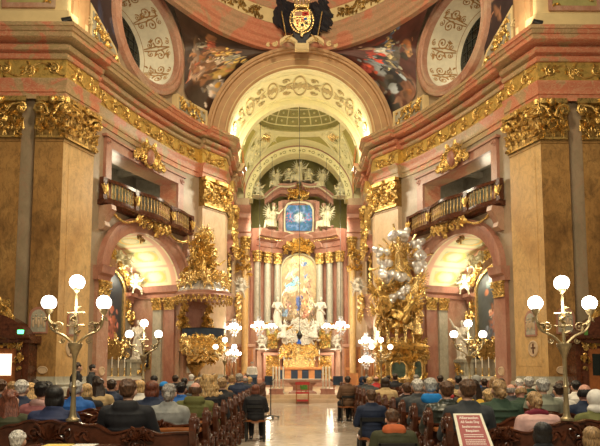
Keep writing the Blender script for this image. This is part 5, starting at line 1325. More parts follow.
b = MB(); clutter(b, cm, -2.6, 2.6, 2.55, 3.15, 150, .22, .055, .03, 3); 
for k in range(-5, 6): curl(b, cm, k * .48, 2.45, .2, .07, .05, 1.3, (-1) ** k, k)
clutter(b, cylmap(PC.x, PC.y, .6, rad(20)), -1.7, 1.7, 2.05, 2.45, 50, .2, .05, .05, 4)
b.build('relief', 'bright_gold', t)
b = MB(); b.lathe([(.12, 1.2), (.3, 1.5), (.5, 1.75)], 12, PC + wall_d * .8); 
b.tube([PC + Vector((0, 0, 2.2)) + wall_d * .3, PC + wall_d * 1.3 + Vector((0, 0, 1.7))], [.4, .3], 10); b.build('bracket', 'dark_gold', t)
BKm = flatmap(PC + wall_d * .95, (pd.y * -1, pd.x, 0), pd)
b = MB(); slab(b, BKm, -.85, .85, 2.5, 5.2, -.6, .0); b.build('back_panel', 'rose_marble', t)
b = MB(); slab(b, BKm, -.45, .45, 3.3, 4.8, 0, .06); b.build('niche', 'pink_marble', t)
for sg in (-1, 1): b = MB(); clutter(b, BKm, sg * .75 - .22, sg * .75 + .22, 3.6, 5.1, 22, .2, .06, .12, 4); b.build('back_ornament', 'gold', t)
b = MB(); b.lathe([(.02, 5.15), (1.2, 5.15), (1.42, 5.2), (1.5, 5.32), (1.42, 5.4), (1.45, 5.5), (1.36, 5.55), (1.3, 5.56), (.02, 5.56)], 40, PC); cn = b.build('canopy', 'pink_marble', t)
b = MB(); b.lathe([(1.32, 5.56), (1.2, 5.7), (.9, 5.85), (.75, 6.1), (.02, 6.15)], 40, PC)
for k in range(20):
    a = 2 * PI * k / 20; b.tube([PC + Vector((r * cos(a), r * sin(a), z)) for r, z in ((1.32, 5.56), (1.2, 5.72), (.9, 5.88), (.76, 6.1))], .05, 5)
b.build('canopy_roof', 'silver', cn)
cm2 = cylmap(PC.x, PC.y, 1.46, rad(20)); b = MB()
for k in range(34): 
    u = 2 * PI * 1.46 * k / 34; curl(b, cm2, u, 5.1, .1, .04, .0, 1.1, 1, 0); b.blob(cm2(u + .13, 5.0, 0), (.05, .05, .09), 6, 5); b.blob(cm2(u, 5.25, .03), .06, 6, 5)
b.build('fringe', 'gold', cn)
rn = random.Random(11)
for k in range(8):
    a = 2 * PI * k / 8 + .3; r = 1.15
    fig(CHERUB[k % 4], 'cherub', 'bright_gold', t, PC + Vector((r * cos(a), r * sin(a), 5.72)), a - PI / 2, 1.35)
for k in range(3):
    a = -PI / 2 + (k - 1) * .9; fig(ANGEL[k % 2], 'gilt_figure', 'gold', t, PC + Vector((.6 * cos(a), .6 * sin(a), 6.15)), a - PI / 2, 1.1)
for k in range(7):
    a = rn.uniform(0, 6.28); z = 6.8 + .26 * k
    fig(CHERUB[k % 4], 'cherub', 'bright_gold', t, PC + Vector(((.6 - .06 * k) * cos(a), -.25 + .3 * sin(a), z)), PI + rn.uniform(-1, 1), 1.05)
for k in range(7): 
    a = k * 1.7; fig(CLOUD[k % 3], 'cloud', 'gold', t, PC + Vector((.35 * cos(a) * (1 - k / 10), .25 * sin(a), 6.5 + .34 * k)), a, .95)
b = MB(); b.tube([PC + Vector((0, 0, 6.0)), PC + Vector((0, 0, 8.4))], [.5, .12], 10); clutter(b, flatmap(PC, (1, 0, 0), (0, -1, 0)), -.75, .75, 6.2, 8.4, 110, .2, .06, .55, 8, lambda x, y: abs(x - .5) < .5 - .25 * y); b.build('rockwork', 'gold', t)
b = MB(); q = PC + Vector((-.05, -.1, 8.75))
for k in range(18):
    a = 2 * PI * k / 18; L_ = .62 if k % 2 else .42
    b.tube([q + Vector((.08 * cos(a), 0, .08 * sin(a))), q + Vector((L_ * cos(a), 0, L_ * sin(a)))], [.035, .01], 5)
b.blob(q, (.16, .1, .16), 10, 8); b.build('sunburst', 'bright_gold', t)
b = MB(); q = PC + Vector((-.72, -.5, 0)); b.tube([q + Vector((.2, 0, 6.9)), q + Vector((-.08, 0, 8.5))], .04, 6); b.tube([q + Vector((-.38, 0, 8.08)), q + Vector((.32, 0, 8.2))], .04, 6); b.build('cross', 'bright_gold', t)
# ================================================================== gilded saint with silver clouds on the other pier
NC = Vector((5.2, 31.3, 0)); NM = flatmap(NC, (1, 0, 0), (0, -1, 0))
t = thing('saint_monument', 'tall gilded monument of a saint in silver clouds and rays on the chancel pier', 'monument', (NC.x, NC.y, 0)); SM_ = t
b = MB(); slab(b, NM, -1.25, 1.3, 0, .5, -1.4, .5); slab(b, NM, -1.2, 1.25, .5, 2.5, -1.4, .2); b.build('base', 'dark_gold', t)
for (u, w, z0, z1, mt) in ((-.95, .14, 1.15, 1.95, 'mid_wood'), (-.15, .36, 1.1, 1.9, 'relic_paint'), (.86, .2, 1.1, 1.95, 'relic_paint')):
    b = MB(); cz = (z0 + z1) / 2; b.rings([[NM(u + w * r * max(-1, min(1, 1.15 * cos(2 * PI * k / 24))), cz + (z1 - z0) / 2 * r * max(-1, min(1, 1.15 * sin(2 * PI * k / 24))), n) for k in range(24)] for r, n in ((1, .2), (1, .26), (.9, .26))]); pn = b.build('relic_panel', mt, t)
    b = MB(); b.tube([NM(u + w * 1.12 * max(-1, min(1, 1.15 * cos(2 * PI * k / 30))), cz + (z1 - z0) / 2 * 1.12 * max(-1, min(1, 1.15 * sin(2 * PI * k / 30))), .27) for k in range(31)], .06, 6); b.build('panel_frame', 'bright_gold', pn)
b = MB(); clutter(b, NM, -1.25, 1.3, .6, 2.6, 120, .15, .035, .22, 4, lambda x, y: (abs(x - .43) > .2 and abs(x - .83) > .11) or y > .72 or y < .2); clutter(b, NM, -1.25, 1.3, 2.1, 3.0, 110, .18, .045, .35, 6); b.build('gilt_scrollwork', 'gold', t)
b = MB(); b.rings([[NM(-1.2 + 2.4 * k / 12, 2.5 + w + .1 * sin(PI * k / 12), n) for w, n in ((0, -1.2), (0, .6), (.15, .75), (.3, .6), (.35, -1.2))] for k in range(13)]); b.build('ledge', 'gold', t)
b = MB()      # sloping gilt bridge parapet with arches
for k in range(4):
    u = -1.15 + .45 * k; arcband(b, NM, u + .2, 3.4 - .0 * k, .14, .4, [(0, .3), (0, .55), (.09, .55), (.09, .3)], 0, PI, 10); slab(b, NM, u - .03, u + .05, 2.85, 3.45, .3, .55); slab(b, NM, u + .35, u + .43, 2.85, 3.45, .3, .55)
b.rings([[NM(-1.25 + 2.3 * k / 6, 4.15 - .9 * (k / 6) ** 1.5 + w, n) for w, n in ((0, .2), (0, .65), (.14, .65), (.14, .2))] for k in range(7)]); b.build('bridge', 'bright_gold', t)
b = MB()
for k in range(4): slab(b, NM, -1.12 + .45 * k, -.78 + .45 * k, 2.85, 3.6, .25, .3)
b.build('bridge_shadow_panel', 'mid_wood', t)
rn = random.Random(5)
for k in range(9):
    fig(ANGEL[k % 2] if k % 3 == 0 else CHERUB[k % 4], 'gilt_figure', 'gold' if k % 2 else 'bright_gold', t, NM(-1.0 + .27 * k + rn.uniform(-.1, .1), 3.7 + .62 * (k % 3) + rn.uniform(-.1, .2), .4 + .2 * (k % 2)), PI + rn.uniform(-.8, .8), 1.05 if k % 3 == 0 else 1.4, 0, rn.uniform(-.4, .4))
fig(SAINT[2], 'standing_angel', 'bright_gold', t, NM(.8, 3.3, .7), PI - .2, .85); fig(ANGEL[1], 'reaching_angel', 'gold', t, NM(-.75, 4.6, .7), PI + .6, 1.35, 0, .5); fig(ANGEL[0], 'reclining_figure', 'gold', t, NM(-.1, 4.0, .85), PI - .4, 1.3, 0, -.5); fig(ANGEL[1], 'falling_angel', 'bright_gold', t, NM(.6, 5.5, .6), PI - .9, .95, 0, -.5)
b = MB(); clutter(b, NM, -1.15, 1.1, 3.4, 6.0, 230, .17, .045, .3, 17); b.rings([[NM(x * 1.0, z, n) for x, z, n in ((-w, h, -1.3), (-w, h, .1), (w, h, .1), (w, h, -1.3))] for w, h in ((1.1, 2.6), (1.05, 4.5), (.7, 6.0), (.3, 8.0))]); b.build('rockwork', 'gold', t)
for k, (u, z, s, mt) in enumerate(((-.95, 7.6, 1.0, 0), (-.35, 8.35, 1.2, 0), (.15, 8.5, 1.0, 0), (.7, 8.0, 1.1, 0), (1.0, 7.4, 1.15, 0), (.9, 6.8, 1.1, 0), (-.45, 6.35, 1.35, 0), (.1, 6.2, 1.1, 0), (-.9, 6.3, .8, 0), (-.1, 5.35, 1.0, 0), (.3, 5.6, 1.0, 0), (-.5, 5.15, .8, 0), (-.75, 7.0, 1.0, 0), (.75, 5.2, .7, 0))):
    fig(CLOUD[k % 3], 'silver_cloud', 'silver', t, NM(u, z, .55 + .1 * (k % 3)), k, s * .95)
fig(SAINT[0], 'saint_figure', 'bright_gold', t, NM(-.1, 6.55, .75), PI + .25, 1.0, -.15, .12)
for k in range(5): fig(CHERUB[k % 4], 'cherub', 'gold', t, NM(-.9 + .42 * k, 7.2 + .25 * (k % 2), .65), PI + .4 * (k - 2), .9)
b = MB()
for k in range(22):
    a = 2 * PI * k / 22 + .1; L_ = 1.35 + .35 * (k % 3 == 0) - .3 * (k % 2)
    b.tube([NM(.05 + .4 * cos(a), 7.3 + .4 * sin(a), .35), NM(.05 + L_ * cos(a) * .98, 7.35 + L_ * 1.08 * sin(a), .45)], [.03, .055], 4)
b.build('rays', 'bright_gold', t)
# ================================================================== pews
ROW0, RSP, NROW = 6.55, .97, 19
def pew_back_profile():
    """top edge of the backrest along x (0 = aisle end, runs outwards) with carved crests"""
    pts = []; n = 96; L_ = 4.9
    for k in range(n + 1):
        x = L_ * k / n; z = .83
        d = abs(x - 1.55); 
        if d < .62: z = max(z, .845 + .125 * cos(d / .62 * PI / 2) ** .8 + .012 * cos(d * 26))
        d = abs(x - .62)
        if d < .2: z = max(z, .84 + .05 * cos(d / .2 * PI / 2))
        z += .012 * cos((x - .1) * 7)
        pts.append((x, z))
    return pts
PRO = pew_back_profile()
def make_pew():
    """local: x = 0 at the aisle end, running to +x; backrest plane y = 0; sitters face +y"""
    t = thing('pew', 'carved dark wooden pew', 'pew')
    b = MB()
    b.rings([[(x, -.025, .28), (x, -.025, z - .03), (x, -.045, z - .02), (x, -.045, z + .0), (x, .04, z), (x, .04, z - .03), (x, .025, z - .03), (x, .025, .28)] for x, z in PRO]); b.build('backrest', 'dark_wood', t, local=True)
    m = lambda u, z, n=0.: Vector((u, -.025 - n, z))
    for c_, w in ((1.55, 1.0), (.62, .42)):
        b = MB()
        for sg in (-1, 1):
            curl(b, m, c_ + sg * .17 * w, .84 - .0, .07 * w + .02, .016, .02, 1.4, sg, PI / 2); curl(b, m, c_ + sg * .36 * w, .80, .06 * w, .014, .02, 1.3, -sg, 0)
            curl(b, m, c_ + sg * .1 * w, .70, .05, .013, .02, 1.3, -sg, 1)
            for q in range(4): leaf(b, m, c_ + sg * (.06 + .12 * q) * w, .74, PI / 2 + sg * .4 * q, .11, .025, .015, .02)
        for q in range(-3, 4): leaf(b, m, c_, .76, PI / 2 + q * .42 - .2, .16 * w ** .5, .022, .02, .02)
        b.build('crest_carving', 'dark_wood', t, local=True)
    for u in (2.9, 3.5, 4.2): b = MB(); curl(b, m, u, .72, .07, .012, .01, 1.3, 1, 0); curl(b, m, u + .2, .72, .07, .012, .01, 1.3, -1, PI); b.build('scroll_carving', 'dark_wood', t, local=True)
    b = MB(); b.rings([[(x, -.20, .76), (x, -.20, .785), (x, -.03, .80), (x, -.03, .77)] for x in (.06, 4.9)]); 
    b.v = [(x, y + .0, z) for x, y, z in b.v]; b.v = [(x, -y - .0 - .2 if False else y, z) for x, y, z in b.v]
    b.build('book_ledge', 'mid_wood', t, local=True)
    b = MB(); b.box(.06, 4.9, .02, .42, .41, .45); b.box(.06, 4.9, .05, .09, .1, .41); b.build('seat', 'mid_wood', t, local=True)
    b = MB(); b.box(.1, 4.85, -.32, -.2, .13, .17); b.box(.4, .45, -.3, -.22, 0, .13); b.box(4.4, 4.45, -.3, -.22, 0, .13); b.build('kneeler', 'mid_wood', t, local=True)
    # carved end: S-shaped silhouette with scrolled top
    sil = [(-.1, 0), (-.12, .1), (-.05, .2), (-.09, .4), (-.05, .6), (-.12, .74), (-.16, .86), (-.13, .98), (-.03, 1.04), (.06, 1.0), (.1, .9), (.06, .8), (.1, .7), (.2, .66), (.34, .68), (.42, .6), (.4, .48), (.3, .42), (.34, .25), (.42, .12), (.4, 0)]
    for x0 in (0, 4.86):
        b = MB(); b.prism(sil, lambda u, z: Vector((x0, u, z)), lambda u, z: Vector((x0 + .055, u, z))); e = b.build('end_panel', 'dark_wood', t, False, True)
        mm = (lambda u, z, n=0.: Vector((x0 - n, u, z))) if x0 == 0 else (lambda u, z, n=0.: Vector((x0 + .055 + n, u, z)))
        b = MB()
        curl(b, mm, -.02, .92, .085, .024, .012, 1.6, 1, -1.5); curl(b, mm, .3, .57, .08, .022, .012, 1.5, -1, 1); curl(b, mm, .02, .72, .06, .018, .01, 1.3, 1, 2); curl(b, mm, .1, .35, .11, .022, .01, 1.5, 1, 2); curl(b, mm, .28, .2, .08, .02, .01, 1.5, -1, 2)
        b.tube([mm(u, z, .0) for u, z in cr([(-.08, .02), (-.05, .3), (-.1, .5), (-.04, .66), (-.13, .84), (-.06, 1.0)], 4)], .022, 6)
        for q in range(5): leaf(b, mm, .0 + .05 * q, .12 + .1 * q, 1 + q, .12, .03, .01, .02)
        # front-edge scrolls seen from behind
        for zz, rr_ in ((.95, .045), (.8, .035), (.62, .035), (.4, .04), (.18, .045)): b.blob((x0 + .027, -.12 + .03 * sin(zz * 9), zz), (.045, rr_, rr_ * 1.3), 8, 6)
        b.build('scroll_carving', 'dark_wood', e, 'all', True)
    return t
pew0 = make_pew(); PROWS = {}
drop = []
first = True
for i in range(NROW):
    for sg in (-1, 1):
        o = pew0 if first else dup(pew0); first = False
        x = -1.40 - .006 * i if sg < 0 else 1.28 + .012 * i
        o.location = (x, ROW0 + RSP * i, 0)
        o.scale = (-1 if sg < 0 else 1, 1, 1)
        nm = 'pulpit side' if sg < 0 else 'golden saint side'
        if i == 0: o['label'] = 'carved pew backrest carrying a tall lamp standard, hindmost row on the %s' % nm
        elif i == NROW - 1: o['label'] = 'frontmost dark wooden pew, closest to the altar step on the %s' % nm
        else: o['label'] = 'carved dark wooden pew in the middle rows on the %s of the aisle' % nm
        o['group'] = 'pews on the %s' % nm if 0 < i < NROW - 1 else 'pew ends of the rows'
        if i == 0 or i == NROW - 1: del o['group']
        if i == 0:
            for c_ in list(o.children):
                if c_.name.startswith(('book_ledge', 'kneeler')): drop.append(c_)
for c_ in drop: bpy.data.objects.remove(c_)
# ================================================================== people
def body_mesh(pose):
    b = MB(); lean = {'sit': 0., 'bow': .28, 'stand': 0.}[pose]
    rot = lambda p: Vector((p[0], p[1] * cos(lean) + (p[2] - .5) * sin(lean), .5 + (p[2] - .5) * cos(lean) - p[1] * sin(lean)))
    M = Matrix.Rotation(-lean, 3, 'X')
    up = .0 if pose != 'stand' else .42
    U = lambda p: rot(p) + Vector((0, 0, up))
    b.blob(U((0, 0, .52)), (.165, .12, .12), 14, 10, M); b.blob(U((0, 0, .7)), (.145, .105, .17), 14, 10, M); b.blob(U((0, -.01, .88)), (.17, .115, .16), 14, 10, M)
    capsule(b, U((-.15, 0, .975)), .062, U((.15, 0, .975)), .062); capsule(b, U((0, 0, 1.0)), .058, U((0, .025, 1.1)), .052)
    head_shape(b, U((0, .035, 1.19)), 1.0, -lean * 1.6)
    for sg in (-1, 1):
        if pose == 'stand':
            capsule(b, (sg * .09, 0, .92), .09, (sg * .1, .02, .5), .062); capsule(b, (sg * .1, .02, .5), .058, (sg * .1, 0, .1), .038); capsule(b, (sg * .1, -.02, .05), .04, (sg * .12, .16, .035), .03)
            sh, e, w = U((sg * .19, 0, .97)), U((sg * .25, -.02, .7)), U((sg * .2, .18, .55))
        else:
            capsule(b, (sg * .09, .02, .5), .09, (sg * .12, .42, .51), .062); capsule(b, (sg * .12, .42, .51), .06, (sg * .12, .42, .1), .04); capsule(b, (sg * .12, .4, .05), .04, (sg * .14, .58, .035), .03)
            sh, e, w = U((sg * .19, 0, .97)), U((sg * .26, .06, .72)), Vector((sg * .09, .30, .66))
        capsule(b, sh, .05, e, .042); capsule(b, e, .042, w, .026)
        hand(b, w, (Vector((-sg * .05, .16, -.03)) if pose != 'stand' else Vector((0, .1, -.15))), 1., sg, .55)
    return fuse(b, 'person_body', .011, 2)
def jacket_mesh(pose, bulk=1., puffy=0, hood=False):
    b = MB(); lean = {'sit': 0., 'bow': .28, 'stand': 0.}[pose]; up = .0 if pose != 'stand' else .42
    rot = lambda p: Vector((p[0], p[1] * cos(lean) + (p[2] - .5) * sin(lean), .5 + (p[2] - .5) * cos(lean) - p[1] * sin(lean)))
    U = lambda p: rot(p) + Vector((0, 0, up)); M = Matrix.Rotation(-lean, 3, 'X'); k = bulk
    b.blob(U((0, 0, .56)), (.205 * k, .15 * k, .14), 16, 10, M); b.blob(U((0, 0, .74)), (.185 * k, .14 * k, .2), 16, 10, M); b.blob(U((0, -.01, .9)), (.205 * k, .14 * k, .165), 16, 10, M)
    capsule(b, U((-.155 * k, 0, .975)), .078, U((.155 * k, 0, .975)), .078, 12); capsule(b, U((-.06, -.005, 1.035)), .062, U((.06, -.005, 1.035)), .062)
    b.lathe([(.055, 0), (.085, .005), (.085, .06), (.07, .075), (.055, .06)], 16, U((0, .005, 1.03)))
    for j in range(6): 
        z = .56 + .08 * j; a = puffy * .014 + .004
        b.rings([[U((rx * k * cos(2 * PI * q / 24), ry * k * sin(2 * PI * q / 24), z + w)) for q in range(24)] for rx, ry, w in ((.17, .12, -.03), (.198 + a, .148 + a, 0), (.17, .12, .03))])
    for sg in (-1, 1):
        if pose == 'stand': sh, e, w = U((sg * .2 * k, 0, .97)), U((sg * .26 * k, -.02, .7)), U((sg * .2, .17, .57))
        else: sh, e, w = U((sg * .195 * k, 0, .97)), U((sg * .265 * k, .06, .72)), Vector((sg * .105, .275, .665))
        capsule(b, sh, .074 * k, e, .064 * k, 12); capsule(b, e, .062 * k, w, .045, 12)
        for j in range(5): b.blob(sh.lerp(e, j / 5 + .1), .07 * k + .006 * puffy, 10, 7)
        if pose == 'stand': capsule(b, (sg * .08, 0, .95), .11, (sg * .09, 0, .72), .1)
    if hood:
        b.rings([[U((.115 * k2 * cos(2 * PI * q / 20), -.05 + .085 * k2 * sin(2 * PI * q / 20), z)) for q in range(20)] for k2, z in ((.7, .93), (1.15, .98), (1.25, 1.03), (1.05, 1.09), (.8, 1.1))])
    return fuse(b, 'jacket', .013, 2)
def trouser_mesh(pose):
    b = MB()
    for sg in (-1, 1):
        if pose == 'stand': capsule(b, (sg * .09, 0, .92), .115, (sg * .1, .02, .5), .085); capsule(b, (sg * .1, .02, .5), .082, (sg * .1, 0, .09), .062)
        else: capsule(b, (sg * .09, .02, .52), .112, (sg * .12, .42, .52), .085); capsule(b, (sg * .12, .42, .51), .082, (sg * .12, .42, .12), .06)
    return fuse(b, 'trousers', .014, 2)
def shoe_mesh(pose):
    b = MB()
    for sg in (-1, 1):
        y = -.4 if pose == 'stand' else 0; capsule(b, (sg * .12, .41 + y, .05), .048, (sg * .14, .6 + y, .04), .038); b.box(sg * .12 - .045, sg * .14 + .045, .36 + y, .64 + y, 0, .03)
    return fuse(b, 'shoes', .01, 1)
def hair_mesh(kind):
    """local to the skull centre, face towards +Y"""
    b = MB(); rn = random.Random(hash(kind) % 7 if False else len(kind)); bald = kind == 'fringe'
    if kind in ('short', 'thin', 'bob', 'long', 'bun', 'curly'):
        b.blob((0, -.022, .038), (.086, .098, .092), 18, 12); b.blob((0, -.045, .0) if kind in ('short', 'thin') else (0, -.045, -.02), (.076, .064, .066), 14, 10)
        for k in range(60 if kind != 'thin' else 24):
            a = rn.uniform(0, 2 * PI); e = rn.uniform(.1, 1.4); p = Vector((.084 * cos(a) * cos(e), -.02 + .095 * sin(a) * cos(e), .035 + .09 * sin(e)))
            if p.y > .055 and p.z < .07: continue
            b.blob(p, (.02, .02, .016), 7, 5)
    if kind == 'bob':
        for sg in (-1, 1): b.blob((sg * .07, -.02, -.03), (.035, .06, .09), 12, 8)
        b.blob((0, -.06, -.05), (.085, .05, .08), 14, 9); b.blob((0, -.03, .05), (.1, .1, .085), 16, 10)
    if kind == 'long':
        for k in range(15):
            x = -.095 + .19 * k / 14; l = .30 + rn.uniform(-.03, .05)
            b.tube([(x * .8, -.05 - .03 * cos(x * 12), .04), (x, -.1 + abs(x) * .5, -.08), (x * 1.25, -.125 + abs(x) * .5, -.2), (x * 1.25 + rn.uniform(-.01, .01), -.12 + abs(x) * .4, -l)], [.02, .032, .032, .012], 8)
    if kind == 'curly':
        for k in range(230):
            z = rn.uniform(-.4, .12); w = .13 + .12 * min(1, max(0, -z / .25)); a = rn.uniform(PI, 2 * PI) if z < -.02 else rn.uniform(PI * .9, 2.1 * PI)
            p = Vector((w * cos(a) * rn.uniform(.3, 1), -.02 + .12 * sin(a) * (.7 if z < -.2 else 1), z)); r = rn.uniform(.022, .034); b.blob(p, (r, r, r * 1.25), 8, 6)
    if kind == 'bun': b.blob((0, -.12, -.03), (.05, .04, .05), 12, 9, bumpy=.4); b.blob((0, -.09, -.08), (.04, .03, .04), 10, 7)
    if kind == 'fringe':
        for k in range(26):
            a = PI * (1.0 + .98 * (k / 25) ) + 0 ; b.blob((.080 * cos(a), -.015 + .092 * sin(a), -.01 + .012 * (k % 3)), (.022, .02, .042), 8, 6)
    if kind == 'cap':
        b.blob((0, -.015, .055), (.094, .108, .08), 18, 12); b.rings([[(x * s, .06 + y * s * .9, .045 + z) for x, y in [(.08 * cos(PI * q / 10), .09 * sin(PI * q / 10)) for q in range(11)]] for s, z in ((1, 0), (1, .012))])
    if kind == 'hood':
        b.blob((0, -.03, .02), (.118, .125, .125), 18, 12); b.blob((0, -.06, -.1), (.12, .08, .07), 14, 9)
    if kind == 'scarf':
        b.blob((0, -.015, .02), (.098, .108, .11), 18, 12); b.blob((0, -.03, -.1), (.11, .1, .07), 16, 9)
    return fuse(b, 'hair', .009, 2 if kind != 'curly' else 1)
BODY = {p: body_mesh(p) for p in ('sit', 'bow', 'stand')}
JACK = {(p, q): jacket_mesh(p, 1.06 if q else 1., q, False) for p in ('sit', 'bow') for q in (0, 1)}
JACK[('stand', 0)] = jacket_mesh('stand'); JACK[('sit', 2)] = jacket_mesh('sit', 1.08, 0, True); JACK[('bow', 2)] = jacket_mesh('bow', 1.08, 0, True)
TROU = {p: trouser_mesh('stand' if p == 'stand' else 'sit') for p in BODY}; SHOE = {p: shoe_mesh('stand' if p == 'stand' else 'sit') for p in BODY}
HAIR = {k: hair_mesh(k) for k in ('short', 'thin', 'bob', 'long', 'bun', 'curly', 'fringe', 'cap', 'hood', 'scarf')}
b = MB(); b.tube([(.1 * cos(2 * PI * k / 20), .085 * sin(2 * PI * k / 20), .01 * sin(k)) for k in range(21)], .042, 8); b.blob((0, -.08, -.06), (.1, .03, .06), 12, 8); SCARF = fuse(b, 'scarf', .012, 2)
def hood_down():
    b = MB(); b.rings([[(.13 * k2 * cos(2 * PI * q / 20), -.07 + .09 * k2 * sin(2 * PI * q / 20), z) for q in range(20)] for k2, z in ((.5, -.1), (1.05, -.07), (1.2, -.02), (1.0, .04), (.75, .05))]); return fuse(b, 'hood', .012, 2)
HOODD = hood_down()
def col(nm, c, r=.75, var=.12): 
    if nm not in MATS: plain(nm, c, r, var=var, vscale=14)
    return nm
HC = dict(black=(.012, .010, .010), dark=(.035, .018, .010), brown=(.10, .045, .02), redbrown=(.17, .05, .025), blonde=(.60, .38, .16), sandy=(.36, .22, .10), gray=(.30, .27, .24), white=(.66, .62, .56), silver=(.46, .44, .40))
JC = dict(black=(.012, .012, .016), navy=(.02, .03, .085), darkblue=(.015, .025, .06), blue=(.02, .12, .42), brightblue=(.01, .22, .62), olive=(.13, .13, .035), dkolive=(.05, .05, .02), green=(.03, .06, .035), gray=(.30, .30, .28), dgray=(.06, .065, .07), white=(.72, .68, .62), beige=(.48, .34, .17), pink=(.66, .40, .36), patterned=(.34, .12, .12), brown=(.12, .06, .03), orange=(.55, .13, .04), leather=(.03, .035, .025), yellow=(.75, .45, .05), teal=(.05, .2, .18), charcoal=(.035, .04, .045), red=(.45, .03, .03), sage=(.26, .27, .2), burgundy=(.18, .01, .03))
for k, v in HC.items():
    m_, nt_, b_ = _new('hair_' + k); vv = _co(nt_, 1, (1, 1, .25)); f_ = _noise(nt_, vv, 70, 4, .5)
    nt_.links.new(_ramp(nt_, f_, [(.35, tuple(c * .45 for c in v)), (.65, tuple(min(1, c * 1.5) for c in v))]), b_.inputs['Base Color']); b_.inputs['Roughness'].default_value = .45; _bump(nt_, b_, f_, .8, .01)
for k, v in JC.items(): col('cloth_' + k, v, .35 if k == 'leather' else .8)
plain('skin_pink', (.68, .34, .25), .5, var=.06, vscale=12)
NP = [0]
def person(x, y, label, hair='short', hc='dark', jc='black', pose='sit', puffy=0, s=1., yaw=0., z=0., tc='dgray', extra=None, skin='skin', hatc=None, group=None):
    t = thing('person', label, 'person', (x, y, z), yaw, group)
    lean = {'sit': 0., 'bow': .28, 'stand': 0.}[pose]; up = .42 if pose == 'stand' else 0
    bo = link('body', BODY[pose], t, skin, (0, 0, 0), (0, 0, 0), s)
    if pose == 'sit' and extra is None: pass
    link('jacket', JACK[(pose, puffy)], t, 'cloth_' + jc, (0, 0, 0), (0, 0, 0), s)
    link('trousers', TROU[pose], t, 'cloth_' + tc, (0, 0, 0), (0, 0, 0), s); link('shoes', SHOE[pose], t, 'black_metal', (0, 0, 0), (0, 0, 0), s)
    hy = .035 * cos(lean) + .69 * sin(lean); hz = .5 + .69 * cos(lean) - .035 * sin(lean) + up
    hm = ('cloth_' + hatc) if hatc else 'hair_' + hc
    link({'cap': 'cap', 'hood': 'hood', 'scarf': 'headscarf'}.get(hair, 'hair'), HAIR[hair], t, hm, (0, hy * s, hz * s), (-lean * 1.6, 0, 0), s)
    if hair == 'cap' or hair == 'fringe' and False: link('hair', HAIR['fringe'], t, 'hair_dark', (0, hy * s, hz * s), (-lean * 1.6, 0, 0), s)
    if extra:
        k, c = extra; link(k, SCARF if k == 'scarf' else HOODD, t, 'cloth_' + c, (0, (.015 + .55 * sin(lean)) * s, (1.06 - .03 * (lean > 0) + up) * s), (-lean, 0, 0), s)
    return t
occupied = {}
def seat(px, py, label, hair='short', hc='dark', jc='black', pose='sit', puffy=0, s=None, row=None, **kw):
    """px, py = head centre in the photo; the row follows from its height"""
    Yg = 186. / max(6., py - 370.); i = row if row is not None else max(0, min(NROW - 1, round((Yg - ROW0 - .3) / RSP)))
    sgn = -1 if px < 296 else 1; best = None
    for di in ((0, 1, -1, 2, -2, 3, -3, 4, -4) if row is None else (0, 1, 2)):
        j = i + di
        if not 0 <= j < NROW: continue
        Y = ROW0 + RSP * j + .2; X = (px - 294) / 600 * Y - .35
        lo, hi = (-1.40 - .006 * j - .30, -1.40 - 4.6) if sgn < 0 else (1.28 + .012 * j + .32, 1.28 + 4.6)
        if sgn < 0: X = min(lo, max(hi, X))
        else: X = max(lo, min(hi, X))
        if all(abs(X - q) > .47 for q in occupied.get((sgn, j), [])): best = (j, X, Y); break
    if best is None: print('no seat for', label); return
    j, X, Y = best; occupied.setdefault((sgn, j), []).append(X)
    if s is None: s = 1 + .03 * sin(px * 12.9)
    if pose == 'bow': Y -= .0
    NP[0] += 1
    return person(X, Y, label, hair, hc, jc, pose, puffy, s, 0, 0, **kw)
# pulpit side
seat(13, 404, 'person with long red-brown hair and olive coat at the photo edge, hindmost rows', 'long', 'redbrown', 'dkolive', row=0)
seat(57, 396, 'person with black bobbed hair and navy quilted jacket beside the lamp pole', 'bob', 'black', 'navy', puffy=1, row=0)
seat(129, 393, 'broad person with short brown hair and black jacket in front of the shell-carved pew', 'short', 'brown', 'black', puffy=2, row=0, s=1.06)
seat(170, 397, 'grey-haired person with a bun and pale grey sweater', 'bun', 'gray', 'gray', row=0)
seat(24, 394, 'white-haired person in a dark suit behind the long red-brown hair', 'short', 'white', 'darkblue', row=2)
seat(44, 396, 'black-haired person in patterned red coat with pink scarf', 'short', 'black', 'patterned', row=1, extra=('scarf', 'pink'))
seat(78, 399, 'thin-haired grey person in a bright blue sweater next to the lamp pole', 'thin', 'silver', 'blue', row=1)
seat(153, 391, 'person with dark red-brown bob and black quilted coat', 'bob', 'redbrown', 'darkblue', puffy=1, row=2)
seat(196, 393, 'person with receding brown hair in an olive green parka', 'fringe', 'brown', 'olive', puffy=2, row=2, skin='skin_pink', extra=('hood', 'olive'))
seat(217, 393, 'person with voluminous long blonde curls near the aisle', 'curly', 'blonde', 'black', row=3, s=1.08)
seat(88, 389, 'blonde person in a black hooded jacket behind the blue sweater', 'bob', 'blonde', 'black', puffy=2, row=3)
seat(33, 392, 'person with long straight blonde hair at the broad pier', 'long', 'blonde', 'brown', row=4)
seat(15, 388, 'sandy-haired person in the rows before the confessional', 'short', 'sandy', 'beige', row=4)
seat(3, 389, 'brown-haired person at the photo edge before the confessional', 'short', 'brown', 'dgray', row=3)
seat(37, 385, 'small dark-haired person farther along before the broad pier', 'short', 'dark', 'black', row=6)
seat(50, 388, 'black-haired person partly hidden by the navy quilted jacket', 'short', 'black', 'charcoal', row=4)
seat(100, 388, 'dark-haired person leaning with long hair before the red chapel table', 'long', 'dark', 'beige', row=4)
seat(113, 389, 'person with dark hair and steel blue jacket beside the broad black jacket', 'short', 'dark', 'darkblue', row=3)
seat(141, 388, 'blonde person in pale coat partly behind the broad black jacket', 'bob', 'blonde', 'white', row=4)
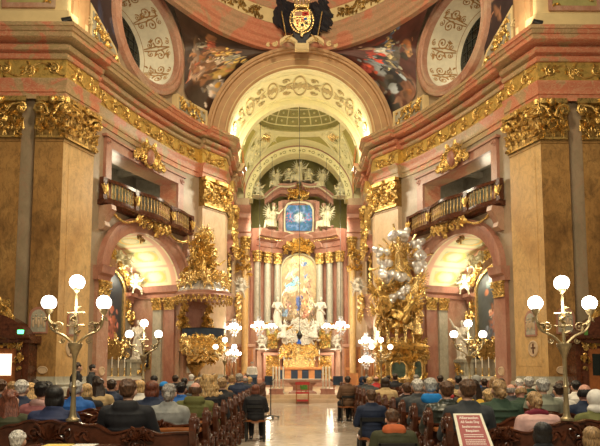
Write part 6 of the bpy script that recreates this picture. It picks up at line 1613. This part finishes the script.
seat(165, 385, 'person wearing a bright blue and white cap', 'cap', 'dark', 'navy', row=5, hatc='brightblue')
seat(182, 390, 'person with black hair and blue jacket between the cap and the olive parka', 'short', 'black', 'blue', row=4)
seat(199, 386, 'grey-brown haired person behind the olive parka', 'short', 'brown', 'dgray', row=6)
seat(232, 388, 'person with short light brown hair and dark coat at the aisle end of a pew', 'short', 'sandy', 'black', row=5)
seat(126, 383, 'dark-haired person far up the rows before the framed portrait', 'short', 'dark', 'black', row=8)
seat(98, 384, 'black-haired person far up the rows before the chapel altar table', 'short', 'black', 'charcoal', row=8)
seat(155, 383, 'dark-haired person far up the rows below the framed portrait', 'short', 'black', 'navy', row=9)
seat(176, 380, 'dark-haired person beneath the white notice sheet', 'short', 'dark', 'black', row=11)
seat(185, 381, 'black-haired person next to the one beneath the notice', 'short', 'black', 'dgray', row=10)
seat(199, 382, 'blonde person straight below the pulpit basket', 'bob', 'blonde', 'olive', row=9)
seat(209, 380, 'person in a dark cap below the pulpit basket', 'cap', 'dark', 'black', row=12, hatc='black')
seat(214, 380, 'tall dark-haired person in navy coat below the pulpit', 'short', 'brown', 'darkblue', row=9, s=1.06)
seat(223, 383, 'person with light brown long hair behind the curly blonde', 'long', 'sandy', 'brown', row=8)
seat(232, 381, 'blonde-haired person with glasses strap far up near the aisle', 'short', 'sandy', 'beige', row=10)
seat(242, 379, 'dark grey-haired person in navy suit near the aisle, far up', 'short', 'dgray' if False else 'gray', 'darkblue', row=9, s=1.07)
seat(250, 380, 'balding pink-skinned person in dark suit near the aisle', 'fringe', 'gray', 'charcoal', row=11, skin='skin_pink')
seat(259, 382, 'blonde person at the aisle end of a front row', 'short', 'blonde', 'dgray', row=13)
seat(247, 378, 'person in dark coat in the front rows before the lectern', 'short', 'dark', 'navy', row=15)
seat(226, 378, 'person with brown hair in the front rows below the pulpit stem', 'short', 'brown', 'dgray', row=15)
seat(192, 379, 'person with white hair in the front rows beside the pink pier', 'short', 'white', 'gray', row=14)
seat(238, 378, 'person with sandy hair in the frontmost row', 'short', 'sandy', 'brown', row=17)
# golden saint side
seat(436, 389, 'short-haired person in a glossy black leather jacket', 'short', 'brown', 'leather', puffy=1, row=1, s=1.03)
seat(464, 391, 'brown-haired person in a dark suit directly behind the red notice board', 'short', 'brown', 'charcoal', row=0, s=1.06)
seat(413, 386, 'grey-haired person with a bright blue hood lying on a dark jacket', 'short', 'silver', 'dgray', row=2, extra=('hood', 'brightblue'), s=1.05)
seat(401, 388, 'white-haired person in a dark grey jacket left of the blue hood'.replace('left of', 'beside'), 'short', 'white', 'dgray', row=3)
seat(392, 389, 'balding brown-haired person in black at a pew end by the aisle', 'thin', 'brown', 'black', row=4, skin='skin_pink')
seat(499, 392, 'person with grey-blonde tied hair and dark green quilted coat', 'bun', 'sandy', 'green', puffy=1, row=0, s=1.04)
seat(541, 400, 'person with blonde pinned hair, burgundy scarf and pink sweater', 'bun', 'sandy', 'pink', 'bow', row=0, extra=('scarf', 'burgundy'))
seat(543, 389, 'grey-haired person in sage jacket behind the pink sweater', 'short', 'silver', 'sage', row=2, s=1.05)
seat(488, 393, 'blonde child-sized person with green collar', 'short', 'blonde', 'teal', row=2, s=.93)
seat(473, 392, 'person with long dark hair and yellow top', 'long', 'dark', 'yellow', row=2)
seat(559, 392, 'dark-haired person in a white shirt', 'short', 'dark', 'white', row=2)
seat(585, 391, 'balding person in a dark blue jacket beside the lamp pole', 'fringe', 'black', 'darkblue', row=1, skin='skin_pink')
seat(596, 398, 'person with white headscarf at the photo edge', 'scarf', 'white', 'olive', row=0, hatc='white')
seat(576, 386, 'black-haired person in white shirt behind the lamp pole', 'short', 'black', 'white', row=5)
seat(525, 391, 'bald pink-headed person in dark olive jacket', 'fringe', 'sandy', 'green', 'bow', row=3, skin='skin_pink')
seat(511, 394, 'small bald person between the dark green coat and the olive jacket', 'fringe', 'gray', 'dgray', row=4, skin='skin_pink', s=.96)
seat(529, 383, 'grey-haired person in dark jacket before the golden pilaster foot', 'short', 'silver', 'green', row=5, s=1.04)
seat(519, 385, 'white-haired person in pale coat before the golden pilaster foot', 'short', 'white', 'pink', row=7)
seat(494, 382, 'sandy-haired person before the chapel altar table', 'bob', 'sandy', 'beige', row=6)
seat(501, 381, 'dark-haired person before the chapel candles', 'short', 'dark', 'black', row=8)
seat(484, 382, 'dark-haired person in black before the chapel lamp standard', 'short', 'dark', 'black', row=9)
seat(476, 380, 'person in a pale blue hood up the rows', 'hood', 'gray', 'blue', row=9, hatc='gray')
seat(458, 380, 'black-haired person up the rows beside the rose pilaster', 'short', 'black', 'charcoal', row=9)
seat(450, 381, 'blonde person up the rows beside the rose pilaster', 'bob', 'blonde', 'beige', row=8)
seat(440, 379, 'dark-haired person up the rows before the relic base', 'short', 'dark', 'black', row=11)
seat(425, 381, 'person with long dark hair behind the blue hood', 'long', 'dark', 'brown', row=7)
seat(446, 388, 'dark-haired person in black and red scarf beside the leather jacket', 'short', 'black', 'charcoal', row=3, extra=('scarf', 'red'))
seat(350, 384, 'person with blue-grey hood at the aisle end of a front row', 'hood', 'gray', 'darkblue', row=12, hatc='darkblue')
seat(358, 383, 'black-haired person beside the blue-grey hood', 'short', 'black', 'charcoal', row=11)
seat(368, 383, 'blonde person near the aisle beside the black-haired one', 'short', 'blonde', 'dgray', row=10)
seat(376, 379, 'reddish balding person in red and black farther up', 'fringe', 'brown', 'red', row=11, skin='skin_pink')
seat(385, 381, 'dark-haired person in beige coat in the middle rows', 'bob', 'dark', 'beige', row=7)
seat(395, 378, 'dark-haired tall person before the dark relic panel', 'short', 'dark', 'black', row=13, s=1.05)
seat(372, 376, 'person with sandy hair in the front rows by the glowing chandelier', 'short', 'sandy', 'gray', row=15)
seat(407, 379, 'blonde person before the oval relic panel', 'short', 'blonde', 'brown', row=12)
seat(416, 379, 'person with grey hair before the oval relic panel', 'short', 'gray', 'dgray', row=14)
seat(388, 377, 'person with black hair in the frontmost row', 'short', 'black', 'navy', row=17)
seat(560, 383, 'brown-haired person up the rows by the oval wall plaque', 'short', 'brown', 'dgray', row=6)
seat(466, 378, 'grey-haired person far up the rows by the chapel', 'short', 'silver', 'navy', row=13)
# people on chairs in the aisle and beyond the pews
def aisle_chair(x, y, yaw, label):
    t = thing('aisle_chair', label, 'chair', (x, y, 0), yaw)
    b = MB(); b.box(-.21, .21, .0, .4, .41, .45); b.build('seat', 'mid_wood', t, local=True)
    b = MB(); b.box(-.19, .19, -.05, -.03, .7, .76); b.box(-.2, -.175, -.05, -.025, .45, .76); b.box(.175, .2, -.05, -.025, .45, .76); b.build('backrest', 'black_metal', t, local=True)
    for x_ in (-.19, .19):
        for y_ in (0, .38): b = MB(); b.box(x_ - .018, x_ + .018, y_ - .018, y_ + .018, 0, .41); b.build('leg', 'black_metal', t, local=True)
    return t
def on_chair(x, y, lab, chlab, yaw=0, **kw):
    aisle_chair(x, y - .1, yaw, chlab); return person(x, y + .0, lab, yaw=yaw, **kw)
on_chair(-1.17, 12.9, 'person with auburn hair and black coat on a chair in the aisle', 'chair under the auburn-haired person in the aisle', hair='bob', hc='redbrown', jc='black', tc='black', puffy=0, s=.9)
on_chair((387 - 294) / 600 * 6.6 - .35 + .03, 6.3, 'hunched person with an orange hood over a dark olive jacket in the aisle', 'black chair under the hunched person with orange hood', hair='short', hc='brown', jc='dkolive', pose='bow', puffy=2, extra=('hood', 'orange'), s=.84)
on_chair((371 - 294) / 600 * 9.6 - .35, 9.6, 'brown-haired person in dark blue jacket on a chair beside the pew ends', 'chair under the dark blue jacket beside the pew ends', hair='short', hc='brown', jc='darkblue', tc='black', s=.9)
on_chair(1.22, 17.6, 'person in brown coat on a chair at the far pew ends of the aisle', 'chair under the brown coat at the far pew ends', hair='short', hc='dark', jc='brown', tc='black', yaw=.2)
person(-5.6 + .0, 14.6, 'dark-haired person in black standing by the golden pilaster', 'short', 'dark', 'black', 'stand', yaw=-.9, s=.97)
person(-5.9, 16.6, 'dark-clothed person standing in profile near the chapel, farther than the other standing one', 'short', 'black', 'charcoal', 'stand', yaw=-1.4, s=.95)
person(-2.42, 29.75, 'person in white vestment standing behind the draped lectern', 'short', 'gray', 'white', 'stand', yaw=PI, z=.34, s=.9, tc='white')
# two people whose heads only reach into the bottom of the picture
def low(px, Y, zt, lab, **kw):
    x = (px - 294) / 600 * Y - .35; person(x, Y - .0, lab, z=0, **kw)
low(22, 5.3, 0, 'white-haired person whose head top shows at the bottom photo edge', hair='short', hc='white', jc='gray', s=.74)
low(541, 5.3, 0, 'dark-haired person at the bottom photo edge before the dark carved crest', hair='bob', hc='black', jc='black', s=.79)
low(590, 5.3, 0, 'brown-haired person at the bottom photo edge in the corner', hair='bob', hc='sandy', jc='black', s=.76)
# ================================================================== lamp standards
def make_lamp():
    t = thing('lamp_standard', 'brass lamp standard', 'lamp')
    b = MB(); b.lathe([(.07, .955), (.07, .975), (.045, .99), (.032, 1.03), (.022, 1.3), (.032, 1.32), (.022, 1.34), (.02, 1.62), (.03, 1.66), (.055, 1.72), (.075, 1.76), (.075, 1.79), (.02, 1.8)], 14); b.build('pole', 'brass', t, local=True)
    b = MB(); b.tube([(0, 0, 1.78), (0, 0, 2.36)], [.02, .014], 8)
    for z in (1.98, 2.12): b.tube([(-.09, 0, z), (.09, 0, z + .01)], .008, 5); b.blob((-.09, 0, z), .014, 6, 5); b.blob((.09, 0, z), .014, 6, 5); b.blob((0, 0, z), .026, 8, 6)
    for k in range(6): leaf(b, lambda u, zz, n=0.: Vector((u, -n - .02, zz)), 0, 1.9 + .06 * k, k * 1.1, .07, .015, .0, .01)
    b.build('stem', 'brass', t, local=True)
    for nm_, sg in (('arm', -1), ('arm', 1)):
        b = MB(); b.tube(cr([(sg * .03, 0, 1.79), (sg * .12, 0, 1.87), (sg * .24, 0, 1.93), (sg * .29, 0, 2.02), (sg * .30, 0, 2.14)], 5), .014, 7)
        m = lambda u, z, n=0.: Vector((sg * u, -n, z)); curl(b, m, .18, 1.97, .06, .009, 0, 1.4, 1, 0); curl(b, m, .14, 1.82, .035, .008, 0, 1.2, -1, 0)
        for q in range(5): leaf(b, m, .2 + .03 * q, 1.92 + .04 * q, 1 + q * .9, .06, .014, .0, .01)
        b.lathe([(.02, 2.13), (.045, 2.17), (.05, 2.2)], 10, (sg * .30, 0, -.03)); b.build('arm', 'brass', t, local=True)
        b = MB(); b.blob((sg * .30, 0, 2.235), .08, 20, 14); b.build('globe', 'globe_light', t, 'all', True)
    b = MB(); b.lathe([(.015, 2.34), (.045, 2.38), (.05, 2.4)], 10); b.build('gallery_ring', 'brass', t, local=True)
    b = MB(); b.blob((0, 0, 2.46), .082, 20, 14); b.build('globe', 'globe_light', t, 'all', True)
    return t
lamp0 = make_lamp(); LAMPS = []
for k, (x, y, z, s, lab) in enumerate(((-2.73, ROW0 + .1, .93, 1, 'large brass lamp standard with three globes on the hindmost pulpit-side pew'), (2.61, ROW0 + .1, .93, 1, 'large brass lamp standard with three globes on the hindmost saint-side pew'),
        (-3.44, 12.37 + .1, .9, 1, 'three-globe lamp standard in front of the pulpit-side chapel'), (3.26, 12.37 + .1, .9, 1, 'three-globe lamp standard in front of the saint-side chapel'),
        (-2.55, 19.16 + .1, .9, 1, 'small distant three-globe lamp standard before the pulpit'), (2.43, 19.16 + .1, .9, 1, 'small distant three-globe lamp standard before the saint monument'))):
    o = lamp0 if k == 0 else dup(lamp0); o.location = (x, y - .1, 0); o['label'] = lab
    LAMPS.append(o)
# ================================================================== wall plaques, confessionals, notice board
for SX in (1, -1):
    nm = 'pulpit side' if SX > 0 else 'golden saint side'
    PM = lambda u, z, n=0.: ALLP(u, z, n + .3)
    for k, (u, z, lab) in enumerate(((A0 - .72, 3.4, 'arch-topped relief plaque on the broad brown pilaster, %s' % nm), (A0 + .62, 3.35, 'arch-topped relief plaque on the golden pilaster side, %s' % nm))):
        c = PM(u, z, .05); t = thing('relief_plaque', lab, 'plaque', (c.x * SX, c.y, z - .5)); w = .36 - .04 * k
        pl = [(u - w, z - .5), (u + w, z - .5), (u + w, z + .15)] + [(u + w * cos(PI * q / 10), z + .15 + .38 * sin(PI * q / 10)) for q in range(1, 10)] + [(u - w, z + .15)]
        b = MB(); b.prism(pl, lambda a, c_: PM(a, c_, .012), lambda a, c_: PM(a, c_, .07)); b.build('frame', 'pink_marble', t)
        pl2 = [(u + (a - u) * .78, z - .02 + (c_ - z) * .84) for a, c_ in pl]
        b = MB(); b.prism(pl2, lambda a, c_: PM(a, c_, .07), lambda a, c_: PM(a, c_, .075)); rl = b.build('relief_ground', 'green_marble', t)
        b = MB()
        for q in range(5): b.blob(PM(u - .2 + .1 * q, z - .12 + .1 * (q % 2), .09), (.05, .03, .16), 7, 6); b.blob(PM(u - .2 + .1 * q, z + .1 + .1 * (q % 2), .1), .035, 6, 5)
        b.build('relief', 'beige_marble', rl)
    for (u, z, r, lab) in ((A0 + .55, 2.35, .27, 'round emblem plaque below the relief on the golden pilaster side'), (A0 - .35, 1.5, .2, 'oval stone plaque low on the broad brown pilaster')):
        if r == .2: u = A0 - .5
        c = PM(u, z, .03); t = thing('wall_plaque', lab + ', ' + nm, 'plaque', (c.x * SX, c.y, z - r))
        b = MB(); b.rings([[PM(u + rr_ * r * cos(2 * PI * q / 24), z + rr_ * r * (1.2 if r > .2 else .75) * sin(2 * PI * q / 24), n) for q in range(24)] for rr_, n in ((1, .012), (1, .05), (.85, .07), (.8, .03))]); b.build('disc', 'beige_marble', t)
        if r > .2: b = MB(); slab(b, PM, u - .03, u + .03, z - .2, z + .2, .03, .05); slab(b, PM, u - .12, u + .12, z + .0, z + .05, .03, .05); b.build('cross_emblem', 'dark_wood', t)
    # confessional
    t = thing('confessional', 'dark wooden confessional with gilt ornaments against the near pier, %s' % nm, 'confessional', (-11.6 * SX, 22.6, 0))
    F4 = flatmap((-11.6, 22.9, 0), (1, 0, 0), (0, -1, 0))
    b = MB(); slab(b, F4, -1.4, 1.4, 0, 2.5, -.4, .5); slab(b, F4, -1.4, -1.2, 0, 2.5, .5, .62); slab(b, F4, 1.0, 1.2, 0, 2.5, .5, .62); slab(b, F4, -.2, 0, 0, 2.5, .5, .6); b.build('carcass', 'dark_wood', t)
    b = MB(); sweep(b, F4, [(-.4, 2.5), (.62, 2.5), (.66, 2.6), (.85, 2.68), (.88, 2.78), (-.4, 2.8)], [(-1.5, 0), (1.55, 0)]); b.build('cornice', 'dark_wood', t)
    b = MB(); b.rings([[F4(-1.3 + 2.6 * k / 14, 2.78, -.3), F4(-1.3 + 2.6 * k / 14, 2.78, .6), F4(-1.3 + 2.6 * k / 14, 2.85 + .75 * sin(PI * k / 14) ** .7, .5), F4(-1.3 + 2.6 * k / 14, 2.85 + .75 * sin(PI * k / 14) ** .7, -.3)] for k in range(15)]); b.build('pediment', 'dark_wood', t)
    for a_ in ((-.5, .6, 3.4, 4.2, 30, .18, .04, .3, 4), (1.0, 1.2, 1.5, 2.5, 12, .1, .03, .64, 2), (.2, .9, 2.35, 2.5, 12, .09, .02, .55, 2), (-1.0, -.3, 2.35, 2.5, 12, .09, .02, .55, 2)): b = MB(); clutter(b, F4, *a_); b.build('gilt_ornament', 'gold', t)
    for (u0, u1) in ((-1.15, -.25), (.05, .95)):
        b = MB(); slab(b, F4, u0, u1, .1, 2.3, .5, .53); dr = b.build('door', 'mid_wood', t)
        b = MB(); slab(b, F4, u0 + .15, u1 - .15, 1.3, 2.1, .53, .55)
        b.build('window', 'lit_window' if (SX > 0 and u0 > 0) else 'night_glass', dr)
    if SX > 0:
        b = MB(); slab(b, F4, 1.0, 1.2, 2.84, 2.98, .5, .6); o = tag(b.build('exit_light', 'exit_green'), 'small glowing green light on the confessional cornice', 'lamp')
    else:
        b = MB(); slab(b, F4, 1.0, 1.1, 2.8, 3.0, .6, .7); o = tag(b.build('green_lamp', 'green_leaf'), 'small dark green lamp on the confessional cornice, golden saint side', 'lamp')
SX = 1
# notice board
TL, TR, BL, BR = Vector((1.23, 6.0, 1.07)), Vector((1.51, 6.0, 1.07)), Vector((1.165, 5.5, .755)), Vector((1.48, 5.5, .755))
def S(u, v, n=0.):
    nn = (TR - TL).cross(TL - BL).normalized()
    if nn.y > 0: nn = -nn
    return BL.lerp(BR, u).lerp(TL.lerp(TR, u), v) + nn * n
t = thing('notice_board', 'red notice board with white lettering in a cream frame leaning on a stand', 'sign', (1.33, 5.8, 0))
b = MB(); b.prism([(0, 0), (1, 0), (1, 1), (0, 1)], lambda u, v: S(u, v, -.012), lambda u, v: S(u, v, .0)); b.build('frame', 'sign_frame', t)
b = MB(); b.prism([(.09, .07), (.91, .07), (.91, .95), (.09, .95)], lambda u, v: S(u, v, .0), lambda u, v: S(u, v, .002)); pn = b.build('poster', 'sign_red', t)
def letters(txt, v, h, uw, nm):
    cu = bpy.data.curves.new('txt', 'FONT'); cu.body = txt; cu.size = 1; cu.align_x = 'CENTER'; cu.resolution_u = 3; cu.offset = .02
    o = bpy.data.objects.new('txt', cu); COL.objects.link(o); dg = bpy.context.evaluated_depsgraph_get(); dg.update()
    me = bpy.data.meshes.new_from_object(o.evaluated_get(dg)); bpy.data.objects.remove(o)
    xs = [p.co.x for p in me.vertices]; w = max(xs) - min(xs); W_ = wm(pn).inverted()
    for p in me.vertices: p.co = W_ @ S(.5 + p.co.x / w * uw, v + p.co.y * h / .72, .004)
    me.name = nm; me.materials.clear(); me.materials.append(MATS['sign_white']); q = bpy.data.objects.new(nm, me); COL.objects.link(q); q.parent = pn
letters('Allerseelen', .84, .07, .66, 'lettering'); letters('All Souls Day', .73, .065, .64, 'lettering'); letters('Seelenmesse', .61, .06, .6, 'lettering'); letters('Requiem', .50, .065, .42, 'lettering')
b = MB(); rn = random.Random(4)
for v in (.42, .37, .29, .24, .19, .13):
    u = .2
    while u < .8:
        w = rn.uniform(.02, .06); b.prism([(u, v), (min(.82, u + w), v), (min(.82, u + w), v + .018), (u, v + .018)], lambda a, c: S(a, c, .002), lambda a, c: S(a, c, .004)); u += w + .012
b.build('small_print', 'sign_white', pn)
b = MB(); b.tube([(1.35, 5.85, 0), (1.35, 5.85, .95)], .015, 6); b.tube([(1.2, 5.7, .005), (1.35, 5.85, .3)], .012, 6); b.tube([(1.5, 5.7, .005), (1.35, 5.85, .3)], .012, 6); b.tube([(1.35, 6.1, .005), (1.35, 5.85, .4)], .012, 6); b.tube([S(.1, .1, -.014), S(.5, .3, -.02), S(.9, .1, -.014)], .01, 5); b.tube([S(.5, .9, -.02), (1.35, 5.85, .9)], .01, 5); b.build('stand', 'black_metal', t)
# leaflets on ledges
def sheet(px, Y, z, w, d, mat, nm, lab, yaw=0, th=.004):
    x = (px - 294) / 600 * Y - .35; t = MB(); M = Matrix.Translation((x, Y, z)) @ Matrix.Rotation(yaw, 4, 'Z'); t.box(-w / 2, w / 2, -d / 2, d / 2, 0, th, M); tag(t.build(nm, mat, None, False), lab, nm.replace('_', ' '))
for px, lab, nm, mat, th in ((92, 'white leaflet on the pew ledge before the blue sweater', 'leaflet', 'paper', .005), (514, 'white leaflet on the pew ledge beside the pink sweater', 'leaflet', 'paper', .005), (496, 'white leaflet on the pew ledge behind the dark green coat', 'leaflet', 'paper', .005), (428, 'cream hymn book on the pew ledge behind the leather jacket', 'hymn_book', 'paper', .02)):
    sheet(px, ROW0 + RSP * 2 - .12, .791, .2, .13, mat, nm, lab, .1, th)
t = thing('leaflet_stand', 'dark wooden stand holding paper sheets at the bottom photo edge', 'stand', (-2.35, 5.5, 0))
b = MB(); b.box(-.4, .4, -.15, .15, .78, .82); b.box(-.03, .03, -.03, .03, .03, .78); b.box(-.2, .2, -.15, .15, 0, .03); b.build('stand_top', 'dark_wood', t, local=True)
sheet(62, 5.5, .822, .24, .2, 'yellow_paper', 'yellow_sheet', 'yellow paper sheet at the bottom photo edge on the dark stand'); sheet(88, 5.5, .822, .2, .2, 'paper', 'white_sheet', 'white paper sheet beside the yellow one on the dark stand')
# ================================================================== light
w = bpy.data.worlds.new('World'); bpy.context.scene.world = w; w.use_nodes = True
bg = w.node_tree.nodes['Background']; bg.inputs[0].default_value = (1., .80, .54, 1); bg.inputs[1].default_value = WORLD_STR
def light(kind, loc, energy, col=(1., .82, .58), size=.3, target=None, spot=None, blend=.6, nm='light'):
    l = bpy.data.lights.new(nm, kind); l.energy = energy; l.color = col
    if kind == 'AREA': l.size = size
    elif kind in ('POINT', 'SPOT'): l.shadow_soft_size = size
    if spot: l.spot_size = rad(spot); l.spot_blend = blend
    o = bpy.data.objects.new(nm, l); COL.objects.link(o); o.location = loc
    if target is not None: o.rotation_euler = (Vector(target) - Vector(loc)).to_track_quat('-Z', 'Y').to_euler()
    return o
WARM = (1., .80, .50); NEU = (1., .90, .66)
# added area lights, unseen, above the view to brighten nave and people
light('AREA', (0, 10, 19), 1900, WARM, 2.5, (0, 22, 2)); light('AREA', (0, 19, 24), 1150, WARM, 2.5, (0, 31, 10)); light('AREA', (0, 1, 7), 380, NEU, 1.2, (0, 12, 0))
light('AREA', (-5, 8, 9), 380, WARM, 1.5, (-8, 26, 8)); light('AREA', (5, 8, 9), 380, WARM, 1.5, (8, 26, 8))
for sg in (-1, 1):
    # cornice spotlights, chapel vault lights; added unseen fill for gallery, chancel vault and altar face
    light('SPOT', (sg * 8.8, 22.6, 15.6), 130, NEU, .15, (sg * 8, 29, 19), 110)
    p = CM(1.7, 6.15, -1.9); light('POINT', (p.x * -sg, p.y, 6.3), 95, (1, .92, .7), .15)
    p = CM(.2, 6.15, -1.5); light('POINT', (p.x * -sg, p.y, 4.6), 60, (1, .86, .62), .3)
    p = CM(0, 6.15, -2.2); light('POINT', (p.x * -sg, p.y, 10.3), 60, (1, .86, .62), .3)
    p = CM(.9, 16.6, -1.2); light('POINT', (p.x * -sg, p.y, 16.7), 22, (1, .95, .8), .1)
    light('POINT', (sg * 3.5, 35.4, 15.4), 230, (1, .93, .66), .2); light('POINT', (sg * 3.3, 41.5, 15.6), 110, (1, .93, .66), .2)
    light('SPOT', (sg * 3.5, 42.5, 12.6), 650, NEU, .2, (0, 47, 11), 110); light('SPOT', (sg * 2.8, 36.5, 12.0), 2600, NEU, .3, (-sg * .5, 46.5, 5), 60)
    light('POINT', (sg * 2.7, 39.7, 4.4), 60, NEU, .3); light('POINT', (sg * 3.3, 34.5, 3.6), 60, NEU, .2)
for x, z in ((-2.2, 2.2), (2.3, 2.2)): light('POINT', (x, 44.2, z + .4), 50, NEU, .2)
for o in LAMPS: light('POINT', (o.location.x, o.location.y - .05, 2.2), 14 if o.location.y > 7 else 16, (1, .9, .7), .1)
light('POINT', (0, 27.5, 5.5), 130, NEU, .3); light('AREA', (0, 33.5, 13), 700, NEU, 2.5, (0, 30, 0))  # added unseen fill over the candles and altar step
# ================================================================== camera
cd = bpy.data.cameras.new('Camera'); cam = bpy.data.objects.new('Camera', cd); COL.objects.link(cam)
cam.location = CAM; cam.rotation_euler = (PI / 2 + TILT, 0, -YAW); cd.sensor_width = 36; cd.lens = 36.; cd.shift_y = (PCY - 223) / 600; cd.clip_end = 200
sc = bpy.context.scene; sc.camera = cam
sc.view_settings.view_transform = 'Standard'; sc.view_settings.look = 'None'; sc.view_settings.gamma = 1; sc.view_settings.exposure = EXPOSURE; sc.view_settings.use_curve_mapping = False
